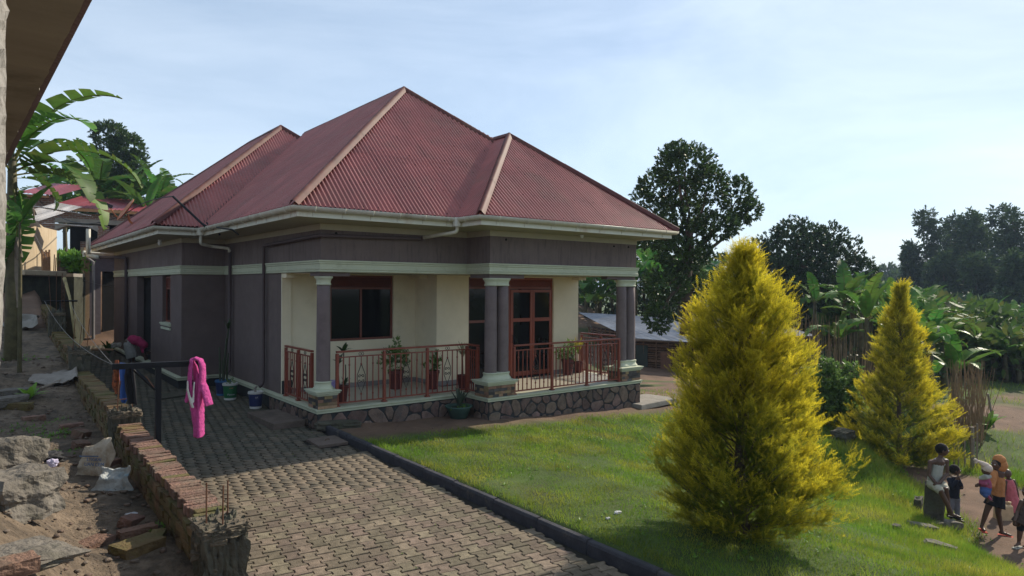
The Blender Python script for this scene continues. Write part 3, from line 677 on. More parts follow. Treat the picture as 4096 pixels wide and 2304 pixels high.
def screw_rows(o, e, upv, n, s0, s1, rows, lim):
    e, upv, n = Vector(e), Vector(upv).normalized(), Vector(n).normalized(); s = s0
    while s < s1:
        for t in rows:
            p = Vector(o) + e * s + upv * t
            if lim(p): add_s = screws.box(p.x - .006, p.x + .006, p.y - .006, p.y + .006, p.z + n.z * .012, p.z + .030)
        s += .304
screw_rows((-.79, -.79, RZ), (1, 0, 0), (0, 4.09, 3.7), (0, -.7, .74), .1, 9, (.08, .9, 1.8, 2.15, 2.9, 3.7, 4.25, 4.9), lambda p: p.x > p.y * 1.07 + .1 and (p.x < 2.5 or p.y > (p.x - 2.55) * .91 - .7) and p.x < 3.6 + (3.3 - p.y) * 1.1)
screw_rows((2.55, -1.6, RZ), (1, 0, 0), (0, 2.9, 2.43), (0, -.7, .74), .1, 6, (.08, .9, 1.8, 2.1, 2.8), lambda p: p.x > 2.7 + (p.y + 1.6) and p.x < 8.4 - (p.y + 1.6))
screw_rows((-.79, -.79, RZ), (0, 1, 0), (4.39, 0, 3.7), (-.7, 0, .74), .1, 9, (.08, .9, 1.8, 2.15, 2.9, 3.7, 4.25, 4.9), lambda p: p.y > p.x * .93 + .1 and p.y < 5.4 + (p.x + .78) * 1.02)
screws.build('roofing_nails', M['valley'], roof, kind='stuff')
def cap(p, q, w_=.095, mt='ridge', segs=3, lift=.03, nm='ridge_cap'):
    p, q = Vector(p), Vector(q); d = (q - p); Ln = d.length; d.normalize(); sd_ = d.cross(Vector((0, 0, 1))).normalized(); upn = sd_.cross(d).normalized()
    for k in range(segs):
        a, c_ = p + d * (Ln * k / segs - .03), p + d * (Ln * (k + 1) / segs + .02); b = MB(); vs = []; li = lift + .004 * (k % 2)
        prof = [(-w_, -w_ * .62), (-w_ * .97, -w_ * .5), (-.05, .0), (-.035, .03), (0, .042), (.035, .03), (.05, 0), (w_ * .97, -w_ * .5), (w_, -w_ * .62)]
        for e in (a, c_): vs += [e + sd_ * x + upn * (z + li) for x, z in prof]
        n = len(prof); b.add(vs, [(i, i + 1, n + i + 1, n + i) for i in range(n - 1)]); b.build(nm, M[mt], roof, smooth=True)
e_ = .02
cap(A1, (-.80, -.80, RZ + e_), segs=4); cap(A1, (3.6, 10.0, 7.87), segs=4, w_=.12); cap(A1, (5.6, 1.65, 6.35), segs=2, w_=.12)
cap(A2, (2.54, -1.61, RZ + e_), segs=3); cap(A2, V2, segs=1, w_=.12); cap(A2, (8.52, -1.62, RZ + e_), segs=3, w_=.12)
cap(WA, (-1.79, 5.49, RZ + .05), segs=4); cap(WA, (3.35, 9.55, 7.55), segs=1, w_=.12); cap(WB, WA, segs=2, w_=.12); cap(WB, (-1.8, 17.77, RZ + e_), segs=3, w_=.12)
def valley(p, q, w_=.11):
    p, q = Vector(p), Vector(q); d = (q - p).normalized(); s_ = d.cross(Vector((0, 0, 1))).normalized(); b = MB()
    b.add([p - s_ * w_ + Vector((0, 0, .018)), p + s_ * w_ + Vector((0, 0, .018)), q + s_ * w_ + Vector((0, 0, .018)), q - s_ * w_ + Vector((0, 0, .018)), p + Vector((0, 0, -.02)), q + Vector((0, 0, -.02))], [(0, 4, 5, 3), (4, 1, 2, 5)]); b.build('valley_gutter', M['valley'], roof)
valley((2.55, -.79, RZ), V2, .05); valley((-.79, 5.5, RZ + .03), VP_, .06)
eav = [(-1.70, 17.65), (-1.70, 5.58), (-.70, 5.58), (-.70, -.70), (2.63, -.70), (2.63, -1.52), (8.42, -1.52), (8.42, 9)]
b = MB(); b.sweep(eav, [(0, 3.985), (0, 4.15), (-.025, 4.15), (-.025, 3.985)], True); b.build('fascia_board', M['fascia'], HO)
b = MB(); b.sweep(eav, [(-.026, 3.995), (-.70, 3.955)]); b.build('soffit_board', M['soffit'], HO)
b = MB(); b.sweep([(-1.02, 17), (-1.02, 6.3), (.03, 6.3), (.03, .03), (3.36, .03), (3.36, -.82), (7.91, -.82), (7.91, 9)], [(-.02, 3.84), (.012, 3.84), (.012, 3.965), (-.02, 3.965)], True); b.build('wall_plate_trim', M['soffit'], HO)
gp = [(-.0, 4.155)] + [(.065 - .062 * math.cos(a), 4.15 - .075 * math.sin(a)) for a in [math.pi * k / 10 for k in range(11)]] + [(.128, 4.16), (.120, 4.155)] + [(.065 - .055 * math.cos(a), 4.15 - .066 * math.sin(a)) for a in [math.pi * (10 - k) / 10 for k in range(11)]]
b = MB(); b.sweep([(p[0], p[1]) for p in eav], gp, True); gut = b.build('gutter', M['gutter'], HO, smooth=True)
def brackets(p0, p1, n):
    for k in range(n):
        t = (k + .5) / n; x, y_ = p0[0] + (p1[0] - p0[0]) * t, p0[1] + (p1[1] - p0[1]) * t
        d = Vector((p1[0] - p0[0], p1[1] - p0[1])).normalized(); nr = Vector((d.y, -d.x)); b = MB()
        b.tube([(x + nr.x * o, y_ + nr.y * o, z) for o, z in [(.004, 4.0), (.004, 4.06)] + [(.065 - .07 * math.cos(a), 4.15 - .083 * math.sin(a)) for a in [math.pi * k_ / 8 for k_ in range(1, 9)]] + [(.135, 4.165)]], .009, 5); b.build('gutter_bracket', M['gutter'], gut)
brackets(eav[0], eav[1], 13); brackets(eav[1], eav[2], 2); brackets(eav[2], eav[3], 10); brackets(eav[3], eav[4], 6); brackets(eav[4], eav[5], 1); brackets(eav[5], eav[6], 8)
def outlet(x, y_):
    b = MB(); b.lathe([(.055, 3.98), (.10, 3.985), (.10, 4.0), (.095, 4.13), (.06, 4.17)], (x, y_, 0), 12); b.build('gutter_outlet', M['gutter'], gut)
outlet(2.56, -.78); outlet(-.77, 5.50)
def pipe(pts, r=.038, mt='brownp', nm='downpipe'):
    b = MB(); q = []
    pts = [Vector(p) for p in pts]
    for i, p in enumerate(pts):
        if 0 < i < len(pts) - 1:
            q.append(p + (pts[i - 1] - p).normalized() * .05); q.append(p + ((pts[i - 1] - p).normalized() + (pts[i + 1] - p).normalized()) * .015); q.append(p + (pts[i + 1] - p).normalized() * .05)
        else: q.append(p)
    b.tube(q, r, 10); return b.build(nm, M[mt], HO, smooth=True)
pipe([(2.56, -.78, 4.0), (2.56, -.78, 3.88), (2.16, -.14, 3.78)], mt='gutter'); pipe([(2.18, -.10, 3.76), (2.18, -.04, 3.76), (-.045, -.04, 3.72), (-.045, 3.05, 3.66), (-.045, 3.05, .60), (-.14, 3.0, .53)])
pipe([(-.77, 5.5, 4.0), (-.77, 5.5, 3.78), (-.45, 5.75, 3.74), (-.075, 5.57, 3.70), (-.075, 5.57, 3.60)], mt='gutter'); pipe([(-.06, 5.57, 3.62), (-.06, 5.57, .62), (-.16, 5.5, .55)])
pipe([(-1.95, 16.2, 4.75), (-1.95, 16.2, 3.78), (-1.75, 15.2, 3.72)], .075, mt='gutter', nm='vent_pipe'); pipe([(-1.75, 15.4, 3.72), (-1.35, 14.2, 3.70), (-1.10, 13.91, 3.66), (-1.10, 13.91, .5)], .055)
b = MB(); b.box(.0, .03, 5.75, 5.98, 1.95, 2.32); b.build('meter_box', M['brownp'], HO, bev=.01)
# lamp under the wing soffit and wire bracket
b = MB(); b.lathe([(.01, 3.95), (.05, 3.94), (.05, 3.92), (.03, 3.90), (.05, 3.84), (.03, 3.80), (.0, 3.79)], (-1.35, 7.2, 0), 10); b.build('soffit_lamp', simple('lamp_white', (.7, .7, .68), .4), HO, smooth=True)
b = MB(); b.lathe([(.01, 3.96), (.045, 3.955), (.045, 3.93), (.03, 3.92), (.03, 3.89)], (5.7, -1.15, 0), 10); b.build('soffit_lamp', M['lamp_white'], HO, smooth=True)
# ------------------------------------------------------------ shape helpers
def ONZ(u, v, z):
    p = P(u, v, 1.0) - C; return C + p * (z - C[2]) / p[2]
def lump_data(sz, seed=0, sub=4, amp=.16, sq=.55, fr=1.6):
    "a stone-like body: rounded block with noise; returns verts, quads"
    vs = []; fs = []; n = sub * 2; key = {}
    def vid(p):
        k = (round(p[0], 4), round(p[1], 4), round(p[2], 4))
        if k not in key: key[k] = len(vs); vs.append(p)
        return key[k]
    for ax in range(3):
        for sg in (-1, 1):
            for i in range(n):
                for j in range(n):
                    q = []
                    for a, b_ in ((i, j), (i + 1, j), (i + 1, j + 1), (i, j + 1)):
                        p = [0, 0, 0]; p[ax] = sg; p[(ax + 1) % 3] = -1 + 2 * a / n; p[(ax + 2) % 3] = (-1 + 2 * b_ / n); q.append(vid(tuple(p)))
                    fs.append(q if sg > 0 else q[::-1])
    out_ = []
    for p in vs:
        v = Vector(p); s = v.normalized(); v = v * sq + s * (1 - sq) * 1.15
        d = noise.noise(s * fr + Vector((seed * 3.7, seed, 0))) * amp * 1.6 + noise.noise(s * fr * 3.1 + Vector((seed, 9, seed))) * amp * .6
        v = v * (1 + d); out_.append((v.x * sz[0] / 2, v.y * sz[1] / 2, v.z * sz[2] / 2))
    return out_, fs
def lump(name, c, sz, m, parent=None, seed=0, sub=4, amp=.16, sq=.55, rot=(0, 0, 0), smooth=False, fr=1.6, **k):
    from mathutils import Euler
    vs, fs = lump_data(sz, seed, sub, amp, sq, fr); Rm = Euler(rot).to_matrix(); b = MB(); b.add([Rm @ Vector(v) + Vector(c) for v in vs], fs); return b.build(name, m, parent, smooth=smooth, **k)
def solo(o, label, cat, group=None): return tag(o, label, cat, group)
# ------------------------------------------------------------ terrace soil
tx_ = np.arange(-8, -3.55, .06); ty_ = np.arange(-11.9, 9, .06); TX, TY = np.meshgrid(tx_, ty_); TZ = terr_z(TX, TY)
tn_ = np.zeros_like(TZ)
for i in range(TX.shape[0]):
    for j in range(TX.shape[1]):
        q = Vector((TX[i, j], TY[i, j], 0)); tn_[i, j] = noise.noise(q * 1.1) * .07 + noise.noise(q * 3.2 + Vector((0, 0, 4))) * .035 + abs(noise.noise(q * 8)) * .028
TZ = TZ + tn_ * sm(-3.55, -3.8, TX) + .012
ny, nx = TX.shape; I = np.arange(nx * ny).reshape(ny, nx); F4 = np.stack([I[:-1, :-1], I[:-1, 1:], I[1:, 1:], I[1:, :-1]], -1).reshape(-1, 4)
npmesh('terrace_soil', np.stack([TX, TY, TZ], -1).reshape(-1, 3), F4, M['dirt'], smooth=False, kind='structure', nv=4)
def TZ_at(x, y):
    j = int(np.clip((x + 8) / .06, 0, nx - 1)); i = int(np.clip((y + 11.9) / .06, 0, ny - 1)); return float(TZ[i, j])
ground_me = ground.data
gv = np.empty(len(ground_me.vertices) * 3, np.float32); ground_me.vertices.foreach_get('co', gv); gv = gv.reshape(-1, 3)
msk = (gv[:, 0] > -7.9) & (gv[:, 0] < -3.5) & (gv[:, 1] > -11.8) & (gv[:, 1] < 8.9); gv[msk, 2] -= .2; ground_me.vertices.foreach_set('co', gv.ravel())
def T(u, v):
    p = G(u, v, 2.5, 30); p[2] = TZ_at(p[0], p[1]); return p
# ------------------------------------------------------------ low brick wall with pillars
def wall_seg(y0, y1, z0, z1, label, mossy, seed, left=True):
    rr = random.Random(seed); t = thing('brick_wall', label, 'wall', (-3.49, (y0 + y1) / 2, .2), group='runs of the low brick wall beside the paving')
    b = MB(); zc = lambda y: z0 + (z1 - z0) * (y - y0) / (y1 - y0)
    b.add([(x, y, z) for y, zt in ((y0, zc(y0) - .045), (y1, zc(y1) - .045)) for x, z in ((-3.60, -.1), (-3.37, -.1), (-3.37, zt), (-3.60, zt))], [(0, 1, 2, 3), (7, 6, 5, 4), (3, 2, 6, 7), (1, 5, 6, 2), (0, 3, 7, 4)])
    b.build('core', M['wallcore'], t)
    y = y0; k = 0
    while y < y1 - .03:
        w_ = rr.uniform(.066, .10); b = MB(); z = zc(y) - .035 + rr.uniform(-.006, .006); Rm = Matrix.Rotation(rr.uniform(-.05, .05), 3, 'Z') @ Matrix.Rotation(rr.uniform(-.04, .04), 3, 'Y')
        b.obox((-3.485 + rr.uniform(-.018, .018), y + w_ / 2, z), rr.uniform(.24, .27), w_ * .985, .085, Rm, .006)
        b.build('brick', M['mossbrick'] if mossy or rr.random() < .12 else M['brick'], t, bev=.006 if k % 1 == 0 else 0); y += w_; k += 1
    if left:
        zt = min(z0, z1) - .085
        r_ = 0
        while zt > wally(y0) - .28:
            y = y0 - rr.uniform(0, .1)
            while y < y1:
                l = rr.uniform(.17, .24); a, c_ = max(y, y0), min(y + l, y1)
                if c_ - a > .05:
                    tz = (zc((a + c_) / 2) - min(z0, z1)); b = MB(); b.obox((-3.60 + rr.uniform(-.018, .012), (a + c_) / 2, zt - .03 + tz), .09, c_ - a - .012, .066, Matrix.Rotation(rr.uniform(-.05, .05), 3, 'Z'), .006); b.build('brick', M['mossbrick'], t)
                y += l
            zt -= .078; r_ += 1
    return t
wall_seg(-6.28, -2.12, .87, .955, 'nearest sunlit run of low brick wall with red brick coping', False, 1)
wall_seg(-1.76, 3.0, 1.05, 1.12, 'second run of low brick wall, mossy, beyond the tied rebar stub pillar', True, 2)
wall_seg(3.35, 7.9, 1.42, 1.60, 'third run of low mossy brick wall in deep shade', True, 3)
wall_seg(8.2, 13.0, 2.02, 2.15, 'farthest run of low mossy brick wall below the concrete landing', True, 4)
M['crumb'] = mat('crumbling_mortar', (.15, .12, .085), 1, .4, 8, 1.5, 20, stain=(.06, .055, .035), stain_amt=.7, stain_scale=4)
def pillar(y0, y1, top, label, bars, seed, ties=False, m='concd'):
    t = thing('wall_pillar', label, 'pillar', (-3.49, (y0 + y1) / 2, 0), group='unfinished wall pillars with rebar')
    lump('post', (-3.50, (y0 + y1) / 2, (top - .2) / 2), (.33, y1 - y0, top + .2), M[m], t, seed, 10, .13, .90, fr=7)
    lump('top', (-3.50, (y0 + y1) / 2, top - .02), (.35, y1 - y0 + .02, .08), M['crumb'], t, seed + 1, 6, .10, .9, fr=5)
    for k_ in range(9): a_ = random.uniform(0, 6.28); lump('broken_chunk', (-3.5 + .15 * math.cos(a_), (y0 + y1) / 2 + .16 * math.sin(a_), top - random.uniform(-.02, .35)), (random.uniform(.05, .12),) * 2 + (random.uniform(.04, .08),), M['crumb'], t, seed * 20 + k_, 3, .2, .7, (0, 0, a_))
    for (dx, dy, h, lean) in bars:
        b = MB(); b.tube([(-3.5 + dx, (y0 + y1) / 2 + dy, top - .1), (-3.5 + dx + lean * .5, (y0 + y1) / 2 + dy, top + h * .5), (-3.5 + dx + lean, (y0 + y1) / 2 + dy, top + h)], .0065, 6); b.build('rebar', M['rebar'], t)
    if ties:
        b = MB(); z = top + .17; q = [(-3.5 + dx + lean * .5, (y0 + y1) / 2 + dy, z + random.uniform(-.02, .02)) for dx, dy, h, lean in bars[:2]]; b.tube([Vector(q[0]) + Vector((-.03, 0, 0)), q[0], q[1], Vector(q[1]) + Vector((.03, 0, 0))], .005, 5); b.build('tie_wire', M['rebar'], t)
pillar(-6.66, -6.28, .88, 'nearest rough concrete wall pillar with three upright rebars', [(-.10, 0, .34, 0), (-.01, -.12, .33, .005), (.09, .1, .30, .0)], 1)
pillar(-2.14, -1.76, 1.10, 'rough wall pillar stub with rebars tied by wire, behind the clothes post', [(-.10, -.08, .42, .02), (.08, -.05, .38, .012), (-.08, .1, .40, .05)], 3, True)
pillar(3.0, 3.36, 1.50, 'mossy wall pillar with three leaning rebars at the loose plank', [(-.12, -.1, .62, .04), (.0, .1, .5, .05), (.12, .05, .62, .05)], 5)
pillar(7.86, 8.22, 2.05, 'shaded wall pillar with tall thin rebars near the far wire post', [(-.12, -.1, .95, -.05), (.0, .1, 1.0, 0), (.1, .05, 1.0, .02), (.14, -.1, .8, .02)], 7)
# ------------------------------------------------------------ neighbour building at the left edge
nb = thing('neighbour_building', 'rough cement building corner with concrete eave overhanging the top left', 'building', tuple(P(-40, 600, 2.5)))
bv = []; rows_ = 46; cols_ = 14
for i in range(rows_ + 1):
    v = -140 + 1100 * i / rows_
    for j in range(cols_ + 1):
        s = j / cols_; ed = 15 + 4.5 * noise.noise(Vector((v * .013, 1, 0))) + 3 * noise.noise(Vector((v * .05, 2, 0))) - 20 * max(0, (v - 500) / 450) ** 2.2
        p = P(-75 + (ed + 75) * s, v, 1.5 + 1.5 * s) + RT * 0
        p = p + RT * (.030 * noise.noise(Vector((v * .02, s * 3, 5))) + .022 * noise.noise(Vector((v * .07, s * 9, 1)))) * (1 if s < 1 else 0) * 1.0
        bv.append(p)
b = MB(); n = cols_ + 1; b.add(bv, [(i * n + j, (i + 1) * n + j, (i + 1) * n + j + 1, i * n + j + 1) for i in range(rows_) for j in range(cols_)])
back = [bv[i * n + cols_] - RT * .9 + FW * .1 for i in range(rows_ + 1)]; base_ = len(bv)
b2 = MB(); b2.add([bv[i * n + cols_] for i in range(rows_ + 1)] + back, [(i, i + 1, base_ * 0 + rows_ + 1 + i + 1, rows_ + 1 + i) for i in range(rows_)])
b.build('rough_wall', M['rough'], nb); b2.build('wall_return', M['rough'], nb)
a0, a1 = ONZ(214, 0, 4.32), ONZ(16, 390, 4.32); dv = (a1 - a0); dv = dv / np.linalg.norm(dv); s0_ = a0 - dv * 5; s1_ = a1 + dv * 2.6
b = MB(); nseg = 90; vs = []
for k in range(nseg + 1):
    p = s0_ + (s1_ - s0_) * k / nseg; jx = .015 * noise.noise(Vector((k * .7, 0, 0))) + .008 * noise.noise(Vector((k * 2.3, 3, 0)))
    vs += [(p[0] + jx, p[1], 4.32 + jx), (p[0] + jx * .5 + .004, p[1], 4.40), (-8.0, p[1], 4.40), (-8.0, p[1], 4.32)]
b.add(vs, [(k * 4 + j, k * 4 + (j + 1) % 4, (k + 1) * 4 + (j + 1) % 4, (k + 1) * 4 + j) for k in range(nseg) for j in range(4)] + [(0, 1, 2, 3)[::-1], tuple(nseg * 4 + q for q in range(4))])
b.build('eave_slab', M['soffitc'], nb)
c0, c1 = ONZ(232, 0, 4.46), ONZ(19, 412, 4.46); dc = (c1 - c0) / np.linalg.norm(c1 - c0); c0 = c0 - dc * 5; c1 = c1 + dc * 2.0
Ln = np.linalg.norm(c1 - c0); ns = int(Ln / .0127); vs = []
for k in range(ns + 1):
    p = c0 + dc * Ln * k / ns; h = .011 * math.sin(2 * math.pi * k / 6); ex = .004 * math.sin(2 * math.pi * k / 6)
    vs += [(p[0] + ex, p[1], 4.46 + h), (p[0] - 1.5, p[1], 4.90 + h)]
b = MB(); b.add(vs, [(2 * k, 2 * k + 2, 2 * k + 3, 2 * k + 1) for k in range(ns)]); b.build('eave_sheet', mat('faded_purple_sheet', (.15, .10, .10), .6, .15, 3), nb, smooth=True)
# ------------------------------------------------------------ things lying on the terrace
def on_T(u, v, up=0.0): p = T(u, v); p[2] += up; return p
for (u, v, s, lab, sd_, rot) in ((4, 1200, (.62, .40, .40), 'upper big grey boulder at the left edge', 11, (0, .1, .6)), (38, 1295, (.58, .42, .36), 'lower big grey boulder at the left edge under the other', 13, (0, .05, .7)),
                       (42, 1000, (.55, .30, .16), 'flat pale stone slab lying behind the broad leaved weed', 15, (0, 0, .3)), (20, 1025, (.5, .3, .16), 'low grey stone beside the mossy kerb block', 16, (0, 0, .5)), (40, 1430, (.62, .4, .10), 'flat dusty rock slab along the bottom left edge', 17, (0.05, .1, .5)),
                       (292, 1010, (.2, .14, .1), 'small pale stone by the wall foot', 18, (0, 0, 0))):
    p = on_T(u, v); solo(lump('boulder' if s[0] > .6 else 'stone', (p[0], p[1], p[2] + s[2] * .33), s, M['rock'], None, sd_, 7, .13, .72, rot, fr=2.2), lab, 'boulder' if s[0] > .6 else 'stone')
def loose_brick(u, v, rz, lab, m='brick', sz=(.22, .11, .07), tilt=0.0, up=.02):
    p = on_T(u, v); solo(lump('loose_brick', (p[0], p[1], p[2] + up), sz, M[m], None, int(u), 4, .05, .86, (tilt, tilt * .5, rz), fr=3), lab, 'brick', 'loose bricks on the terrace')
loose_brick(85, 1058, .1, 'orange brick lying at the end of the mossy block on the bank', sz=(.30, .13, .09))
loose_brick(38, 1032, -.6, 'long mossy yellow block on the bank behind the orange brick', 'mossbrick', (.5, .16, .12))
loose_brick(180, 1077, .1, 'dark red brick lying flat in the shaded trench, farthest of its row', sz=(.30, .14, .08))
loose_brick(204, 1103, .9, 'red half brick leaning just behind the big white sack', sz=(.2, .17, .12), tilt=.3, up=.05)
loose_brick(203, 1130, .3, 'red broken brick left of the big white sack', sz=(.18, .14, .1), tilt=.2, up=.04)
loose_brick(285, 1172, .6, 'orange brick piece under the right end of the big white sack', sz=(.18, .1, .08))
loose_brick(330, 1322, .9, 'dark brick rubble by the wall foot below the small sack', sz=(.24, .13, .1), tilt=.3)
loose_brick(345, 1345, .1, 'long brown brick lying in the dark trench near the pillar', sz=(.32, .12, .09))
loose_brick(345, 1395, .4, 'broad dark stone brick in the trench near the bottom edge', 'mossbrick', (.36, .26, .14))
loose_brick(20, 1449, .2, 'red brick cut by the bottom left corner', sz=(.3, .18, .1), up=.05)
loose_brick(235, 1370, .7, 'crumbled red brick half buried in pale dust', sz=(.3, .2, .08), up=.0)
loose_brick(395, 1362, 1.2, 'brick lying against the foot of the wall beside the pillar', 'mossbrick', (.24, .12, .1))
def crumple(name, c, w_, h_, ang, lean, m, seed, fold=.05, n=16, pts=None, thick=.004):
    "a piece of sack or cloth standing or lying in folds"
    vs = []; rr = random.Random(seed)
    ax = Vector((math.cos(ang), math.sin(ang), 0)); upv = Vector((-math.sin(ang) * math.sin(lean), math.cos(ang) * math.sin(lean), math.cos(lean))); nr = ax.cross(upv)
    for i in range(n + 1):
        for j in range(n + 1):
            a, t = i / n - .5, j / n
            wdt = w_ * (1 - .35 * t + .1 * math.sin(t * 6 + seed)); x = a * wdt; z = t * h_ * (1 - .5 * abs(a) ** 1.4 - .1 * math.sin(a * 5 + seed))
            d = fold * (noise.noise(Vector((a * 3, t * 3, seed))) * 1.6 + .6 * noise.noise(Vector((a * 8, t * 7, seed + 2)))) + fold * 1.6 * (a * a * 3 - .3)
            vs.append(Vector(c) + ax * x + upv * z + nr * d)
    b = MB(); k = n + 1; b.add(vs, [(i * k + j, (i + 1) * k + j, (i + 1) * k + j + 1, i * k + j + 1) for i in range(n) for j in range(n)])
    o = b.build(name, m, None, smooth=True); md = o.modifiers.new('thick', 'SOLIDIFY'); md.thickness = thick; return o
simple('sack', (.52, .45, .35), .8, var=.15, scale=5, bump=.8, bscale=50, stain=(.30, .20, .11), stain_amt=.8, stain_scale=5, stain_pos=.47)
simple('blueprint', (.10, .17, .30), .8, var=.3); simple('sackblue', (.40, .41, .39), .8, var=.2, bump=.8, bscale=50, stain=(.12, .30, .42), stain_amt=.7, stain_scale=7)
simple('tarp', (.24, .21, .18), .7, var=.15); simple('blackcloth', (.02, .02, .022), .7)
va = math.atan2(RT[1], RT[0])
p = on_T(238, 1195); sk = thing('woven_sack', 'larger crumpled white woven sack with faded blue lettering, standing in folds', 'sack', tuple(p), group='rice sacks dumped on the terrace')
o = crumple('bag', p + np.array((0, 0, -.01)), .46, .46, va, .35, M['sack'], 3, .05); o.parent = sk; o.matrix_parent_inverse = Matrix.Translation(-Vector(p))
def flat_text(s, p, size, m, parent, ang, lean, name='lettering', mirror=True):
    cu = bpy.data.curves.new(name, 'FONT'); cu.body = s; cu.size = size; cu.extrude = .002; cu.align_x = 'CENTER'
    o = link(bpy.data.objects.new(name, cu)); o.data.materials.append(m)
    Rm = Matrix.Rotation(ang, 4, 'Z') @ Matrix.Rotation(math.pi / 2 - lean, 4, 'X'); o.matrix_world = Matrix.Translation(Vector(p)) @ Rm
    dg = bpy.context.evaluated_depsgraph_get(); me = bpy.data.meshes.new_from_object(o.evaluated_get(dg)); mo = link(bpy.data.objects.new(name, me)); mw = o.matrix_world.copy(); bpy.data.objects.remove(o)
    me.transform(mw)
    if parent: off = OFF.get(parent.name, Vector((0, 0, 0))); me.transform(Matrix.Translation(-off)); mo.parent = parent; OFF[mo.name] = off
    return mo
pf = Vector(p) + Vector(-FW) * .09
flat_text('UAN CEM', pf + Vector((.04, 0, .14)), .055, M['blueprint'], sk, va - .1, .2); flat_text('LTIGRAI', pf + Vector((.04, 0, .20)), .05, M['blueprint'], sk, va - .1, .2)
b = MB(); b.obox(pf + Vector((-.01, 0, .262)), .22, .003, .012, Matrix.Rotation(va, 3, 'Z')); b.build('stripe', M['blueprint'], sk)
p = on_T(282, 1250); sk2 = thing('woven_sack', 'smaller torn white sack with blue marks below the larger sack', 'sack', tuple(p), group='rice sacks dumped on the terrace')
o = crumple('bag', p, .40, .28, va + .1, .5, M['sackblue'], 8, .05); o.parent = sk2; o.matrix_parent_inverse = Matrix.Translation(-Vector(p))
p = on_T(115, 972); solo(crumple('tarp', p + np.array((0, 0, .06)), .85, .75, va, 1.35, M['tarp'], 5, .06), 'grey brown plastic tarp spread flat on the shaded path', 'tarp')
p = on_T(38, 830); solo(crumple('plastic_sheet', p + np.array((0, 0, .06)), .9, .8, va, 1.2, simple('dull_plastic', (.22, .20, .17)), 6, .10), 'dull crumpled plastic sheet lying far up the dark path', 'sheet')
p = on_T(120, 1170); solo(lump('black_cloth', (p[0], p[1], p[2] + .05), (.28, .2, .14), M['blackcloth'], None, 4, 6, .35, .3, (0, 0, .4), True, fr=3), 'black knotted cloth beside the upper boulder', 'cloth')
p = on_T(131, 1182); solo(lump('plastic_scrap', (p[0], p[1], p[2] + .05), (.1, .06, .08), simple('purple_scrap', (.5, .46, .6)), None, 5, 4, .3, .3), 'pale crumpled plastic scrap on the black cloth', 'litter')
p = on_T(330, 1312); solo(lump('paper_scrap', (p[0], p[1], p[2] + .03), (.1, .06, .05), simple('white_scrap', (.5, .5, .52)), None, 6, 4, .3, .3), 'crumpled white scrap in the trench rubble', 'litter')
p, q = on_T(100, 984, .03), on_T(162, 962, .05); b = MB(); b.tube([p, q], .028, 8); solo(b.build('wooden_stick', M['greywood']), 'pale round stick lying over the tarp edge', 'stick')
# pebbles and rubble too small to count
tv0, tf0 = lump_data((1, 1, 1), 3, 1, .25, .6); tv0 = np.array(tv0); tf0 = np.array(tf0)
V = []; F_ = []; tn = []; cnt = 0
def peb(p, s, flat=.42):
    global cnt
    a = rng.uniform(0, 6.28); sc = s * rng.uniform(.7, 1.3, 3) * np.array((1, 1, flat)); q = tv0 * sc; q = np.stack([q[:, 0] * math.cos(a) - q[:, 1] * math.sin(a), q[:, 0] * math.sin(a) + q[:, 1] * math.cos(a), q[:, 2]], -1) + p
    V.append(q); F_.append(tf0 + cnt); cnt += len(q); tn.append(np.full(len(q), rng.random()))
for k in range(4600):
    x = rng.uniform(-6.2, -3.62); y = rng.uniform(-9.5, 5); s = .006 + .045 * rng.random() ** 5
    if x > -4.3: s *= 1.15
    peb(np.array((x, y, TZ_at(x, y) + s * .2)), s)
npmesh('rubble', np.concatenate(V), np.concatenate(F_), mat('rubble_stones', (.16, .125, .095), .95, .3, 9, 1, 40, tint=(.15, .10, .075)), kind='stuff', attr=np.concatenate(tn), nv=4)
V = []; F_ = []; tn = []; cnt = 0
for k in range(1500):
    x = rng.uniform(.3, 22); y = rng.uniform(-12, 3)
    if dirt_amount(np.array([x]), np.array([y]))[0] < .4: continue
    s = .01 + .04 * rng.random() ** 4; peb(np.array((x, y, Hn(x, y) + .01)), s)
npmesh('soil_pebbles', np.concatenate(V), np.concatenate(F_), mat('soil_pebbles', (.22, .16, .12), .95, .3, 9, tint=(.12, .08, .06)), kind='stuff', attr=np.concatenate(tn), nv=4)
# ------------------------------------------------------------ clothes line
cp_ = thing('clothes_post', 'black steel T shaped clothes line post with diagonal brace', 'post', tuple(P(398, 1250, 8.38)))
pm = P(398, 913, 8.38); bl, br = P(281, 917, 8.12), P(498, 908, 8.62)
d = Vector(br - bl); Lb = d.length; d.normalize(); nb_ = Vector((d.y, -d.x, 0)).normalized(); upb = d.cross(nb_); Mx = Matrix((d, nb_, -upb if upb.z < 0 else upb)).transposed()
b = MB(); b.obox((bl + br) / 2 + np.array((0, 0, -.028)), Lb, .05, .07, Mx); b.build('crossbar', M['blacks'], cp_, bev=.003)
b = MB(); b.box(pm[0] - .033, pm[0] + .033, pm[1] - .033, pm[1] + .033, .02, pm[2] - .058); b.build('pole', M['blacks'], cp_, bev=.003)
b = MB(); q0, q1 = P(338, 930, 8.22), P(392, 980, 8.33); dd = Vector(q1 - q0); b.tube([q0, q1], .022, 4); b.build('brace', M['blacks'], cp_)
b = MB(); b.tube([P(366, 946, 8.2), P(372, 953, 8.2), P(380, 965, 8.24), P(388, 975, 8.26)], .004, 5); b.build('wire_wrap', M['rebar'], cp_)
fp = thing('clothes_post', 'far thin black clothes line post in front of the mossy retaining wall', 'post', tuple(P(152, 800, 17)))
b = MB(); b.tube([P(108, 757, 17), P(195, 757, 17.4)], .025, 6); b.build('crossbar', M['blacks'], fp)
pf_ = P(152, 757, 17.2); b = MB(); b.tube([pf_, (pf_[0], pf_[1], .3)], .03, 6); b.build('pole', M['blacks'], fp)
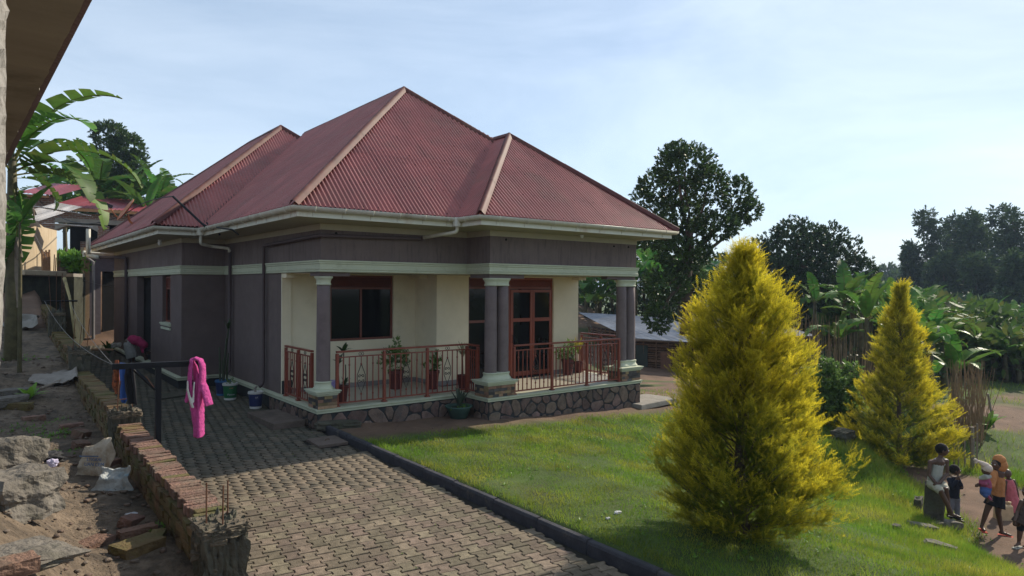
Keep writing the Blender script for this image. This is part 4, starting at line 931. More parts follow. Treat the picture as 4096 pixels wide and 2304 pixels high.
def wire(a, c, sag, name, label, m='rebar', r=.004, n=14, cat='wire', group=None):
    a, c = Vector(a), Vector(c); b = MB(); b.tube([a + (c - a) * (k / n) + Vector((0, 0, -4 * sag * (k / n) * (1 - k / n))) for k in range(n + 1)], r, 5); return solo(b.build(name, M[m]), label, cat, group)
simple('wirem', (.16, .15, .14), .5)
wire(P(283, 915, 8.15), P(175, 757, 17.3), .12, 'clothes_wire', 'right clothes line wire running from the near post back to the far post', 'wirem')
wire(P(283, 917, 8.13), P(112, 757, 17), .22, 'clothes_wire', 'left clothes line wire sagging past the mossy pillars', 'wirem')
wire(P(190, 697, 21), P(290, 722, 24.5), .05, 'thin_wire', 'thin pale wire from the concrete landing to the house corner', 'wirem', .006)
wire(P(80, 575, 20), P(118, 650, 19), .0, 'thin_wire', 'thin wire slanting across the pale hut wall', 'wirem', .005)
# laundry
def cloth_hang(name, pts, m, label, seed, n=18, dep_n=.03, cat='garment', group='laundry on the line'):
    "pts: (left point, right point) rows from top to bottom"
    vs = []
    for k in range(n + 1):
        t = k / n * (len(pts) - 1); i = min(int(t), len(pts) - 2); f = t - i
        a = Vector(pts[i][0]) * (1 - f) + Vector(pts[i + 1][0]) * f; c = Vector(pts[i][1]) * (1 - f) + Vector(pts[i + 1][1]) * f
        for j in range(n + 1):
            s = j / n; p = a * (1 - s) + c * s; dd = dep_n * (math.sin(s * 9 + seed) * .7 + noise.noise(Vector((s * 4, k * .12, seed)))) * min(1, k / 4)
            vs.append(p + Vector(FW) * dd)
    b = MB(); q = n + 1; b.add(vs, [(i * q + j, (i + 1) * q + j, (i + 1) * q + j + 1, i * q + j + 1) for i in range(n) for j in range(n)])
    o = b.build(name, m, None, smooth=True); md = o.modifiers.new('thick', 'SOLIDIFY'); md.thickness = .006; md.offset = 0
    return solo(o, label, cat, group)
D1 = 9.2
cloth_hang('patterned_dress', [(P(290, 906, D1), P(298, 906, D1)), (P(284, 925, D1), P(301, 925, D1)), (P(281, 950, D1), P(300, 950, D1)), (P(280, 972, D1), P(303, 975, D1)), (P(288, 990, D1), P(302, 992, D1))],
           mat('orange_black_print', (.30, .085, .03), .8, .3, 30, stain=(.02, .015, .012), stain_amt=1, stain_scale=22, stain_pos=.46), 'orange cloth with dark print hanging leftmost on the line', 1)
cloth_hang('blue_garment', [(P(302, 912, D1 - .1), P(319, 914, D1 - .1)), (P(300, 935, D1 - .1), P(320, 935, D1 - .1)), (P(300, 1000, D1 - .1), P(325, 1003, D1 - .1)), (P(306, 1012, D1 - .1), P(316, 1015, D1 - .1))], simple('blue_cloth', (.05, .12, .36), .8), 'blue cloth hanging beside the orange print', 2)
cloth_hang('dark_trousers', [(P(316, 922, D1 - .3), P(336, 924, D1 - .3)), (P(312, 945, D1 - .3), P(340, 940, D1 - .3)), (P(316, 985, D1 - .3), P(345, 985, D1 - .3)), (P(322, 1015, D1 - .3), P(346, 1018, D1 - .3))], simple('dark_cloth', (.018, .017, .02), .9), 'dark trousers hanging rightmost of the laundry on the line', 3)
def blob_union(name, parts, m, parent=None, vox=.012, disp=0, dsc=.02, smooth=2):
    "one continuous surface grown over tapered tubes and ellipsoids"
    b = MB()
    for pt in parts:
        if pt[0] == 't':
            _, pts, rs = pt[:3]; fl = pt[3] if len(pt) > 3 else 1.0; b.tube(pts, rs, 10, True, fl)
            for p_, r_ in ((pts[0], rs[0]), (pts[-1], rs[-1])): 
                if fl == 1.0: add_ball(b, p_, (r_, r_, r_))
        else: add_ball(b, pt[1], pt[2], pt[3] if len(pt) > 3 else None)
    o = b.build(name, m, parent, smooth=True); md = o.modifiers.new('merge', 'REMESH'); md.mode = 'VOXEL'; md.voxel_size = vox; md.use_smooth_shade = True
    if smooth: s_ = o.modifiers.new('soften', 'SMOOTH'); s_.iterations = smooth; s_.factor = .6
    if disp: tx = bpy.data.textures.new(name, 'CLOUDS'); tx.noise_scale = dsc; dm = o.modifiers.new('nap', 'DISPLACE'); dm.texture = tx; dm.strength = disp; dm.mid_level = .5; dm.texture_coords = 'LOCAL'
    return o
def add_ball(b, c, r, Rm=None, n=8):
    vs = [Vector((0, 0, r[2]))]; fs = []
    for i in range(1, n):
        for k in range(2 * n):
            th = math.pi * i / n; ph = math.pi * k / n; vs.append(Vector((r[0] * math.sin(th) * math.cos(ph), r[1] * math.sin(th) * math.sin(ph), r[2] * math.cos(th))))
    vs.append(Vector((0, 0, -r[2]))); m_ = 2 * n
    for k in range(m_):
        fs.append((0, 1 + k, 1 + (k + 1) % m_)); fs.append((len(vs) - 1, 1 + (n - 2) * m_ + (k + 1) % m_, 1 + (n - 2) * m_ + k))
        for i in range(n - 2): fs.append((1 + i * m_ + k, 1 + (i + 1) * m_ + k, 1 + (i + 1) * m_ + (k + 1) % m_, 1 + i * m_ + (k + 1) % m_))
    if Rm is not None: vs = [Rm @ v for v in vs]
    b.add([v + Vector(c) for v in vs], fs)
D2 = 8.52
simple('pinkterry', (.60, .08, .30), .95, var=.14, scale=30, bump=1.0, bscale=130)
simple('whiteterry', (.62, .60, .56), .95, var=.08, bump=.6, bscale=120)
rb = thing('bathrobe', 'bright pink fluffy bathrobe with white collar hung on the post end', 'bathrobe', tuple(P(500, 905, D2)))
PP = lambda u, v, dd=0: P(u, v, D2 + dd)
blob_union('robe', [('t', [PP(480, 905), PP(492, 901), PP(504, 906), PP(510, 920), PP(510, 945), PP(506, 985), PP(504, 1030), PP(504, 1070), PP(504, 1098)], [.040, .050, .062, .066, .074, .080, .080, .085, .088], .42),
                    ('t', [PP(482, 906, -.05), PP(479, 930, -.05), PP(477, 965, -.05), PP(480, 1000, -.04), PP(487, 1035), PP(492, 1070), PP(494, 1100)], [.045, .055, .062, .066, .070, .07, .07], .42),
                    ('t', [PP(486, 906, .05), PP(493, 930, .06), PP(494, 950, .04)], [.03, .06, .07], .5), ('t', [PP(494, 940, .03), PP(494, 1000, .02), PP(497, 1060), PP(499, 1100)], [.07, .08, .08, .085], .45),
                    ('t', [PP(508, 955, .0), PP(515, 975, -.02), PP(521, 998, -.03), PP(526, 1020, -.03)], [.045, .058, .064, .066], .42), ('t', [PP(476, 975), PP(470, 1000, .02), PP(468, 1012, .02)], [.04, .042, .04], .42)], M['pinkterry'], rb, .010, .018, .04, 1)
blob_union('collar_lining', [('t', [PP(472, 958, -.11), PP(472, 980, -.115), PP(477, 1000, -.115), PP(485, 1026, -.10)], [.022, .032, .038, .044], .35), ('t', [PP(489, 960, -.10), PP(487, 982, -.105), PP(486, 1012, -.105)], [.016, .018, .022], .5)], M['whiteterry'], rb, .009, .004, .02, 2)
# ------------------------------------------------------------ buckets, step, yard things
def bucket(name, u, x, y, label, body, lid, letters=None, h=.36, r=.15, group='paint buckets along the house wall', parts=True):
    z = pav_z(x, y); t = thing(name, label, 'bucket', (x, y, z), group=group)
    b = MB(); b.lathe([(r * .80, 0), (r * .82, .01), (r * .97, h * .86), (r * .99, h * .88), (r * .9, h * .9), (r * .85, h * .5)], (x, y, z), 24); b.build('pail', body, t, smooth=False)
    b = MB()
    for zz in (.87, .92): b.lathe([(r * .98, h * zz), (r * 1.07, h * (zz + .005)), (r * 1.07, h * (zz + .03)), (r * .99, h * (zz + .035))], (x, y, z), 24)
    b.lathe([(r * 1.0, h * .96), (r * 1.04, h * .965), (r * 1.04, h), (r * .96, h), (r * .94, h * .9)], (x, y, z), 24, False); b.build('rim', lid, t)
    b = MB(); b.lathe([(r * .80, -.0), (r * .825, .0), (r * .84, .045), (r * .82, .05)], (x, y, z), 24); b.build('foot_band', lid, t)
    b = MB(); b.lathe([(.001, h * .8), (r * .93, h * .8)], (x, y, z), 16, False); b.build('soil', M['mud'], t)
    if letters:
        a = math.atan2(C[1] - y, C[0] - x) + .15
        for s, zz, sz_, m_ in letters:
            n_ = len(s)
            rr_ = r * (.84 + .15 * zz) + .004
            flat_text(s, Vector((x + math.cos(a) * rr_, y + math.sin(a) * rr_, z + h * zz)), sz_, m_, t, a + math.pi / 2, 0)
    return t, (x, y, z + h * .82)
simple('navy', (.02, .03, .10), .4, spec=.5); simple('pailgreen', (.02, .13, .05), .4, spec=.5); simple('lidwhite', (.58, .57, .54), .5); simple('paleprint', (.5, .5, .55), .6); simple('orangeprint', (.6, .22, .10), .6); simple('paleblue', (.05, .16, .35), .5)
simple('darkpail', (.03, .06, .06), .5)
t, bt1 = bucket('paint_bucket', 0, -.32, 2.7, 'navy blue paint bucket with white rim nearest the concrete step', M['navy'], M['lidwhite'], [('LUX', .66, .035, M['paleprint']), ('* * *', .58, .03, M['paleprint'])])
t, bt2 = bucket('paint_bucket', 0, -.47, 4.05, 'green and white paint bucket with orange stripes on its print', M['pailgreen'], M['lidwhite'], [('===', .68, .05, M['orangeprint']), ('Plascon', .30, .055, M['paleprint'])], h=.38, r=.16)
t, bt3 = bucket('paint_bucket', 0, -.44, 4.75, 'dark blue bucket with bright blue rim holding the tall cactus', M['navy'], M['paleblue'], [('...', .45, .05, M['paleprint'])], h=.36, r=.17)
t, bt4 = bucket('paint_bucket', 0, -.66, 5.80, 'dark teal bucket half hidden behind the pink robe', M['darkpail'], M['lidwhite'], None, h=.3, r=.14)
b = MB(); b.obox((-.44, 1.10, .15), .62, 1.45, .13, Matrix.Rotation(.02, 3, 'Z'), .008); solo(b.build('concrete_step', M['step'], bev=.012), 'low loose concrete slab step against the verandah side', 'step')
b = MB(); b.obox((-1.55, 5.2, .175), .7, .6, .04, Matrix.Rotation(.3, 3, 'Z'), .01); solo(b.build('drain_cover', M['concd'], bev=.008), 'dark flat concrete cover in the shaded paving behind the robe', 'cover')
b = MB(); b.obox((1.0, -.33, .17), .9, .35, .12, Matrix.Rotation(-.35, 3, 'Z'), .03); 
solo(lump('rough_slab', (.28, -.22, .16), (.8, .3, .16), M['concd'], None, 21, 6, .08, .85, (0, .05, -.25), fr=3), 'rough dark cement lump where kerb meets the plinth corner', 'slab')
b = MB(); p = G(1650, 1022); b.obox((p[0], p[1] + .4, p[2] + .06), 1.6, 1.0, .14, Matrix.Rotation(.1, 3, 'Z'), .01); solo(b.build('concrete_cover', M['conc'], bev=.02), 'flat pale concrete cover at the lawn edge right of the house', 'cover')
b = MB(); b.tube([P(230, 879, 16.2), P(284, 880, 17)], .03, 4); solo(b.build('loose_plank', M['wood']), 'short pale plank bridging from the mossy pillar over the yard', 'plank')
b = MB(); b.tube([P(162, 700, 20), P(176, 750, 19), P(189, 850, 18)], [.05, .035, .03], 5); solo(b.build('bamboo_pole', simple('yellow_bamboo', (.34, .27, .12), .8, stain=(.05, .04, .03), stain_amt=.8, stain_scale=2)), 'crooked yellowish pole leaning below the concrete landing', 'pole')
b = MB(); b.obox((P(46, 645, 13.5) + P(45, 745, 13.5)) / 2, .12, .05, 1.25); solo(b.build('timber_post', M['greywood']), 'grey upright timber post in front of the pale hut', 'post')
q0, q1 = Vector(P(12, 490, 13.6)), Vector(P(50, 650, 13.4)); b = MB(); dd = (q1 - q0); Mx = dd.to_track_quat('Z', 'X').to_matrix(); b.obox((q0 + q1) / 2, .14, .05, dd.length, Mx); solo(b.build('leaning_plank', M['greywood']), 'brown plank leaning from the eave down to the timber post', 'plank')
# satellite dish on the wing eave
dp = 21.5
ds = thing('satellite_dish', 'small orange satellite dish seen edge on at the wing eave', 'satellite dish', tuple(P(352, 580, dp)))
simple('dishorange', (.42, .13, .045), .6, stain=(.30, .22, .15), stain_amt=.5)
cc = Vector(P(320, 530, dp)); ax_ = Vector(P(341, 499, dp)) - Vector(P(299, 549, dp)); rd = ax_.length / 2; a1_ = ax_.normalized(); ray_ = (cc - Vector(C)).normalized(); nn_ = a1_.cross(ray_) + ray_ * -.10; nn_ = (nn_ - a1_ * nn_.dot(a1_)).normalized(); a2_ = a1_.cross(nn_)
b = MB(); vs = []; 
for i in range(7):
    for k in range(20):
        r_ = rd * i / 6 + 1e-4; th = 2 * math.pi * k / 20; vs.append(cc + a1_ * r_ * math.cos(th) + a2_ * r_ * math.sin(th) + nn_ * (r_ * r_ * .16 / rd))
b.add(vs, [(i * 20 + k, i * 20 + (k + 1) % 20, (i + 1) * 20 + (k + 1) % 20, (i + 1) * 20 + k) for i in range(6) for k in range(20)]); o = b.build('dish', M['dishorange'], ds, smooth=True); md = o.modifiers.new('t', 'SOLIDIFY'); md.thickness = .015
b = MB(); b.tube([P(322, 540, dp), P(326, 556, dp), P(345, 574, dp), P(362, 589, dp)], .035, 8); b.build('mount_arm', M['dishorange'], ds)
b = MB(); b.tube([P(297, 548, dp), P(285, 535, dp), P(277, 521, dp)], .018, 6); b.build('feed_arm', M['dishorange'], ds)
b = MB(); b.obox(P(275, 518, dp), .18, .12, .10, Matrix.Rotation(.4, 3, 'Y')); b.obox(P(268, 515, dp), .06, .08, .08); b.build('receiver', simple('lnb_black', (.03, .03, .035), .5), ds, kind=None)
sp_ = thing('service_pole', 'black steel service pole angled up from the gutter corner carrying a cable', 'pole', tuple(P(515, 572, 16)))
b = MB(); b.tube([P(435, 494, 16), P(517, 571, 16)], .028, 8); b.build('bar', M['blacks'], sp_)
b = MB(); b.tube([P(520, 560, 16.0), P(532, 576, 15.9), P(505, 560, 16.0)], .022, 6); b.build('bracket', M['blacks'], sp_)
b = MB(); b.tube([P(520, 573, 15.9), P(545, 576, 15.8), P(551, 585, 15.8), P(553, 592, 15.8)], .022, 6); b.build('hook', M['blacks'], sp_)
wire(P(435, 494, 16), P(325, 532, 22), -.1, 'power_cable', 'black cable from the angled service pole towards the dish', 'blacks', .015)
wire(P(325, 532, 22), P(100, 505, 32), .7, 'power_cable', 'black cable running left over the unfinished brick house', 'blacks', .018)
b = MB(); b.tube([P(545, 572, 15), P(585, 578, 14.6), P(600, 590, 14.5)], .018, 5); solo(b.build('twisted_wires', M['blacks']), 'short twisted wires under the eave right of the service pole', 'wire')
# ------------------------------------------------------------ background buildings
bm_ = bpy.data.materials.new('far_brickwork'); bm_.use_nodes = True; t_ = bm_.node_tree; B_ = t_.nodes['Principled BSDF']; bt = t_.nodes.new('ShaderNodeTexBrick'); tcn = t_.nodes.new('ShaderNodeTexCoord'); 
bt.inputs['Color1'].default_value = (.20, .085, .05, 1); bt.inputs['Color2'].default_value = (.13, .07, .05, 1); bt.inputs['Mortar'].default_value = (.26, .22, .18, 1); bt.inputs['Scale'].default_value = 1; bt.inputs['Mortar Size'].default_value = .014
bt.inputs['Brick Width'].default_value = .24; bt.inputs['Row Height'].default_value = .095
t_.links.new(tcn.outputs['UV'], bt.inputs['Vector']); t_.links.new(bt.outputs[0], B_.inputs['Base Color']); B_.inputs['Roughness'].default_value = .95
bpn = t_.nodes.new('ShaderNodeBump'); bpn.inputs['Distance'].default_value = .01; bpn.invert = True; t_.links.new(bt.outputs['Fac'], bpn.inputs['Height']); t_.links.new(bpn.outputs[0], B_.inputs['Normal'])
def uvwall(o):
    me = o.data; uv = me.uv_layers.new(name='UVMap')
    for p in me.polygons:
        n = p.normal; ax = Vector((-n.y, n.x, 0)); ax = ax.normalized() if ax.length > .1 else Vector((1, 0, 0))
        for li in p.loop_indices:
            v = me.vertices[me.loops[li].vertex_index].co; uv.data[li].uv = (v.dot(ax), v.z if abs(n.z) < .7 else v.y)
def panel(a, b_, z0, z1, th, name, m, parent):
    "upright wall from plan point a to b_"
    a, b_ = Vector((a[0], a[1], 0)), Vector((b_[0], b_[1], 0)); d = (b_ - a); l = d.length; d.normalize(); n = Vector((d.y, -d.x, 0)); Mx = Matrix((d, n, (0, 0, 1))).transposed()
    b = MB(); b.obox((a + b_) / 2 - n * th / 2 + Vector((0, 0, (z0 + z1) / 2)), l, th, z1 - z0, Mx); o = b.build(name, m, parent)
    if m is bm_: uvwall(o)
    return o
def zof(v, dep): return float(P(1288, v, dep)[2])
def corr_sheet(parent, o, e, upv, L_, Wd, m, n_sheets=1, pitch=.08, amp=.012, nm='roof_sheet', sag=0.0, seed=0):
    "corrugated sheets laid side by side from o along e, each Wd/n wide, running L_ along upv"
    o, e, upv = Vector(o), Vector(e).normalized(), Vector(upv).normalized(); n = e.cross(upv).normalized(); n = n if n.z > 0 else -n; rr = random.Random(seed); w_ = Wd / n_sheets
    for s in range(n_sheets):
        k = max(4, int(w_ / pitch * 4)); vs = []; off = .006 * (s % 2) + rr.uniform(0, .012); l0, l1 = rr.uniform(-.06, .06), rr.uniform(-.05, .05)
        for i in range(k + 1):
            x = s * w_ + (w_ + .03) * i / k; h = amp * math.sin(2 * math.pi * x / pitch) + off
            for j in range(4):
                t = (l0 * (j == 0) + L_ * j / 3 + l1 * (j == 3)); vs.append(o + e * x + upv * t + n * (h - sag * math.sin(math.pi * j / 3)))
        MB().add(vs, [(i * 4 + j, i * 4 + j + 1, (i + 1) * 4 + j + 1, (i + 1) * 4 + j) for i in range(k) for j in range(3)]).build(nm, m, parent, smooth=True)
# unfinished brick house
A, B2 = P(112, 690, 32), P(372, 690, 34.5); br = thing('unfinished_brick_house', 'unfinished red brick house with purple red tin roof and a wide dark arched opening', 'house', tuple((A + B2) / 2))
dA = (B2 - A) / np.linalg.norm(B2[:2] - A[:2]); fr = lambda u: A + (B2 - A) * ((u - 112) / 260)
zb = 3.2; D_ = lambda u: 32 + 2.5 * (u - 112) / 260
z_ = lambda v, u: zof(v, D_(u))
panel(fr(60), fr(136), zb, z_(498, 120), .3, 'wall', bm_, br); panel(fr(241), fr(270), zb, z_(574, 255), .3, 'wall', bm_, br); panel(fr(297), fr(380), zb, z_(574, 330), .3, 'wall', bm_, br); panel(fr(270), fr(297), zb, z_(577 + 18, 280), .3, 'wall', bm_, br)
panel(fr(136), fr(380), z_(556, 200), z_(543, 200), .3, 'wall', bm_, br)
panel(fr(136), fr(380), z_(572, 300), z_(556, 200), .32, 'ring_beam', M['conc'], br).hide_render = False
# arch lintel
a_, c_ = fr(136), fr(241); b = MB(); vs = []; zt_ = z_(572, 190)
for k in range(13):
    s = k / 12; p = a_ + (c_ - a_) * s; zz = zt_ - .30 * (2 * s - 1) ** 2; vs += [(p[0], p[1], zz), (p[0], p[1], zt_ + .03), (p[0] + FW[0] * .3, p[1] + FW[1] * .3, zz), (p[0] + FW[0] * .3, p[1] + FW[1] * .3, zt_ + .03)]
b.add(vs, [(4 * k, 4 * k + 4, 4 * k + 5, 4 * k + 1) for k in range(12)] + [(4 * k, 4 * k + 2, 4 * k + 6, 4 * k + 4) for k in range(12)]); b.build('arch', M['conc'], br)
off = np.array((FW[0], FW[1], 0)) * 2.2
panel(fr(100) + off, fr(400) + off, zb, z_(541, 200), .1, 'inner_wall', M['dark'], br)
off2 = np.array((FW[0], FW[1], 0)) * .9; panel(fr(169) + off2, fr(212) + off2, zb, z_(611, 190), .25, 'half_wall', bm_, br)
b = MB(); 
e = Vector(dA); e.z = 0; e.normalize(); bk = Vector((FW[0], FW[1], 0)).normalized()
o = Vector(fr(134)) - bk * .5; o.z = z_(528, 134); upv = (bk + Vector((0, 0, .32))).normalized(); corr_sheet(br, o, e, upv, 2.6, 5.2, mat('magenta_roof_sheet', (.22, .045, .06), .35, .15, 2, spec=.6, objrand=.15), 6, .16, .02, seed=3)
simple('neworange', (.38, .19, .09), .8); panel(Vector(fr(134)) - bk * .45, Vector(fr(380)) - bk * .45, z_(539, 200), z_(531, 200), .05, 'fascia_board', M['neworange'], br)
o = Vector(fr(70)) - bk * .6; o.z = z_(497, 100); corr_sheet(br, o, e, upv, 2.6, 1.55, bpy.data.materials['magenta_roof_sheet'], 2, .16, .02, seed=4)
panel(Vector(fr(70)) - bk * .5, Vector(fr(139)) - bk * .5, z_(505, 100), z_(499, 100), .05, 'fascia_board', M['neworange'], br)
o = Vector(fr(290)) + bk * .5; o.z = z_(545, 300) - .1; corr_sheet(br, o, e, upv, 1.6, 2.6, bpy.data.materials['magenta_roof_sheet'], 3, .16, .02, seed=5)
# pale hut with a tin roof
ht = thing('rendered_hut', 'small pale rendered hut with grey tin roof in front of the brick house', 'hut', tuple(P(110, 690, 23)))
pA, pB, pC = P(14, 690, 21.5), P(87, 690, 22.8), P(110, 690, 24.2); zb2 = float(P(87, 690, 22.8)[2])
pA[2] = pB[2] = pC[2] = zb2
def zz(v, dp): return zof(v, dp)
b = MB(); pts = [(0, 575), (.3, 555), (.6, 533), (.8, 540), (1, 560)]
vs = []
for s, v in pts: q = pA + (pB - pA) * s; dq = 21.5 + 1.3 * s; vs += [(q[0], q[1], zb2 - .6), (q[0], q[1], zz(v, dq))]
b.add(vs, [(2 * k, 2 * k + 2, 2 * k + 3, 2 * k + 1) for k in range(4)]); b.build('front_wall', M['hut'], ht)
b = MB(); vs = [(pB[0], pB[1], zb2), (pC[0], pC[1], zb2), (pC[0], pC[1], zz(578, 24.2)), (pB[0], pB[1], zz(560, 22.8)), (pC[0] + .5, pC[1] + 1.5, zb2), (pC[0] + .5, pC[1] + 1.5, zz(578, 24.2))]; b.add(vs, [(0, 1, 2, 3), (1, 4, 5, 2)]); b.build('end_wall', M['hut'], ht)
rv0 = Vector((RT[0], RT[1], 0)).normalized(); e2 = Vector(pB - pA); e2.z = 0; e2.normalize()
o = Vector(P(20, 545, 21.0)); corr_sheet(ht, o, e2, Vector((bk.x, bk.y, .32)), 2.4, 1.35, M['tin'], 2, .10, .014, seed=8)
o = Vector(P(84, 519, 21.2)); corr_sheet(ht, o, Vector((bk.x, bk.y, -.02)), Vector((rv0.x, rv0.y, -.13)), .75, 1.7, M['tin'], 3, .10, .014, seed=9)
o = Vector(P(106, 562, 23.2)); corr_sheet(ht, o, Vector((bk.x, bk.y, 0.03)), Vector((rv0.x, rv0.y, -.05)), .7, 1.6, M['tin'], 2, .10, .014, seed=10)
b = MB(); b.tube([P(78, 513, 21.6), P(90, 540, 21.8)], .04, 5); b.tube([P(84, 525, 21.6), P(85, 552, 21.8)], .03, 5); b.build('roof_prop', M['greywood'], ht, kind=None)
# concrete landing on a mossy retaining wall
ld = thing('concrete_landing', 'pale concrete landing slab on top of the dark mossy retaining wall', 'landing', tuple(P(150, 695, 22)))
pL0, pL1 = P(62, 692, 20.5), P(168, 692, 23.0); e3 = Vector(pL1 - pL0); e3.z = 0; l3 = e3.length; e3.normalize(); n3 = Vector((e3.y, -e3.x, 0)); Mx3 = Matrix((e3, n3, (0, 0, 1))).transposed(); mid = Vector(pL0 + pL1) / 2; zt3 = zof(688, 22.3)
b = MB(); b.obox(Vector((mid.x, mid.y, zt3 - .08)) - n3 * 1.0, l3, 2.0, .16, Mx3); b.build('slab', M['hut'], ld, bev=.02)
b = MB(); b.obox(Vector((mid.x, mid.y, zt3 - 1.7)) - n3 * 1.1, l3 - .1, 1.9, 3.04, Mx3); b.build('retaining_wall', mat('mossy_retaining_wall', (.04, .042, .028), .95, .4, 3, 1, 12), ld)
b = MB(); p = P(146, 700, 21.6); b.box(p[0] - .08, p[0] + .08, p[1] - .08, p[1] + .08, .2, zt3 - .1)
rw = thing('retaining_wall', 'long dark retaining wall under the weedy plot behind the yard', 'wall', tuple(P(230, 720, 27.5)))
q0, q1 = P(186, 720, 25.8), P(232, 720, 27.8); panel(q0, q1, .1, zof(703, 27), .3, 'wall', bpy.data.materials['mossy_retaining_wall'], rw); panel(Vector(q0) - n3 * .02, Vector(q1) - n3 * .02, zof(703, 27), zof(695, 27), .4, 'capping', M['conc'], rw)
for k in range(7):
    b = MB(); u = 107 + k * 3; b.tube([P(u, 690, 22.2 + .1 * k), P(u + random.uniform(-2, 2), 626 + random.uniform(0, 9), 22.2 + .1 * k)], .03, 5); o = b.build('stacked_pole', M['wood']); solo(o, 'brown timber pole in the upright bundle on the concrete landing', 'pole', 'bundle of upright timber poles')
for k, (u, v1) in enumerate(((137, 640), (141, 648), (147, 636), (151, 650))):
    b = MB(); b.tube([P(u - 2, 695, 22.8), P(u, v1, 22.8)], .016, 5); solo(b.build('rebar_rod', M['rebar']), 'thin rebar rod sticking up from the edge of the landing', 'rod', 'rebar rods on the landing')
# outbuilding behind the wing
ob = thing('outbuilding', 'dark single storey outbuilding with a doorway behind the house wing', 'outbuilding', tuple(P(250, 860, 27)))
fo = lambda u: P(u, 860, 27.0 + (u - 212) * .012); zt4 = zof(640, 27)
panel(fo(211), fo(225), .1, zof(628, 27), .3, 'pilaster', mat('tan_plaster', (.25, .17, .10), .9), ob); panel(fo(225), fo(253), .1, zt4, .25, 'wall', mat('grey_purple_plaster', (.10, .085, .095), .9), ob)
panel(fo(253), fo(290), zof(688, 27), zt4, .25, 'wall', bpy.data.materials['grey_purple_plaster'], ob); b = MB(); dq = np.array((FW[0], FW[1], 0)) * .12; panel(fo(253) + dq, fo(292) + dq, .1, zof(688, 27), .05, 'doorway', M['dark'], ob)
panel(fo(211) - dq, fo(300) - dq, .1, .52, .5, 'door_step', M['conc'], ob); panel(fo(213) - dq, fo(300) - dq, zof(652, 27), zof(643, 27), .05, 'fascia_board', M['fascia'], ob)
b = MB(); b.tube([fo(216) - dq * 1.5 + (0, 0, zof(641, 27) - fo(216)[2]), fo(302) - dq * 1.5 + (0, 0, zof(641, 27) - fo(302)[2])], .07, 8); b.build('gutter', M['gutter'], ob)
b = MB(); q = fo(226) - dq * 1.4; b.tube([(q[0], q[1], zof(645, 27)), (q[0], q[1], zof(655, 27)), (q[0] + .2, q[1] - .05, zof(664, 27)), (q[0] + .2, q[1] - .05, .3)], .055, 8); b.build('downpipe', mat('dull_pipe', (.20, .19, .19), .6), ob)
o = Vector(fo(211)); o.z = zof(638, 27); corr_sheet(ob, o, e, (bk + Vector((0, 0, .3))), 1.6, 2.6, M['tin'], 3, .1, .015, seed=12)
# wattle hut right of the verandah
wh = thing('wattle_hut', 'low wattle hut of horizontal sticks with weathered zinc roof right of the verandah', 'hut', tuple(P(1600, 900, 32)))
w0, w1, w2 = P(1484, 862, 36.0), P(1590, 930, 31.0), P(1775, 930, 29.8)
bz = -1.25; tz_ = .30
def wattle_face(a, c, z0, z1, n, seed, z1b=None):
    rr = random.Random(seed); a, c = Vector((a[0], a[1], 0)), Vector((c[0], c[1], 0)); d = c - a; l = d.length; d.normalize(); nr = Vector((d.y, -d.x, 0)); nr = nr if nr.dot(Vector(FW)) < 0 else -nr
    pn = panel(a - nr * .08, c - nr * .08, z0, z1, .05, 'mud_infill', M['mud'], wh); k = 0; z = z0
    while z < z1:
        h = .055 + rr.random() * .03; s = 0
        while s < l:
            ll = rr.uniform(.7, 2.2); e_ = min(s + ll, l); b = MB(); th = .022 + rr.random() * .016
            if not (z1b and z + h > z1b(s)):
                b.tube([a + d * s + nr * .02 + Vector((0, 0, z + rr.uniform(-.02, .02))), a + d * (s + e_) / 2 + nr * .04 + Vector((0, 0, z + rr.uniform(-.02, .02))), a + d * e_ + nr * .02 + Vector((0, 0, z + rr.uniform(-.02, .02)))], th, 5); b.build('stick', M['wattle'], wh)
            s += ll * .9
        z += h * 1.5
    s = 0
    while s < l: b = MB(); q = a + d * s + nr * .05; b.tube([q + Vector((0, 0, z0)), q + Vector((rr.uniform(-.03, .03), 0, z1))], .035, 6); b.build('upright', M['wattle'], wh); s += .55
wattle_face(w1, w2, bz, tz_, 20, 1); wattle_face(w0, w1, bz, tz_ + .35, 20, 2)
dw = Vector(w2 - w1); dw.z = 0; dw.normalize(); nw = -Vector((-dw.y, dw.x, 0)); nw = nw if nw.dot(Vector(FW)) < 0 else -nw
f1 = lambda u: w1 + (w2 - w1) * ((u - 1590) / 185)
def whpanel(u0, u1, v0, v1, nm, m, o=.1):
    a, c = Vector(f1(u0)) + nw * o, Vector(f1(u1)) + nw * o; return panel(a, c, zof(v1, 30.8), zof(v0, 30.8), .05, nm, m, wh)
whpanel(1600, 1631, 867, 922, 'shutter', mat('green_shutter', (.035, .05, .045), .8)); whpanel(1664, 1690, 882, 935, 'door', mat('old_plank_door', (.16, .09, .065), .9, .2, 6))
e5 = Vector(P(1775, 858, 29.3) - P(1588, 845, 30.8)); e5.normalize(); u5 = Vector(P(1470, 786, 37.5) - P(1605, 850, 30.6)); L5 = u5.length
corr_sheet(wh, P(1588, 851, 30.6), e5, u5, L5, 4.9, M['tin'], 6, .076, .012, seed=20, sag=.05)
b = MB(); corr_sheet(wh, P(1840, 842, 29.5), Vector(P(2040, 845, 30.5) - P(1840, 842, 29.5)), Vector(P(1900, 806, 33.5) - P(2040, 845, 30.5)) , 3.6, 4.4, M['tin'], 5, .076, .012, seed=21)
b = MB(); b.tube([P(1850, 850, 29.6), P(2035, 848, 30.6)], .06, 6); b.build('roof_pole', M['neworange'], wh)
panel(P(1860, 850, 31), P(1990, 850, 31.8), bz - .6, .3, .1, 'shaded_wall', M['mud'], wh)
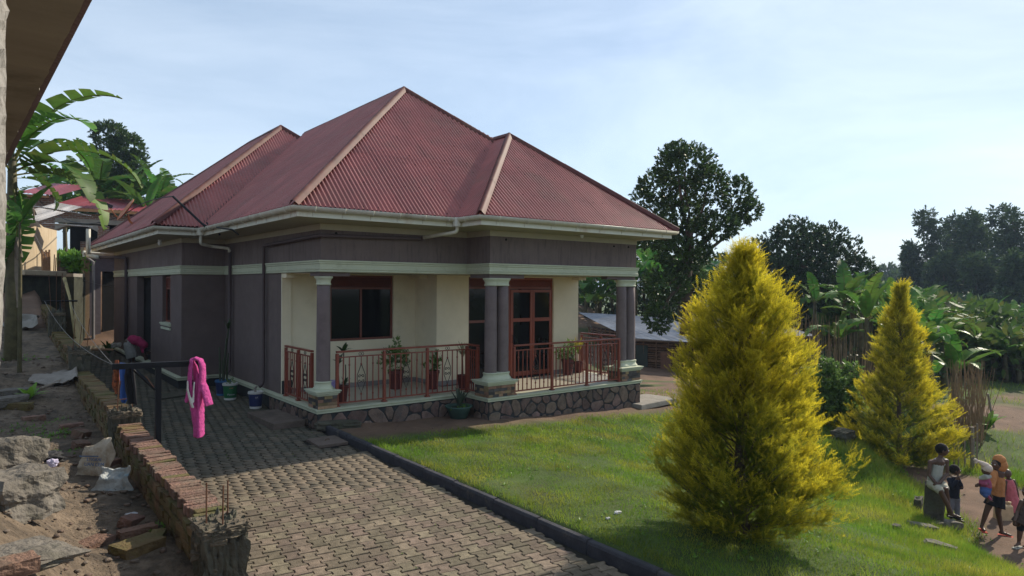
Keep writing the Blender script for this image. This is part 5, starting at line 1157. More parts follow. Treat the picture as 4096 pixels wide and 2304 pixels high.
# ------------------------------------------------------------ leaves
def rot_rand(n, up_bias=0.0):
    q = rng.normal(size=(n, 4)); q /= np.linalg.norm(q, axis=1)[:, None]; w_, x, y, z = q.T
    return np.stack([np.stack([1 - 2 * (y * y + z * z), 2 * (x * y - z * w_), 2 * (x * z + y * w_)], -1), np.stack([2 * (x * y + z * w_), 1 - 2 * (x * x + z * z), 2 * (y * z - x * w_)], -1), np.stack([2 * (x * z - y * w_), 2 * (y * z + x * w_), 1 - 2 * (x * x + y * y)], -1)], 1)
def basis(dirs):
    d = dirs / np.linalg.norm(dirs, axis=1)[:, None]; r = rng.normal(size=d.shape); x = np.cross(d, r); x /= np.linalg.norm(x, axis=1)[:, None]; y = np.cross(d, x); return np.stack([x, y, d], -1)   # columns: x, y, axis
def scatter(tv, tf, pos, Rm, sc):
    n = len(pos); k = len(tv); V = np.einsum('nij,kj->nki', Rm, tv) * sc[:, None, None] + pos[:, None, :]; Fx = (np.arange(n) * k)[:, None, None] + tf[None]; return V.reshape(-1, 3), Fx.reshape(-1, tf.shape[1])
LEAF = np.array([[0, 0, 0], [.22, .0, .35], [.18, .05, .75], [0, .12, 1.05], [-.18, .05, .75], [-.22, 0, .35]]); LEAFT = np.array([[0, 1, 5], [1, 2, 4], [1, 4, 5], [2, 3, 4]])
def sprig(nl, spread=.9, ll=.45):
    "a twig tip with nl leaves around it"
    r = np.random.default_rng(nl); V = []; F_ = []
    for k in range(nl):
        a = 2.4 * k; el = spread * r.uniform(.5, 1.2); d = np.array([math.cos(a) * math.sin(el), math.sin(a) * math.sin(el), math.cos(el)]); x = np.cross(d, [0, 0, 1.01]); x /= np.linalg.norm(x); y = np.cross(x, d)
        B_ = np.stack([x, y, d], -1); V.append(LEAF @ B_.T * ll * r.uniform(.8, 1.2) + np.array([0, 0, .5 * k / nl])); F_.append(LEAFT + 6 * k)
    return np.concatenate(V), np.concatenate(F_)
def clump_points(blobs, n, shell=.55):
    "points in the outer part of several ellipsoids, none of them deep inside another"
    w_ = np.array([b[1][0] * b[1][1] + b[1][1] * b[1][2] + b[1][0] * b[1][2] for b in blobs]); w_ /= w_.sum(); idx = rng.choice(len(blobs), n, p=w_)
    c = np.array([b[0] for b in blobs])[idx]; r = np.array([b[1] for b in blobs])[idx]; d = rng.normal(size=(n, 3)); d /= np.linalg.norm(d, axis=1)[:, None]
    rad = (shell + (1 - shell) * rng.random(n) ** .6)
    bump = np.array([noise.noise(Vector(tuple(q * 2.3)) + Vector((i * 1.7, 0, 0))) for q, i in zip(d, idx)]); p = c + d * r * (rad * (1 + .28 * bump))[:, None]
    return p, d
def limb_path(a, b_, k=5, wob=.1):
    a, b_ = Vector(a), Vector(b_); L_ = (b_ - a).length; return [a + (b_ - a) * (i / k) + Vector([random.uniform(-1, 1) * wob * L_ * math.sin(math.pi * i / k) for _ in range(3)]) + Vector((0, 0, -L_ * .08 * math.sin(math.pi * i / k))) for i in range(k + 1)]
def tree(label, base, top_fork, blobs, n_sprigs, leaf, m, trunk_r, name='tree', nl=7, group=None, shell=.5, bark='bark', up=.5, ll=.45, sprd=.9):
    t = thing(name, label, 'tree', tuple(base), group=group); b = MB()
    b.tube(limb_path(base, top_fork, 6, .03), [trunk_r * (1.25 - .6 * i / 6) for i in range(7)], 8); b.build('trunk', M[bark], t, smooth=True)
    for c, r in blobs: b = MB(); b.tube(limb_path(top_fork, c, 5, .07), [trunk_r * .5 * (1 - .75 * i / 5) for i in range(6)], 6); b.build('limb', M[bark], t, smooth=True)
    p, d = clump_points(blobs, n_sprigs, shell); dirs = d + rng.normal(size=d.shape) * .45 + np.array([0, 0, up]); tv, tf = sprig(nl, sprd, ll); V, F_ = scatter(tv, tf, p, basis(dirs), leaf * rng.uniform(.7, 1.3, len(p)))
    tint = np.repeat(np.clip(rng.random(len(p)) * 1.1 - .2, 0, 1), len(tv)); npmesh('crown', V, F_, m, t, attr=tint)
    return t
def blobs_px(lst, dep, dr=1.0):
    "crown clumps given by their place and half size in the view, at real distances"
    o = []
    for u, v, ru, rv, dd in lst: k = 1.59006 / FPX * (dep + dd); o.append((tuple(P(u, v, dep + dd)), (ru * k, ru * k * dr, rv * k)))
    return o
tree('broad leaved dark tree with an open crown beside the verandah roof end', P(1725, 845, 25.5), P(1735, 640, 25.5),
     blobs_px([(1725, 420, 75, 55, 0), (1660, 470, 55, 40, 1), (1780, 470, 50, 45, -1), (1710, 545, 68, 50, .5), (1855, 500, 40, 60, 0), (1615, 505, 26, 24, 1), (1885, 530, 30, 30, 0), (1800, 570, 60, 35, -.8), (1650, 590, 60, 40, .6), (1720, 640, 70, 40, -.5), (1680, 720, 55, 45, -.6), (1655, 800, 34, 38, -1.2), (1750, 720, 50, 40, .5), (1700, 385, 30, 25, 0)], 25.5), 6200, .225, M['leafd'], .20)
tree('dense very dark rounded tree behind the golden cypresses', P(2040, 870, 37), P(2040, 720, 37),
     blobs_px([(2000, 640, 95, 75, 0), (2080, 660, 90, 70, 1), (2150, 690, 55, 45, 0), (1950, 700, 70, 60, -1), (2040, 740, 130, 60, 0), (2000, 590, 50, 40, 0), (1910, 640, 35, 40, 0), (2170, 730, 40, 40, 0), (2000, 800, 90, 50, 0), (2090, 600, 40, 40, 0)], 37), 6500, .31, M['leafk'], .35)
tree('dark rounded tree rising above bananas behind the brick house', P(290, 560, 46), P(288, 440, 46),
     blobs_px([(275, 340, 40, 32, 0), (320, 370, 38, 35, 0), (240, 400, 32, 24, 0), (300, 420, 50, 35, 0), (345, 420, 26, 35, 0), (290, 465, 50, 30, 0), (330, 465, 35, 25, 0)], 46), 2600, .38, M['leafd'], .30)
# eucalyptus wood on the right, each tree its own
for k, (u, vt, w_, d_) in enumerate(((2345, 528, 52, 84), (2410, 545, 40, 92), (2430, 540, 55, 80), (2500, 520, 62, 88), (2560, 535, 60, 78), (2300, 612, 30, 82), (2470, 640, 45, 70), (2545, 640, 50, 66), (2620, 560, 60, 74), (2375, 640, 45, 76))):
    h = (830 - vt) if d_ > 72 else 800 - vt; bl = []
    rr = random.Random(k + 3)
    for j in range(9): f = j / 8; bl.append((u + rr.uniform(-.55, .55) * w_ * (1.15 - f * .5), vt + 22 + f * h * .62, w_ * rr.uniform(.42, .62), rr.uniform(20, 34), rr.uniform(-1, 1)))
    tree(['tall eucalyptus at the left end of the wood with a split top', 'slim eucalyptus between two taller ones at the left of the wood', 'tall pointed eucalyptus in the middle of the wood', 'eucalyptus with flat umbrella like top, tallest of the wood', 'dense eucalyptus at the right edge of the picture', 'small leaning eucalyptus crown sticking out left of the wood', 'nearer lower eucalyptus in the middle of the wood', 'nearer lower eucalyptus by the right edge', 'eucalyptus mostly cut by the right edge', 'low eucalyptus in front of the split top one'][k],
         P(u, 900, d_), P(u, 760, d_), blobs_px(bl, d_, .8), 1500, .72, M['leafe'], .22, 'eucalyptus_tree', 6, 'eucalyptus wood at the right', .35, 'bark', -.3)
for k, (u, vt, w_, h, d_, lab) in enumerate(((2235, 672, 34, 45, 170, 'distant hazy round tree on the skyline in the gap'), (2262, 690, 40, 50, 130, 'distant low trees crown right of the skyline tree'), (2215, 705, 30, 40, 120, 'distant low bushy tree left under the skyline tree'), (2310, 700, 35, 50, 110, 'distant tree touching the left foot of the wood'), (2180, 715, 30, 30, 115, 'distant low tree beside the dark rounded tree'))):
    tree(lab, P(u, 780, d_), P(u, vt + 60, d_), blobs_px([(u, vt + 20, w_, 20, 0), (u - w_ * .5, vt + 40, w_ * .7, 18, 0), (u + w_ * .6, vt + 42, w_ * .7, 18, 0), (u, vt + 65, w_ * 1.1, 22, 0)], d_, .8), 700, 1.6 * d_ / 150, M['leafe'], .3, 'tree', 5)
# the far wood reads as one mass
V = []; 
pts = np.concatenate([np.stack([rng.uniform(2150, 2900, 2600), rng.uniform(735, 830, 2600), rng.uniform(58, 100, 2600)], -1), np.stack([rng.uniform(1880, 2400, 900), rng.uniform(745, 800, 900), rng.uniform(90, 150, 900)], -1), np.stack([rng.uniform(150, 480, 900), rng.uniform(500, 570, 900), rng.uniform(44, 50, 900)], -1), np.stack([rng.uniform(1440, 2060, 4200), rng.uniform(640, 880, 4200), rng.uniform(44, 50, 4200)], -1), np.stack([rng.uniform(2050, 2700, 1500), rng.uniform(790, 900, 1500), rng.uniform(36, 60, 1500)], -1), np.stack([rng.uniform(2370, 2720, 1500), rng.uniform(880, 962, 1500), rng.uniform(30.5, 33, 1500)], -1), np.stack([rng.uniform(1990, 2380, 900), rng.uniform(880, 990, 900), rng.uniform(25, 30, 900)], -1)])
pp = np.array([P(*q) for q in pts]); tv, tf = sprig(6); V, F_ = scatter(tv, tf, pp, rot_rand(len(pp)), rng.uniform(.5, 1.3, len(pp)) * np.clip(pts[:, 2] / 70, .4, 1.6)); npmesh('far_undergrowth', V, F_, M['leafk'], kind='stuff', attr=np.repeat(rng.random(len(pp)), len(tv)))
q_ = 4300; pts = np.stack([rng.uniform(2060, 2740, q_), rng.uniform(0, 1, q_), rng.uniform(29, 58, q_)], -1); v0_ = 752 + np.maximum(0, pts[:, 0] - 2280) * .2 + (pts[:, 2] < 36) * 50 + 14 * np.sin(pts[:, 0] * .045 + pts[:, 2] * .3) + 12 * np.sin(pts[:, 0] * .11 - pts[:, 2]); pts[:, 1] = v0_ + np.maximum(20, 965 - v0_) * pts[:, 1] ** 1.3 * np.clip(40 / pts[:, 2], 0, 1)
pp = np.array([P(*q) for q in pts if not (q[0] < 2380 and q[2] < 33)]); gz_ = H(pp[:, 0], pp[:, 1]); pp = pp[pp[:, 2] > gz_ - .1]; tv, tf = sprig(4, 1.1, 1.0); V, F_ = scatter(tv, tf, pp, basis(rng.normal(0, .6, (len(pp), 3)) + np.array([0, 0, .8])), rng.uniform(.45, .95, len(pp))); npmesh('grove_foliage', V, F_, M['bananaf'], kind='stuff', attr=np.repeat(rng.random(len(pp)) ** 6 * .8, len(tv)))
# golden cypresses: feathery plumes
def plume():
    V = []; F_ = []; T_ = []; n = 10; r = np.random.default_rng(5)
    for k in range(n):
        f = k / n; L_ = .30 * (1 - f * .8) + .05; a = r.uniform(-.35, .35) + (0 if k % 2 else math.pi) ; d = np.array([math.cos(a) * .80, math.sin(a) * .80, .75]); d /= np.linalg.norm(d); b0 = np.array([0, 0, f]); sd = np.cross(d, [-math.sin(a), math.cos(a), 0]); sd = np.array([-math.sin(a), math.cos(a), 0]) * .2 + sd * .8
        i = len(V); V += [b0 - sd * .035, b0 + sd * .035, b0 + d * L_]; F_.append([i, i + 1, i + 2]); T_ += [f * .7, f * .7, f * .7 + .35]
    i = len(V); V += [np.array([-.02, 0, 0]), np.array([.02, 0, 0]), np.array([0, 0, 1.15]), np.array([0, -.02, 0]), np.array([0, .02, 0])]; F_ += [[i, i + 1, i + 2], [i + 3, i + 4, i + 2]]; T_ += [0, 0, 1, 0, 0]
    return np.array(V), np.array(F_), np.array(T_)
PV, PF, PT = plume()
def cypress(label, base, h, prof, n_br, seed, low=.08, dens=1.0, ps=(.06, .13)):
    "prof: (height fraction, radius)"
    r = random.Random(seed); base = Vector(base); t = thing('golden_cypress', label, 'tree', tuple(base), group='golden cypresses on the lawn'); b = MB()
    top = base + Vector((0, 0, h * .97)); b.tube(limb_path(base - Vector((0, 0, .1)), top, 8, .012), [.07 * (1 - .11 * i) + .004 for i in range(9)], 7); b.build('trunk', M['bark'], t, smooth=True)
    pos = []; dirs = []; inner = []; lb = MB()
    for k in range(n_br):
        f = low + (1 - low) * (k + r.random()) / n_br; f = min(f, .985); az = 2.399 * k + r.uniform(-.4, .4); R_ = np.interp(f, [p[0] for p in prof], [p[1] for p in prof]) * (1 + .26 * noise.noise(Vector((math.cos(az) * 1.2, math.sin(az) * 1.2, f * 5 + seed)))) * r.uniform(.80, 1.08)
        rise = r.uniform(.45, .9) * R_ * (1 if f > .12 else .45) + .08; z0 = max(.05, f * h - rise * .8) / h * h
        a = base + Vector((0, 0, z0)); e = a + Vector((math.cos(az) * R_, math.sin(az) * R_, rise - .10 * (f < .3) * R_)); L_ = (e - a).length
        if L_ > .3: lb.tube([a, a + (e - a) * .5 + Vector((0, 0, -.05 * L_)), e], [.009, .006, .002], 4, False)
        out_ = Vector((math.cos(az), math.sin(az), 0)); side = Vector((-out_.y, out_.x, 0)); br_d = (e - a).normalized() if L_ > .01 else out_
        for q in range(int(4 + 13 * L_)):
            s = r.uniform(.15, 1.0) ** .8; c = a + (e - a) * s + Vector((0, 0, -.05 * L_ * math.sin(math.pi * s))); sg = 1 if q % 2 else -1
            td = (br_d * r.uniform(.5, 1) + side * sg * r.uniform(.1, .9) * (1.1 - s * .6) + Vector((0, 0, r.uniform(-.15, .55)))).normalized(); tl = r.uniform(.10, .28) * (.6 + .5 * R_) * (1.15 - .3 * s)
            end = c + td * tl; m_ = int(r.randint(10, 16) * dens)
            for w_ in range(m_):
                f2 = (w_ + .5) / m_; cc2 = c + td * tl * f2 + Vector((r.gauss(0, .022), r.gauss(0, .022), r.gauss(0, .02))) * (1 + f2); dd2 = td * r.uniform(.3, 1) + Vector((r.gauss(0, .55), r.gauss(0, .55), r.uniform(-.1, 1.0))) + out_ * .25
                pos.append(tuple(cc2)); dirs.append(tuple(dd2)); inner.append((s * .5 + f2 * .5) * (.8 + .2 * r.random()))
    lb.build('branches', M['bark'], t, kind='stuff')
    for q in range(120): s = r.random(); pos.append(tuple(top + Vector((r.gauss(0, .03), r.gauss(0, .03), -s * .5)))); a = r.uniform(0, 6.28); dirs.append((math.cos(a) * .5, math.sin(a) * .5, .9)); inner.append(1)
    pos, dirs, inner = np.array(pos), np.array(dirs), np.array(inner); V, F_ = scatter(PV, PF, pos, basis(dirs), rng.uniform(ps[0], ps[1], len(pos)))
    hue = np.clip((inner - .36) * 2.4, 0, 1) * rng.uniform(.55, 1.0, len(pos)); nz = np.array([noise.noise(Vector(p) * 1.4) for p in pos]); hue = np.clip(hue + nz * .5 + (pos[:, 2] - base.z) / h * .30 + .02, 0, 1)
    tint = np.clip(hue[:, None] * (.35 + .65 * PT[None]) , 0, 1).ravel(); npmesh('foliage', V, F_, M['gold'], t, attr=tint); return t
g1 = P(1865, 1372, 7.5); g1[2] = Hn(g1[0], g1[1]) - .02
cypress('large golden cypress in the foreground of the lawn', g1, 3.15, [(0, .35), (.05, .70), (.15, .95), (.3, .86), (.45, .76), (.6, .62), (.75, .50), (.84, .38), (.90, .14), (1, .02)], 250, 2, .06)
g2 = G(2262, 1172); hh2 = float((721 + 0 - 722) * 0 + (P(2262, 722, float((g2 - C) @ FW))[2] - g2[2]))
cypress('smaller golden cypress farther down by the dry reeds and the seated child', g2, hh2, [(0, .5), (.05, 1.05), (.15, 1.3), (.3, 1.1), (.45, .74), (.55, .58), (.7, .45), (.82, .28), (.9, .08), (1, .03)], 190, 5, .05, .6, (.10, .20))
# shrub between the cypresses and weeds
def shrub(label, base, blobs, n, leaf, m, nl=7, name='shrub', stems=6, cat='shrub', group=None, up=.4):
    t = thing(name, label, cat, tuple(base), group=group); b = MB()
    for k in range(stems): c = blobs[k % len(blobs)][0]; b.tube(limb_path(base, c, 4, .1), [.018, .014, .011, .008, .004], 5)
    b.build('stems', M['bark'], t); p, d = clump_points(blobs, n, .3); tv, tf = sprig(nl); V, F_ = scatter(tv, tf, p, basis(d + rng.normal(size=d.shape) * .4 + np.array([0, 0, up])), leaf * rng.uniform(.7, 1.3, n)); npmesh('foliage', V, F_, m, t, attr=np.repeat(rng.random(n), len(tv))); return t
gs = G(2085, 1070); ds_ = float((gs - C) @ FW)
shrub('small leaved green shrub between the two golden cypresses', gs, blobs_px([(2080, 960, 45, 38, 0), (2120, 990, 40, 40, .2), (2050, 1000, 40, 45, -.2), (2090, 1030, 60, 38, 0), (2085, 925, 22, 22, 0), (2140, 940, 25, 28, .2), (2140, 1035, 35, 30, 0), (2030, 955, 22, 25, 0)], ds_), 1500, .16, M['leafs'], 9)
# ------------------------------------------------------------ bananas
def banana_leaf_mesh(L_, W, droop, tear, seed, fold=.25, curl=0.0):
    r = random.Random(seed); V = []; F_ = []; T_ = []; n = 22; petiole = .14
    mid = []
    for i in range(n + 1):
        s = i / n; a = droop * (s ** 1.5); 
        if i == 0: pt = Vector((0, 0, 0))
        else: st = L_ / n; pt = mid[-1] + Vector((math.sin(a) * st, 0, math.cos(a) * st))
        mid.append(pt)
    wd = lambda s: 0 if s < petiole else W * (math.sin(math.pi * min(1, ((s - petiole) / (1 - petiole)) ** .72)) ** .6) * .5 if s < .999 else .01
    for sg in (-1, 1):
        i = 2
        while i < n:
            ln = r.choice((1, 1, 2, 3)) if r.random() < tear else r.choice((3, 4, 6)); j = min(n, i + ln); droopS = fold * .8 + (r.uniform(0, .45) * tear); gap = .13 * tear
            base_i = len(V)
            ks = list(range(i, j + 1))
            for k in ks:
                s = k / n; c = mid[k]; tg_ = (mid[min(n, k + 1)] - mid[k - 1]).normalized(); nr = Vector((tg_.z, 0, -tg_.x)); w_ = wd(s); 
                lean = tg_ * (.25 * w_) ; sh = 0
                if k == ks[0]: sh = gap
                if k == ks[-1]: sh = -gap
                for q in (0, .5, 1):
                    dn = -droopS * w_ * q * q; V.append(c + Vector((0, sg * w_ * q * (1 - .15 * droopS * q), 0)) + nr * (-dn) * -1 * (1 if True else 0) * 1.0 + Vector((0, 0, -droopS * w_ * q * q * .6)) + lean * q + tg_ * (sh * q * L_ / n * 2)); T_.append(max(0, (q - .85)) * 2 * r.random() + (.5 if r.random() < .04 else 0))
            for k in range(len(ks) - 1):
                for q in range(2): a = base_i + k * 3 + q; F_.append((a, a + 3, a + 4, a + 1) if sg > 0 else (a + 1, a + 4, a + 3, a))
            i = j
    # midrib
    for i in range(n + 1): w_ = .03 * (1 - .85 * i / n); V += [mid[i] + Vector((0, -w_, .0)), mid[i] + Vector((-.03 * (1 - i / n), 0, -.02)), mid[i] + Vector((0, w_, 0))]; T_ += [.7, .7, .7]
    b0 = len(V) - 3 * (n + 1)
    for i in range(n):
        for q in range(2): a = b0 + i * 3 + q; F_.append((a, a + 1, a + 4, a + 3))
    return np.array([tuple(v) for v in V]), np.array(F_), T_
leafmeshes = []
for k, (L_, W, dr, te) in enumerate(((2.3, .66, 1.0, .8), (2.5, .70, 1.8, 1.0), (2.2, .66, 2.3, 1.0), (1.9, .54, .45, .3), (2.4, .68, 1.4, 1.0), (2.1, .66, 1.9, .7))):
    v, f, t = banana_leaf_mesh(L_, W, dr, te, k + 1); o = npmesh('leaf', v, f, M['banana'], attr=t, nv=4, smooth=True); leafmeshes.append(o.data); bpy.data.objects.remove(o)
farmeshes = []
for me in leafmeshes: m2 = me.copy(); m2.materials.clear(); m2.materials.append(M['bananaf']); farmeshes.append(m2)
st_b = MB(); st_b.tube([(0, 0, -.1), (.02, 0, .6), (.0, .03, 1.3), (0, 0, 2.0)], [.13, .115, .10, .06], 8); st_o = st_b.build('stem', M['stem'], None, smooth=True); st_me = st_o.data; bpy.data.objects.remove(st_o)
def banana(p, h, nl, label, seed, far=False, scale=1.0, group='banana plants', az0=None, elev=None):
    r = random.Random(seed); t = thing('banana_plant', label, 'banana plant', tuple(p), rz=1e-6, group=group); t.rotation_euler = (0, 0, r.uniform(0, 6.28) if az0 is None else az0); OFF[t.name] = Vector((0, 0, 0))
    s = link(bpy.data.objects.new('stem', st_me)); s.parent = t; s.scale = (1, 1, h / 2.0)
    for k in range(nl):
        me = (farmeshes if far else leafmeshes)[r.randrange(6)] if k else (farmeshes if far else leafmeshes)[0]
        l = link(bpy.data.objects.new('leaf', me)); l.parent = t; sc = scale * r.uniform(.8, 1.15); az = 2.4 * k + r.uniform(-.3, .3); tilt = r.uniform(.2, .7) + .25 * k / nl if k else .08
        l.location = (0, 0, h - .15); l.rotation_euler = (0, tilt, az); l.scale = (sc,) * 3
    return t
def bplants(lst, pre, group, far, d0):
    for k, (u, v, dep, s) in enumerate(lst):
        p = P(u, v, dep); z = Hn(p[0], p[1]); h = max(1.0, p[2] - z - 0.9 * s); p[2] = z; banana(p, h, 8 if not far else 7, pre, d0 + k, far, s, group)
# left side: plant with huge leaves by the eave
def led(t, sc, az, tilt, idx, h, roll=0): 
    l = link(bpy.data.objects.new('leaf', leafmeshes[idx])); l.parent = t; l.location = (0, 0, h); l.rotation_euler = (roll, tilt, az); l.scale = (sc,) * 3
pl_ = P(30, 425, 13.5); bz_ = Hn(pl_[0], pl_[1]) - .1
t = thing('banana_plant', 'tall banana plant at the eave with long torn leaves arching over the hut', 'banana plant', (pl_[0], pl_[1], bz_), rz=1e-6, group='banana plants'); t.rotation_euler = (0, 0, math.atan2(RT[1], RT[0]))
s = link(bpy.data.objects.new('stem', st_me)); s.parent = t; s.scale = (1.1, 1.1, (pl_[2] - bz_) / 2.0 + .15); hh = pl_[2] - bz_ + .1
for sc, az, tilt, idx, dz in ((1.15, .1, .40, 4, .0), (1.0, -.25, .55, 1, -.05), (1.1, .3, .95, 1, -.1), (1.1, -.2, 1.1, 5, -.2), (1.0, .0, 1.35, 1, -.25), (1.0, 1.2, .5, 2, -.1), (1.0, 2.5, .4, 1, 0), (.9, -1.5, .8, 2, -.2), (.55, .9, 1.3, 2, -.3), (.9, -2.2, .6, 4, 0), (.6, .4, .1, 4, 0), (.8, .3, 2.6, 2, -.3), (.9, -.5, 2.75, 4, -.35), (.7, 1.3, 2.7, 1, -.3)): led(t, sc, az, tilt, idx, hh + dz)
pb_ = P(50, 560, 12.5); t = thing('banana_sucker', 'young banana sucker with upright bright leaves before the pale hut', 'banana plant', (pb_[0], pb_[1], Hn(pb_[0], pb_[1])), rz=1e-6); t.rotation_euler = (0, 0, math.atan2(RT[1], RT[0]))
s = link(bpy.data.objects.new('stem', st_me)); s.parent = t; hs = pb_[2] - Hn(pb_[0], pb_[1]); s.scale = (.3, .3, hs / 2.0)
for sc, az, tilt, idx in ((.5, .1, .45, 3), (.35, 2.6, .5, 3), (.3, -1.2, .9, 0)): led(t, sc, az, tilt, idx, hs - .05)
bplants([(120, 430, 36, 1.2), (165, 470, 38, 1.2), (215, 455, 37, 1.2), (250, 430, 36, 1.3), (280, 480, 36, 1.2), (310, 470, 36, 1.2), (340, 450, 37, 1.3), (370, 480, 35, 1.1), (400, 465, 37, 1.2), (425, 470, 38, 1.1), (190, 430, 40, 1.2), (385, 440, 39, 1.2)], 'banana plant in the clump behind the unfinished brick house', 'banana plants behind the brick house', True, 50)
bplants([(1475, 700, 40, 1.2), (1510, 660, 42, 1.2), (1560, 640, 41, 1.3), (1600, 660, 40, 1.2), (1640, 640, 42, 1.2), (1680, 670, 40, 1.2), (1500, 720, 40, 1.1), (1580, 700, 39, 1.1), (1650, 710, 40, 1.1), (1710, 690, 43, 1.2), (1770, 670, 44, 1.2), (1810, 690, 43, 1.2), (1480, 640, 46, 1.3), (1540, 690, 44, 1.2), (1750, 740, 41, 1.2), (1620, 620, 46, 1.2), (1840, 720, 43, 1.2)], 'banana plant in the thicket behind the wattle hut', 'banana plants behind the wattle hut', True, 80)
lst = []
for k in range(150):
    r = random.Random(k + 400); dep = 25 + 38 * (k / 150) ** 1.1; u = r.uniform(2030 + max(0, (27 - dep)) * 60, 2780) if dep < 34 else r.uniform(2060, 2780)
    zt = 2.8 - 0.012 * (dep - 20) - (1.9 if u > 2350 else .9) * max(0, (u - 2200) / 400) * (1 if dep < 40 else .8) + r.uniform(-.8, .35); p = P(u, 721, dep)
    if dep < 32.5 and u > 2385: continue
    if u > 2380 and dep < 42: v_ = r.uniform(800, 915); zt = 2.8 - (v_ - 721) * dep / 1698
    v = 721 - (zt - 2.8) / dep * FPX / 1.59006; lst.append((u, v, dep, .8 * r.uniform(.8, 1.1)))
for k in range(44):
    r = random.Random(k + 900); lst.append((r.uniform(2385, 2700), r.uniform(858, 925), r.uniform(29, 33.5), .62 * r.uniform(.8, 1.15)))
bplants(lst, 'banana plant in the grove on the right', 'banana plants in the grove on the right', True, 200)
# a nearer plant with big upright leaves between the cypresses
for (u, v, dep, lab, sd) in ((2180, 800, 22.5, 'nearer banana plant with broad upright leaves between the two cypresses', 5), (2110, 850, 23.5, 'nearer banana plant with drooping leaf over the reed fence', 6), (2330, 870, 21.5, 'nearer banana plant right behind the smaller cypress', 9), (2400, 930, 21.0, 'nearer low banana plant above the dry reeds at the right', 12)):
    p = P(u, v, dep); z = Hn(p[0], p[1]); h = p[2] - z; p[2] = z; banana(p, h, 9, lab, sd, False, .82, 'nearer banana plants')
# dry reeds and reed fence
def reeds(u0, u1, vb, vt, dep0, dep1, n, label, seed, cat='reed clump', name='reed_clump', fan=.12, r_=.009):
    rr = random.Random(seed); c0 = P((u0 + u1) / 2, vb, (dep0 + dep1) / 2); t = thing(name, label, cat, tuple(c0)); k = 0
    big = MB()
    for k in range(n):
        f = rr.random(); u = u0 + (u1 - u0) * f; dp = dep0 + (dep1 - dep0) * rr.random(); a = P(u, vb + rr.uniform(-8, 8), dp); a[2] = Hn(a[0], a[1]) - .03; hgt = P(u, vt + rr.uniform(0, 1) ** 2 * (vb - vt) * .75, dp)[2] - a[2]
        top = a + np.array((rr.gauss(0, fan) * hgt, rr.gauss(0, fan) * hgt, hgt)); b = MB(); m_ = (a + top) / 2 + np.array((rr.gauss(0, .03), rr.gauss(0, .03), 0))
        (b if k < 60 else big).tube([a, m_, top], [r_, r_ * .8, r_ * .4], 4, False)
        if k < 60: b.build('reed', M['reed'], t)
    if big.n: big.build('reeds', M['reed'], t, kind='stuff')
    return t
reeds(2395, 2475, 1130, 905, 17.0, 18.5, 170, 'tall dry brown reed clump right of the smaller cypress', 1, fan=.09)
reeds(2000, 2130, 985, 790, 21, 24, 85, 'dry reed stalks fence between the two cypresses', 2, fan=.06)
reeds(2130, 2330, 1010, 860, 20.5, 23, 150, 'sparse dry stalks behind the smaller cypress', 3, fan=.08)
reeds(1940, 2000, 980, 760, 25, 26, 90, 'thin pale stalks standing against the second tin roof', 4, fan=.05)
b = MB(); b.tube([P(2385, 1083, 15.6), P(2455, 1072, 15.8)], .016, 5); b.tube([P(2390, 1105, 15.6), P(2450, 1098, 15.8)], .014, 5); p = P(2446, 1120, 15.8); 
fn = thing('stick_fence', 'small broken stick fence with rails below the dry reeds', 'fence', tuple(P(2420, 1130, 15.7)))
o = b.build('rails', M['reed'], fn, kind='stuff')
for u in (2400, 2412, 2428, 2447, 2458): b = MB(); q = P(u, 1140, 15.7); z = Hn(q[0], q[1]); b.tube([(q[0], q[1], z), tuple(P(u + random.uniform(-4, 4), 1062 + random.uniform(0, 25), 15.7))], .018 if u != 2447 else .045, 5); b.build('stake', M['greywood'], fn)
b = MB(); q = G(2500, 1075); b.tube([q, q + np.array((-.15, .1, .95))], .03, 5); solo(b.build('field_post', M['greywood']), 'thin dark stake standing in the bare field at the right', 'post')
# ------------------------------------------------------------ lawn grass
N_ = 260000; gxx = rng.uniform(.14, 13.5, N_); gyy = rng.uniform(-11.5, -.9, N_)
N2 = 40000; gxx = np.concatenate([gxx, rng.uniform(8, 30, N2)]); gyy = np.concatenate([gyy, rng.uniform(-12, 2, N2)])
dp = (gxx - C[0]) * FW[0] + (gyy - C[1]) * FW[1]; lat = ((gxx - C[0]) * RT[0] + (gyy - C[1]) * RT[1]) / dp; keep = (lat < .80) & (dp < 30) & (rng.random(len(dp)) < np.clip(9.5 / dp, .25, 1) ** 1.2)
gxx, gyy = gxx[keep], gyy[keep]; dn = np.array([noise.noise(Vector((a * .5, b_ * .5, 3.3))) for a, b_ in zip(gxx, gyy)])
strip = sm(-1.8, -1.3, gyy + dn * .3) * (gxx < 9); path = sm(-.15, .35, bank_s(gxx, gyy) + dn * .5) * sm(12.8, 11.8, gxx + dn); field = sm(16.8, 17.6, gxx + dn) * sm(-3.2, -3.7, gyy) * sm(30, 26, gxx); da = np.clip(np.maximum.reduce([strip, path, field]) - sm(.1, .3, dn) * .8 * sm(8.5, 10, gxx) * sm(-10, -7.5, gyy), 0, 1)
keep = rng.random(len(da)) > da * 1.08 - .02; gxx, gyy, dn = gxx[keep], gyy[keep], dn[keep]; gzz = H(gxx, gyy) + .0
n = len(gxx); patch = np.array([noise.noise(Vector((a * 1.3, b_ * 1.3, 8))) for a, b_ in zip(gxx, gyy)]); patch2 = np.array([noise.noise(Vector((a * 3.5, b_ * 3.5, 2))) for a, b_ in zip(gxx, gyy)])
dpk = (gxx - C[0]) * FW[0] + (gyy - C[1]) * FW[1]
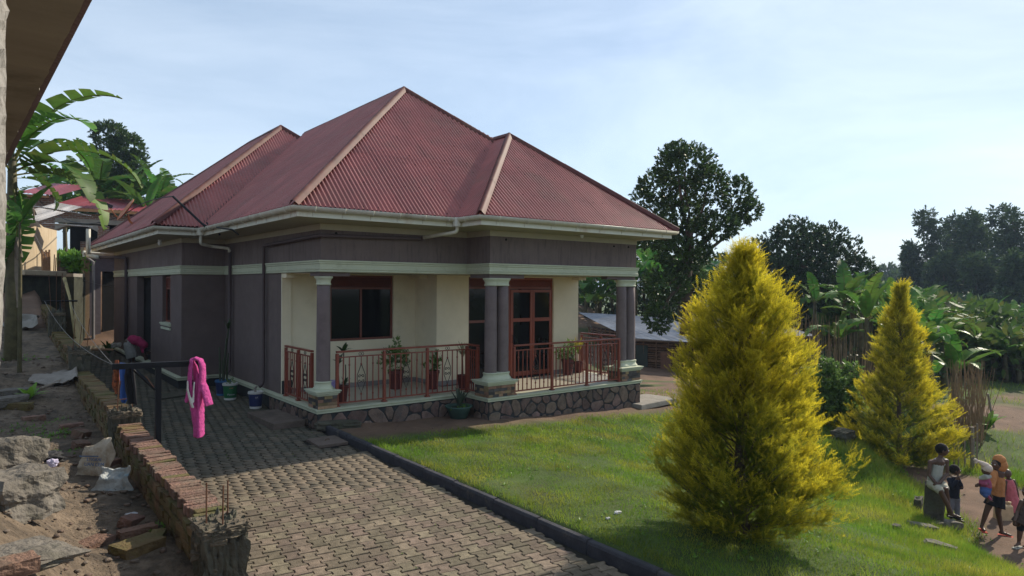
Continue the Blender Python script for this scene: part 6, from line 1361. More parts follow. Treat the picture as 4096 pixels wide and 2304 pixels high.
hgt = (.022 + .03 * rng.random(n)) * (1 + 1.1 * np.clip(patch2, 0, 1) + 1.6 * sm(-3.2, -.6, bank_s(gxx, gyy)) + .6 * (np.abs(gxx - .2) < .12)) * np.clip(dpk / 10, 1, 1.8); a = rng.uniform(0, 6.283, n); wv = .0035 * np.clip(dpk / 8, 1, 2.2); lean = rng.uniform(.1, .9, n) * hgt; la = rng.uniform(0, 6.283, n)
base = np.stack([gxx, gyy, gzz - .004], -1); sx = np.stack([np.cos(a) * wv, np.sin(a) * wv, np.zeros(n)], -1); tip = base + np.stack([np.cos(la) * lean, np.sin(la) * lean, hgt], -1)
V = np.stack([base - sx, base + sx, tip], 1).reshape(-1, 3); tt = np.clip(.30 + patch * .8 + rng.normal(0, .18, n), 0, 1)
npmesh('lawn_grass', V, np.arange(3 * n).reshape(-1, 3), M['grass'], kind='stuff', attr=np.repeat(tt, 3))
# broad lawn weeds and bank creepers
wp = []
for k in range(1700):
    x = random.uniform(.3, 7.8); y = random.uniform(-9.5, -1.6)
    if noise.noise(Vector((x * .8, y * .8, 20))) > .15: wp.append((x, y, Hn(x, y) + .01, .036))
for k in range(700):
    aa = random.uniform(-2.5, 3.5); bb = random.gauss(-.35, .3); q = (10.5 - .8 * aa + .6 * bb, -6.2 - .6 * aa - .8 * bb); wp.append((q[0], q[1], Hn(*q) + .01, .05))
for k in range(500): q = (random.uniform(-4.9, -3.7), random.uniform(-8, 1)); 
for (u, v, n_, sp, s) in ((110, 1110, 26, .12, .035), (150, 1100, 22, .10, .04), (70, 1090, 30, .18, .03), (140, 1150, 24, .12, .03), (30, 905, 30, .25, .05), (322, 1155, 10, .05, .05), (100, 1080, 20, .12, .03), (420, 1180 + 160, 16, .10, .04), (140, 1060, 18, .1, .03), (60, 1275, 8, .06, .03), (35, 1190, 14, .15, .03), (290, 1120, 10, .08, .03), (380, 1240, 8, .08, .04)):
    p = T(u, v)
    for k in range(n_): x, y = p[0] + random.gauss(0, sp), p[1] + random.gauss(0, sp); wp.append((x, y, TZ_at(x, y) + .01, s))
for k in range(140): q = cells[random.randrange(len(cells))]; wp.append((q.x + .08, q.y + .1, pav_z(q.x, q.y), .016))
wp = np.array(wp); tv, tf = sprig(6, 1.3, .8); V, F_ = scatter(tv, tf, wp[:, :3], basis(np.stack([rng.normal(0, .3, len(wp)), rng.normal(0, .3, len(wp)), np.ones(len(wp))], -1)), wp[:, 3] * rng.uniform(.6, 1.4, len(wp)))
npmesh('weeds', V, F_, M['weed'], kind='stuff', attr=None)
# weedy plot before the brick house
wp = np.array([P(random.uniform(118, 216), 664 + random.uniform(-20, 16), random.uniform(27, 30)) for k in range(900)]); V, F_ = scatter(tv, tf, wp, rot_rand(len(wp)), rng.uniform(.15, .4, len(wp))); npmesh('weedy_growth', V, F_, M['weed'], kind='stuff')
b = MB(); pq = [P(115, 672, 26.5), P(240, 672, 28), P(260, 660, 34), P(110, 660, 34)]; 
wpl = MB(); wpl.add([tuple(q) for q in pq] + [(q[0], q[1], 1.0) for q in pq], [(0, 1, 2, 3), (0, 4, 5, 1)]); wpl.build('earth_bank', M['dirt'], kind='structure')
# potted plants
simple('redpot', (.10, .022, .018), .6); simple('teal', (.05, .10, .085), .5); simple('soil', (.03, .022, .016), 1)
def pot(c, r, h, m, t, taper=.75, square=False): 
    b = MB(); b.lathe([(r * taper, 0), (r * .98, h * .82), (r * 1.08, h * .84), (r * 1.08, h), (r * .95, h), (r * .92, h * .85)], c, 18); b.build('pot', m, t); b = MB(); b.lathe([(.001, h * .88), (r * .93, h * .88)], c, 14, False); b.build('soil', M['soil'], t)
def strap_leaves(t, c, n, L_, W, m, seed, rise=.8, name='leaves'):
    r = random.Random(seed); b = MB()
    for k in range(n):
        az = 2.4 * k + r.uniform(-.3, .3); l = L_ * r.uniform(.7, 1.1); e0 = r.uniform(.2, .9) * rise; pts = []
        d = Vector((math.cos(az), math.sin(az), 0)); s_ = Vector((-d.y, d.x, 0)); p = Vector(c); a = e0 * .5
        for i in range(6): w_ = W * math.sin(math.pi * min(.97, (i + .6) / 6)) * .5; pts += [p - s_ * w_, p + s_ * w_]; a += e0 * .25; p = p + (d * math.sin(a) + Vector((0, 0, math.cos(a)))) * l / 5
        b.add(pts, [(2 * i, 2 * i + 1, 2 * i + 3, 2 * i + 2) for i in range(5)])
    b.build(name, m, t)
def bushy(t, c, blobs, n, leaf, m, nl=6): p, d = clump_points(blobs, n, .2); tv, tf = sprig(nl); V, F_ = scatter(tv, tf, p, basis(d + rng.normal(size=d.shape) * .5 + np.array([0, 0, .4])), leaf * rng.uniform(.7, 1.3, n)); npmesh('foliage', V, F_, m, t, attr=np.repeat(rng.random(n), len(tv)))
FZ = .466
def pp(label, x, y, r, h, m, z=FZ, name='potted_plant'): t = thing(name, label, 'potted plant', (x, y, z), group=None); pot((x, y, z), r, h, m, t); return t
t = pp('cane plant with few drooping leaves in dark red pot beside the corner column', .62, .38, .12, .34, M['redpot'])
b = MB()
for dx, hh_ in ((-.05, .62), (.02, .7), (.05, .45)): b.tube([(.62 + dx, .38, FZ + .3), (.62 + dx * 1.6, .38, FZ + .3 + hh_ * .5), (.62 + dx * 1.3, .36, FZ + .3 + hh_)], .012, 6)
b.build('canes', M['bark'], t, kind='stuff'); strap_leaves(t, (.64, .37, FZ + 1.0), 5, .22, .09, M['leafd'], 1, 1.4); strap_leaves(t, (.56, .38, FZ + .78), 4, .2, .07, M['leafd'], 2, 1.4); strap_leaves(t, (.68, .38, FZ + .34), 6, .2, .05, M['leafd'], 3, 1.3)
t = pp('bushy green plant in dark red pot below the big window', 2.35, 1.35, .17, .42, M['redpot'])
bushy(t, None, [((2.35, 1.35, FZ + .62), (.32, .3, .2)), ((2.25, 1.3, FZ + .8), (.2, .2, .15)), ((2.5, 1.35, FZ + .7), (.2, .2, .15)), ((2.38, 1.35, FZ + 1.0), (.07, .07, .18))], 130, .15, M['leafs'])
t = pp('mixed plant with thin leaves in red pot at the wall corner, third from the column', 3.0, .85, .15, .42, M['redpot']); bushy(t, None, [((2.95, .85, FZ + .55), (.16, .16, .16)), ((3.1, .85, FZ + .6), (.12, .12, .2)), ((2.98, .85, FZ + .78), (.08, .08, .12))], 80, .11, M['leafs'])
strap_leaves(t, (3.08, .8, FZ + .45), 12, .4, .03, M['leafs'], 5, .5)
t = pp('spiky pale leaved plant beside the double column at the verandah recess', 3.62, .55, .13, .3, M['redpot']); strap_leaves(t, (3.62, .55, FZ + .7), 26, .4, .03, mat('pale_spiky_leaves', (.28, .27, .16), .6), 7, 1.0); b = MB(); b.tube([(3.62, .55, FZ + .2), (3.60, .55, FZ + .75)], .02, 6); b.build('stalk', M['bark'], t)
t = pp('yellow green leafy plant in red pot right of the door', 7.15, .85, .16, .42, M['redpot']); bushy(t, None, [((7.15, .85, FZ + .6), (.26, .26, .2)), ((7.0, .85, FZ + .55), (.18, .18, .14)), ((7.25, .85, FZ + .75), (.15, .15, .12))], 110, .13, M['leafs'])
t = pp('yellow spiky plant in red pot by the far railing', 7.68, 1.0, .12, .3, M['redpot']); strap_leaves(t, (7.68, 1.0, FZ + .5), 14, .55, .07, mat('yellow_leaves', (.40, .34, .05), .5, trans=.3), 9, .7)
b = MB(); b.lathe([(.10, 0), (.13, .05), (.15, .3), (.15, .32)], (.75, 1.3, FZ), 14); solo(b.build('plastic_pail', simple('lilac', (.30, .25, .5), .5)), 'lilac plastic pail behind the side railing', 'bucket')
t = thing('planter_basin', 'round dull green basin planter with a spiky succulent at the plinth recess', 'planter', (2.86, -.42, .03)); b = MB(); b.lathe([(.17, 0), (.25, .20), (.29, .24), (.29, .26), (.26, .25), (.22, .16)], (2.86, -.42, .03), 24); b.build('basin', M['teal'], t, smooth=True)
b = MB(); b.lathe([(.001, .2), (.25, .2)], (2.86, -.42, .03), 16, False); b.build('soil', M['soil'], t); strap_leaves(t, (2.88, -.42, .22), 12, .48, .075, mat('dusky_succulent', (.055, .075, .05), .6), 11, .6); bushy(t, None, [((2.7, -.5, .26), (.1, .1, .05)), ((3.0, -.45, .26), (.1, .1, .05)), ((2.85, -.55, .26), (.12, .06, .04))], 40, .05, M['weed'])
# cactus in the blue bucket
t = thing('candelabra_cactus', 'tall thin stemmed dark cactus growing out of the blue rimmed bucket', 'cactus', tuple(bt3), group=None); simple('cactusg', (.05, .06, .035), .8)
for dx, dy, hh_, ln in ((-.06, 0, .85, -.02), (.03, .04, 1.35, .12), (.08, -.04, .7, .03), (-.01, -.06, .55, -.02), (.02, .0, 1.05, .06)): b = MB(); q = Vector(bt3) + Vector((dx, dy, 0)); b.tube([q, q + Vector((ln * .3, 0, hh_ * .5)), q + Vector((ln, 0, hh_))], [.022, .028, .018], 5); b.build('stem', M['cactusg'], t)
q = Vector(bt3) + Vector((.13, .04, 1.25)); strap_leaves(t, q, 5, .3, .07, M['leafd'], 13, .5)
t = thing('green_sprigs', 'few grey green sprouts in the green paint bucket', 'plant', tuple(bt2)); bushy(t, None, [((bt2[0], bt2[1], bt2[2] + .08), (.1, .1, .06))], 20, .08, M['leafs']); 
t = thing('faucet_stub', 'short bent pipe stub standing in the navy bucket', 'pipe', tuple(bt1)); b = MB(); b.tube([bt1, (bt1[0] + .0, bt1[1] + .05, bt1[2] + .12), (bt1[0] + .03, bt1[1] + .02, bt1[2] + .17)], .025, 7); b.build('pipe', M['conc'], t)
# broad leaved weed on the bank
p = T(75, 1012); t = thing('broad_leaved_weed', 'bright green broad leaved weed on the sunlit bank beside the stick', 'plant', tuple(p)); strap_leaves(t, tuple(p), 9, .30, .10, mat('bright_weed_leaf', (.16, .30, .035), .45, .2, 5, trans=.35), 17, 1.1)
p = T(322, 1165); t = thing('wall_weed', 'small upright green weed sprouting at the foot of the brick wall', 'plant', tuple(p)); strap_leaves(t, tuple(p + np.array((.04, 0, .08))), 9, .13, .03, bpy.data.materials['bright_weed_leaf'], 18, .9)
q = Vector((-1.45, 15.0, .35)); t = thing('yard_plant', 'low leafy plant beside the bending woman at the wing wall', 'plant', tuple(q)); strap_leaves(t, q, 16, .6, .10, M['leafs'], 19, 1.1)
p = G(2480, 1090); t = thing('broad_leaf_plant', 'big green leaf plant at the right foot of the dry reeds', 'plant', tuple(p)); strap_leaves(t, tuple(p + np.array((0, 0, .1))), 9, .7, .28, M['weed'], 21, 1.2)
# rocks at the lawn edge
for (u, v, s, lab, sd, rot) in ((2385, 1330, (.42, .22, .20), 'squared reddish stone lying below the seated child', 31, (0, .15, -.5)), (2310, 1285, (.30, .12, .32), 'dark square block edge sticking out of the bank left of the seated child', 32, (0, 0, .2)), (2320, 1330, (.45, .18, .10), 'pale flat stone in the grass of the bank', 33, (0, .2, -.6)), (2365, 1380, (.4, .16, .1), 'long grey stone half buried at the lawn edge', 34, (0, .2, -.8)), (2120, 1110, (.5, .4, .35), 'dark rock between the two golden cypresses', 35, (0, 0, 0)), (2352, 1325, (.3, .14, .1), 'dark narrow stone behind the pale flat stone', 36, (0, 0, -.5)), (2255, 1330, (.12, .1, .08), 'small dark stone in the lawn slope', 37, (0, 0, 0))):
    p = G(u, v); solo(lump('rock', (p[0], p[1], p[2] + s[2] * .25), s, M['rock'] if 'dark' not in lab else M['concd'], None, sd, 4, .12, .8, rot, fr=2), lab, 'rock')
for (u, v, w_) in ((2470, 1312 + 0, .05),): pass
for k, (u, v, lab) in enumerate(((2469, 2054, ''),)): pass
p = G(1553, 1293); solo(lump('white_scrap', (p[0], p[1], p[2] + .015), (.10, .05, .03), M['white_scrap'], None, 41, 3, .3, .4), 'small white scrap lying on the lawn left of the big cypress', 'litter'); p = G(1530, 1308); solo(lump('white_scrap', (p[0], p[1], p[2] + .015), (.05, .04, .03), M['white_scrap'], None, 42, 3, .3, .4), 'smaller white scrap nearer the kerb on the lawn', 'litter')
# ------------------------------------------------------------ people
simple('skin', (.085, .044, .028), .5, spec=.4); simple('hair', (.012, .010, .009), .9); simple('eyew', (.4, .38, .36), .3)
for nme, col in (('greywhite', (.34, .33, .29)), ('khaki', (.36, .33, .25)), ('navyjersey', (.015, .017, .028)), ('greytrouser', (.17, .17, .20)), ('orangehood', (.45, .19, .07)), ('blackskirt', (.010, .010, .014)), ('creamhat', (.60, .48, .40)), ('pinkjacket', (.30, .07, .13)), ('plaid', (.05, .09, .22)), ('pinkdress', (.48, .13, .15)), ('darkprint', (.05, .035, .03)), ('redsandal', (.45, .07, .04)), ('jerry', (.48, .34, .20)), ('fuchsia', (.36, .03, .10)), ('palecloth', (.30, .29, .27))): simple(nme, col, .9, var=.12, scale=14, bump=.4, bscale=60)
def frame_for(face):
    f = Vector(face); f.z = 0; f.normalize(); return f, Vector((f.y, -f.x, 0))        # forward, person's right
def head(t, c, r, fwd, hair=True, tilt=0.0, parts=None):
    "returns body parts for skull, jaw, nose and ears, and adds hair and eyes as children"
    f, rt = frame_for(fwd); f = (f + Vector((0, 0, tilt))).normalized(); upv = rt.cross(f).normalized(); upv = upv if upv.z > 0 else -upv; Rm = Matrix((rt, f, upv)).transposed(); c = Vector(c)
    P_ = [('e', c, (r * .80, r * .98, r), Rm), ('e', c + f * r * .35 - upv * r * .55, (r * .52, r * .50, r * .45), Rm), ('e', c + f * r * .98 - upv * r * .12, (r * .13, r * .16, r * .18), Rm), ('e', c + f * r * .86 - upv * r * .48, (r * .26, r * .12, r * .12), Rm)]
    for s in (-1, 1): P_.append(('e', c + rt * s * r * .80 - upv * r * .1, (r * .08, r * .17, r * .24), Rm))
    for s in (-1, 1): b = MB(); add_ball(b, c + rt * s * r * .32 + f * r * .88 + upv * r * .06, (r * .12,) * 3, None, 5); b.build('eye', M['eyew'], t)
    if hair: b = MB(); vs, fs = [], []; add_ball(b, c + upv * r * .12 - f * r * .12, (r * .87, r * .98, r * .97), Rm, 9); b.build('hair', M['hair'], t, smooth=True)
    return P_
def limb(a, m, e, r0, r1, r2): 
    a, m, e = Vector(a), Vector(m), Vector(e); return ('t', [a, (a + m) / 2, m, (m + e) / 2, e], [r0, (r0 + r1) / 2 * 1.03, r1, r1 * 1.02 * .6 + r2 * .45, r2])
def hand(w_, d, n_, s=1.0, curl=.5):
    "palm, four fingers and a thumb; d = pointing direction, n_ = palm normal"
    w_, d = Vector(w_), Vector(d).normalized(); n_ = Vector(n_); n_ = (n_ - d * n_.dot(d)).normalized(); sd_ = d.cross(n_); P_ = [('t', [w_, w_ + d * .03 * s, w_ + d * .055 * s], [.017 * s, .022 * s, .022 * s], .7)]
    for k, (o, l) in enumerate(((-.024, .040), (-.008, .048), (.008, .046), (.024, .036))):
        b0 = w_ + d * .055 * s + sd_ * o * s; m1 = b0 + d * l * .55 * s + n_ * curl * .012 * s; P_.append(('t', [b0, m1, m1 + (d * (1 - curl * .6) + n_ * curl).normalized() * l * .5 * s], [.0085 * s, .008 * s, .0065 * s]))
    b0 = w_ + d * .018 * s - sd_ * .022 * s; P_.append(('t', [b0, b0 + (d * .6 - sd_ * .8) * .03 * s, b0 + (d * .9 - sd_ * .5) * .052 * s], [.011 * s, .009 * s, .007 * s])); return P_
def foot(a, fwd, s=1.0): f, rt = frame_for(fwd); a = Vector(a); return [('e', a + Vector((0, 0, -.012 * s)), (.030 * s, .034 * s, .034 * s), None), ('t', [a + Vector((0, 0, -.03 * s)) - f * .02 * s, a + Vector((0, 0, -.035 * s)) + f * .06 * s, a + Vector((0, 0, -.045 * s)) + f * .13 * s], [.028 * s, .028 * s, .020 * s])]
def person(label, loc, group=None): return thing('person', label, 'person', tuple(loc), group=group)
def sandal(t, a, fwd, m, s=1.0):
    f, rt = frame_for(fwd); a = Vector(a); b = MB(); Mx = Matrix((f, rt, (0, 0, 1))).transposed(); b.obox(a + f * .05 * s + Vector((0, 0, -.072 * s)), .22 * s, .075 * s, .018, Mx); b.tube([a + f * .08 * s + rt * .035 * s + Vector((0, 0, -.06 * s)), a + f * .07 * s + Vector((0, 0, -.008 * s)), a + f * .08 * s - rt * .035 * s + Vector((0, 0, -.06 * s))], .008 * s, 5); b.build('sandal', m, t, bev=.004)
DK = 11.4
def Q(u, v, dd=0.0): return Vector(P(u, v, DK + dd))
fv = Vector(FW); fv.z = 0; fv.normalize(); rv = Vector(RT); rv.z = 0; rv.normalize()
# tree stump seat
gz = Hn(*Q(2365, 1290)[:2]); 
solo(lump('stump', (Q(2350, 1260, .15).x, Q(2350, 1260, .15).y, (Q(2350, 1225).z + gz) / 2 - .05), (.26, .28, Q(2350, 1222).z - gz + .12), M['concd'], None, 51, 5, .12, .85, (0, 0, .4), fr=2.2), 'dark mossy stump block the child in the vest sits on', 'stump')
# seated child in vest
t = person('seated child in a pale sleeveless vest and light rolled shorts looking right', Q(2350, 1240), 'children beside the lawn')
hip = Q(2350, 1213); nk = Q(2362, 1152); parts = head(t, Q(2370, 1131), .098, rv * .9 - fv * .35, tilt=-.15)
parts += [('t', [hip, (hip + nk) / 2, nk - Vector((0, 0, .05)), nk], [.10, .085, .095, .045], .8), ('t', [nk - Vector((0, 0, .03)), Q(2369, 1141)], [.04, .038])]
sL, sR = Q(2340, 1163), Q(2381, 1160); parts += [('t', [sL, nk + Vector((0, 0, -.05)), sR], [.04, .05, .04])]
parts += [limb(sL, Q(2337, 1195, -.03), Q(2362, 1225, -.22), .037, .030, .021), limb(sR, Q(2383, 1192, -.03), Q(2362, 1216, -.20), .037, .030, .021)]
parts += hand(Q(2363, 1226, -.22), rv * .5 - Vector((0, 0, 1)), fv, .85); parts += hand(Q(2361, 1217, -.2), -rv - Vector((0, 0, .3)), fv, .85)
kL, kR = Q(2366, 1236, -.30), Q(2378, 1228, -.28); aL, aR = Q(2394, 1290, -.32), Q(2388, 1292, -.15)
parts += [limb(Q(2346, 1218), kL, aL, .075, .048, .026), limb(Q(2362, 1216), kR, aR, .075, .048, .026)] + foot(aL, rv * .8 - fv, .95) + foot(aR, rv * .6 - fv, .95)
blob_union('body', parts, M['skin'], t, .0085, smooth=2)
blob_union('vest', [('t', [hip + Vector((0, 0, .02)), (hip + nk) / 2, nk - Vector((0, 0, .075))], [.112, .098, .09], .82), ('t', [Q(2350, 1168), Q(2352, 1155)], [.028, .018]), ('t', [Q(2375, 1168), Q(2374, 1153)], [.028, .018])], M['greywhite'], t, .009, .012, .08)
blob_union('shorts', [('t', [hip + Vector((0, 0, .02)), hip], [.115, .12], .85), ('t', [Q(2346, 1218), Q(2356, 1226, -.16), Q(2364, 1234, -.27)], [.09, .078, .066]), ('t', [Q(2362, 1216), Q(2372, 1222, -.14), Q(2377, 1228, -.24)], [.088, .076, .062])], M['khaki'], t, .009, .014, .07)
sandal(t, aL, rv * .8 - fv, M['blacks'], .95)
# toddler in dark jersey with hands on face
t = person('toddler in dark jersey and grey trousers standing beside the seated child, hands at the face', Q(2400, 1310, .55), 'children beside the lawn')
Q2 = lambda u, v, dd=0: Vector(P(u, v, 11.95 + dd)); hp = Q2(2398, 1252); nk = Q2(2400, 1198)
parts = head(t, Q2(2402, 1182), .088, rv * .9 - fv * .3, tilt=-.1) + [('t', [hp, (hp + nk) / 2, nk], [.085, .085, .045], .85), limb(Q2(2389, 1207), Q2(2398, 1226, -.1), Q2(2410, 1200, -.12), .035, .03, .02), limb(Q2(2409, 1207), Q2(2418, 1226, -.05), Q2(2411, 1200, -.05), .035, .03, .02)] + hand(Q2(2410, 1200, -.12), Vector((0, 0, 1)), -rv, .6) + hand(Q2(2411, 1200, -.05), Vector((0, 0, 1)), -rv, .6)
parts += [limb(Q2(2392, 1252), Q2(2391, 1280), Q2(2393, 1304), .055, .04, .024), limb(Q2(2406, 1252), Q2(2408, 1280), Q2(2409, 1304), .055, .04, .024)] + foot(Q2(2393, 1306), rv - fv * .4, .75) + foot(Q2(2409, 1306), rv - fv * .4, .75)
blob_union('body', parts, M['skin'], t, .0085); blob_union('jersey', [('t', [hp + Vector((0, 0, .0)), (hp + nk) / 2, nk - Vector((0, 0, .02))], [.098, .10, .06], .9), limb(Q2(2389, 1207), Q2(2398, 1227, -.1), Q2(2407, 1210, -.12), .047, .042, .034), limb(Q2(2409, 1207), Q2(2419, 1227, -.05), Q2(2413, 1210, -.05), .047, .042, .034)], M['navyjersey'], t, .009, .01, .06)
blob_union('trousers', [('t', [hp + Vector((0, 0, .02)), hp - Vector((0, 0, .03))], [.09, .09], .85), ('t', [Q2(2392, 1255), Q2(2391, 1298)], [.06, .042]), ('t', [Q2(2406, 1255), Q2(2408, 1298)], [.06, .042])], M['greytrouser'], t, .009, .01, .06)
# girl in orange hooded jacket carrying a baby
t = person('girl in orange hooded jacket and short black skirt carrying a baby on her hip', Q(2500, 1340, .1), 'children beside the lawn')
Q3 = lambda u, v, dd=0: Vector(P(u, v, 11.5 + dd)); hp = Q3(2506, 1246); nk = Q3(2512, 1180); fc = -rv * .95 - fv * .25
parts = head(t, Q3(2508, 1168), .094, fc) + [('t', [hp, (hp + nk) / 2, nk - Vector((0, 0, .04)), nk], [.095, .09, .10, .045], .85)]
aA, aB = Q3(2470, 1322), Q3(2520, 1336); kA, kB = Q3(2483, 1283), Q3(2511, 1290, .02)
parts += [limb(Q3(2498, 1248), kA, aA, .068, .046, .026), limb(Q3(2512, 1248), kB, aB, .068, .046, .026)] + foot(aA, -rv * .3 - fv, .95) + foot(aB, rv * .7 - fv * .7, .95)
parts += [limb(Q3(2500, 1190), Q3(2492, 1222, -.12), Q3(2466, 1222, -.2), .038, .032, .022)] + hand(Q3(2466, 1222, -.2), -rv, fv, .85)
blob_union('body', parts, M['skin'], t, .0085)
blob_union('hooded_jacket', [('t', [hp + Vector((0, 0, .0)), (hp + nk) / 2, nk - Vector((0, 0, .03))], [.125, .118, .075], .85), ('e', Q3(2517, 1170), (.095, .108, .125)), ('e', Q3(2514, 1156), (.085, .10, .085)), limb(Q3(2501, 1190, -.02), Q3(2496, 1222, -.12), Q3(2470, 1222, -.2), .055, .047, .036), limb(Q3(2519, 1190, .05), Q3(2516, 1220, .1), Q3(2495, 1222, .12), .055, .045, .035)], M['orangehood'], t, .009, .014, .07)
blob_union('skirt', [('t', [hp + Vector((0, 0, .04)), hp - Vector((0, 0, .05)), Q3(2501, 1273)], [.115, .135, .165], .85)], M['blackskirt'], t, .010, .012, .08); sandal(t, aA, -rv * .3 - fv, M['redsandal'], 1.0); sandal(t, aB, rv * .7 - fv * .7, M['redsandal'], 1.0)
t = person('baby in cream pointed knit hat and pink jacket held by the hooded girl', Q3(2477, 1210, -.15), 'children beside the lawn'); Qb = lambda u, v, dd=0: Vector(P(u, v, 11.28 + dd)); 
parts = head(t, Qb(2481, 1184), .072, rv * .8 - fv * .1, hair=False) + [('t', [Qb(2480, 1232), Qb(2478, 1212), Qb(2480, 1196)], [.075, .075, .04], .85), limb(Qb(2472, 1203), Qb(2469, 1216), Qb(2482, 1217, -.08), .03, .026, .018), limb(Qb(2474, 1234), Qb(2478, 1243, -.08), Qb(2486, 1254, -.08), .045, .034, .022), limb(Qb(2484, 1234), Qb(2490, 1246), Qb(2494, 1256), .045, .034, .022)] + foot(Qb(2486, 1256, -.08), rv - fv, .5) + hand(Qb(2482, 1217, -.08), rv, fv, .45, .9)
blob_union('body', parts, M['skin'], t, .007); blob_union('jacket', [('t', [Qb(2480, 1226), Qb(2478, 1212), Qb(2480, 1200)], [.092, .092, .055], .85), limb(Qb(2472, 1203), Qb(2468, 1216), Qb(2480, 1218, -.08), .042, .038, .028)], M['pinkjacket'], t, .008, .01, .05)
blob_union('shawl', [('t', [Qb(2468, 1203), Qb(2478, 1200, -.06), Qb(2489, 1199)], [.035, .045, .035])], M['greywhite'], t, .008, .01, .05)
blob_union('plaid_trousers', [('t', [Qb(2480, 1228), Qb(2478, 1238, -.04)], [.085, .08]), ('t', [Qb(2476, 1236), Qb(2479, 1246, -.08)], [.055, .045])], M['plaid'], t, .008)
blob_union('knit_hat', [('e', Qb(2483, 1178), (.082, .082, .075)), ('t', [Qb(2480, 1172), Qb(2469, 1165), Qb(2460, 1160)], [.058, .040, .020]), ('e', Qb(2454, 1157), (.03, .03, .026)), ('e', Qb(2455, 1163), (.022, .022, .022))], M['creamhat'], t, .007, .006, .03)
blob_union('sock', [('t', [Qb(2484, 1247, -.09), Qb(2492, 1256, -.09)], [.028, .024])], M['pinkjacket'], t, .007)
# girl in pink dress behind, carrying a jerrycan
t = person('small girl with bare head in pink dress behind the hooded girl, carrying a jerrycan', Q3(2540, 1310, .9), 'children beside the lawn'); Q4 = lambda u, v, dd=0: Vector(P(u, v, 12.6 + dd)); hp = Q4(2543, 1243); nk = Q4(2538, 1202)
parts = head(t, Q4(2534, 1191), .084, rv * .3 + fv, hair=False) + [('t', [hp, (hp + nk) / 2, nk], [.085, .08, .042], .85), limb(Q4(2532, 1212), Q4(2526, 1238), Q4(2526, 1262, -.1), .032, .027, .019), limb(Q4(2550, 1210), Q4(2558, 1235), Q4(2562, 1255), .032, .027, .019), limb(Q4(2538, 1250), Q4(2538, 1280), Q4(2538, 1308), .055, .04, .024), limb(Q4(2550, 1250), Q4(2550, 1280), Q4(2550, 1308), .055, .04, .024)] + foot(Q4(2538, 1310), rv, .75) + foot(Q4(2550, 1310), rv, .75) + hand(Q4(2526, 1262, -.1), Vector((0, 0, -1)), rv, .75, .9) + hand(Q4(2562, 1255), Vector((0, 0, -1)), rv, .75, .5)
blob_union('body', parts, M['skin'], t, .0085); blob_union('dress', [('t', [nk - Vector((0, 0, .03)), (hp + nk) / 2, hp, Q4(2548, 1285)], [.06, .095, .105, .16], .85)], M['pinkdress'], t, .009, .016, .06)
b = MB(); a = Q4(2524, 1290, -.35); Mx = Matrix((rv, fv, (0, 0, 1))).transposed(); b.obox(a, .30, .17, .30, Mx, 0, .90); t = thing('jerrycan', 'pale tan plastic jerrycan hanging from the hand of the girl in pink', 'jerrycan', tuple(a)); b.build('body', M['jerry'], t, bev=.03)
b = MB(); b.tube([a + Vector((0, 0, .13)) - rv * .09, a + Vector((0, 0, .195)) - rv * .05, a + Vector((0, 0, .195)) + rv * .05, a + Vector((0, 0, .13)) + rv * .09], .014, 6); b.build('handle', M['jerry'], t); b = MB(); b.lathe([(.025, 0), (.025, .05), (.03, .05), (.03, .07), (.0, .07)], a + Vector((0, 0, .13)) + rv * .11, 10); b.build('spout_cap', M['jerry'], t)
# person at the right edge, mostly outside the frame
t = person('child in dark patterned clothes cut off by the right edge of the picture', Q(2572, 1370, -.4), 'children beside the lawn'); Q5 = lambda u, v, dd=0: Vector(P(u, v, 10.95 + dd)); hp = Q5(2575, 1300); nk = Q5(2583, 1255)
parts = head(t, Q5(2586, 1236), .09, -rv) + [('t', [hp, (hp + nk) / 2, nk], [.085, .085, .045], .85), limb(Q5(2570, 1262), Q5(2560, 1285), Q5(2553, 1310, -.1), .034, .028, .02), limb(Q5(2568, 1305), Q5(2566, 1338), Q5(2563, 1362), .06, .042, .025), limb(Q5(2584, 1305), Q5(2590, 1338), Q5(2592, 1366), .06, .042, .025)] + foot(Q5(2563, 1364), -rv - fv * .5, .85) + foot(Q5(2592, 1368), -rv, .85) + hand(Q5(2553, 1310, -.1), Vector((0, 0, -1)), rv, .8)
blob_union('body', parts, M['skin'], t, .009); blob_union('wrap', [('t', [nk - Vector((0, 0, .03)), (hp + nk) / 2, hp, Q5(2566, 1318)], [.07, .10, .12, .135], .85), ('t', [Q5(2562, 1300), Q5(2554, 1318)], [.05, .04])], mat('brown_spotted_print', (.06, .04, .032), .9, .3, 20, stain=(.22, .17, .12), stain_amt=.8, stain_scale=26, stain_pos=.56), t, .009, .014, .06)
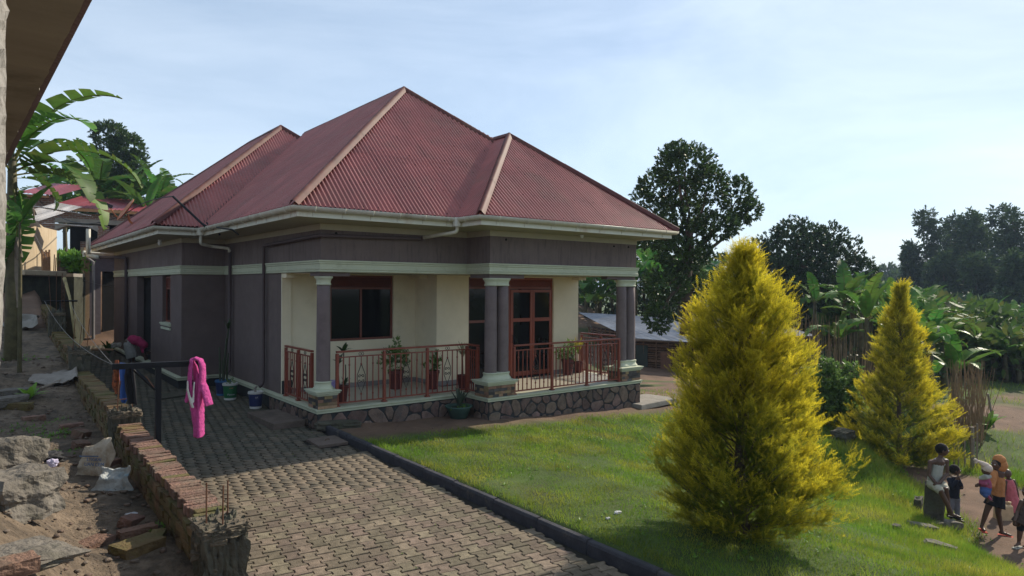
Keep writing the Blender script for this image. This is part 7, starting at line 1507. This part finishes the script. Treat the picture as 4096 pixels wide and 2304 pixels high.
blob_union('leggings', [('t', [hp, Q5(2567, 1330)], [.09, .055]), ('t', [hp, Q5(2588, 1330)], [.09, .055])], M['blackskirt'], t, .01); sandal(t, Q5(2563, 1366), -rv - fv * .5, M['greywhite'], .9)
# woman bending over at the wing niche
dw_ = 20.6; Q6 = lambda u, v, dd=0: Vector(P(u, v, dw_ + dd)); t = person('woman in fuchsia top and pale wrap bending forward by the wing niche', Q6(335, 900))
hp = Q6(326, 862); sh = Q6(362, 866); parts = head(t, Q6(372, 884), .105, rv - Vector((0, 0, 1))) + [('t', [hp, Q6(343, 856), sh], [.15, .12, .10]), limb(Q6(359, 872), Q6(362, 892), Q6(366, 905), .045, .038, .028), limb(Q6(366, 868, .2), Q6(368, 890, .2), Q6(370, 905, .2), .045, .038, .028), limb(hp, Q6(328, 888), Q6(326, 912), .10, .06, .035), limb(hp + fv * .12, Q6(335, 888), Q6(336, 912), .10, .06, .035)] + foot(Q6(326, 914), rv, 1.0) + foot(Q6(336, 914), rv, 1.0) + hand(Q6(366, 905), Vector((0, 0, -1)), rv, .9) + hand(Q6(370, 905, .2), Vector((0, 0, -1)), rv, .9)
blob_union('body', parts, M['skin'], t, .014); blob_union('top', [('t', [Q6(334, 855), Q6(348, 858), Q6(362, 868)], [.15, .145, .12]), ('t', [Q6(357, 870), Q6(361, 884)], [.07, .06])], M['fuchsia'], t, .013, .02, .1)
blob_union('wrap_skirt', [('t', [Q6(327, 856), Q6(324, 866), Q6(330, 888), Q6(333, 900)], [.15, .19, .20, .20], .8)], M['palecloth'], t, .013, .025, .12)
# ------------------------------------------------------------ haze
hm = bpy.data.materials.new('haze'); hm.use_nodes = True; hn = hm.node_tree; hn.nodes.remove(hn.nodes['Principled BSDF']); pv = hn.nodes.new('ShaderNodeVolumePrincipled'); pv.inputs['Density'].default_value = 0.0005; pv.inputs['Color'].default_value = (.58, .74, 1.0, 1); pv.inputs['Anisotropy'].default_value = .1
hn.links.new(pv.outputs[0], hn.nodes['Material Output'].inputs['Volume'])
b = MB(); b.box(-1600, 2600, -500, 2600, -60, 45); hz = b.build('haze', hm, kind='stuff')
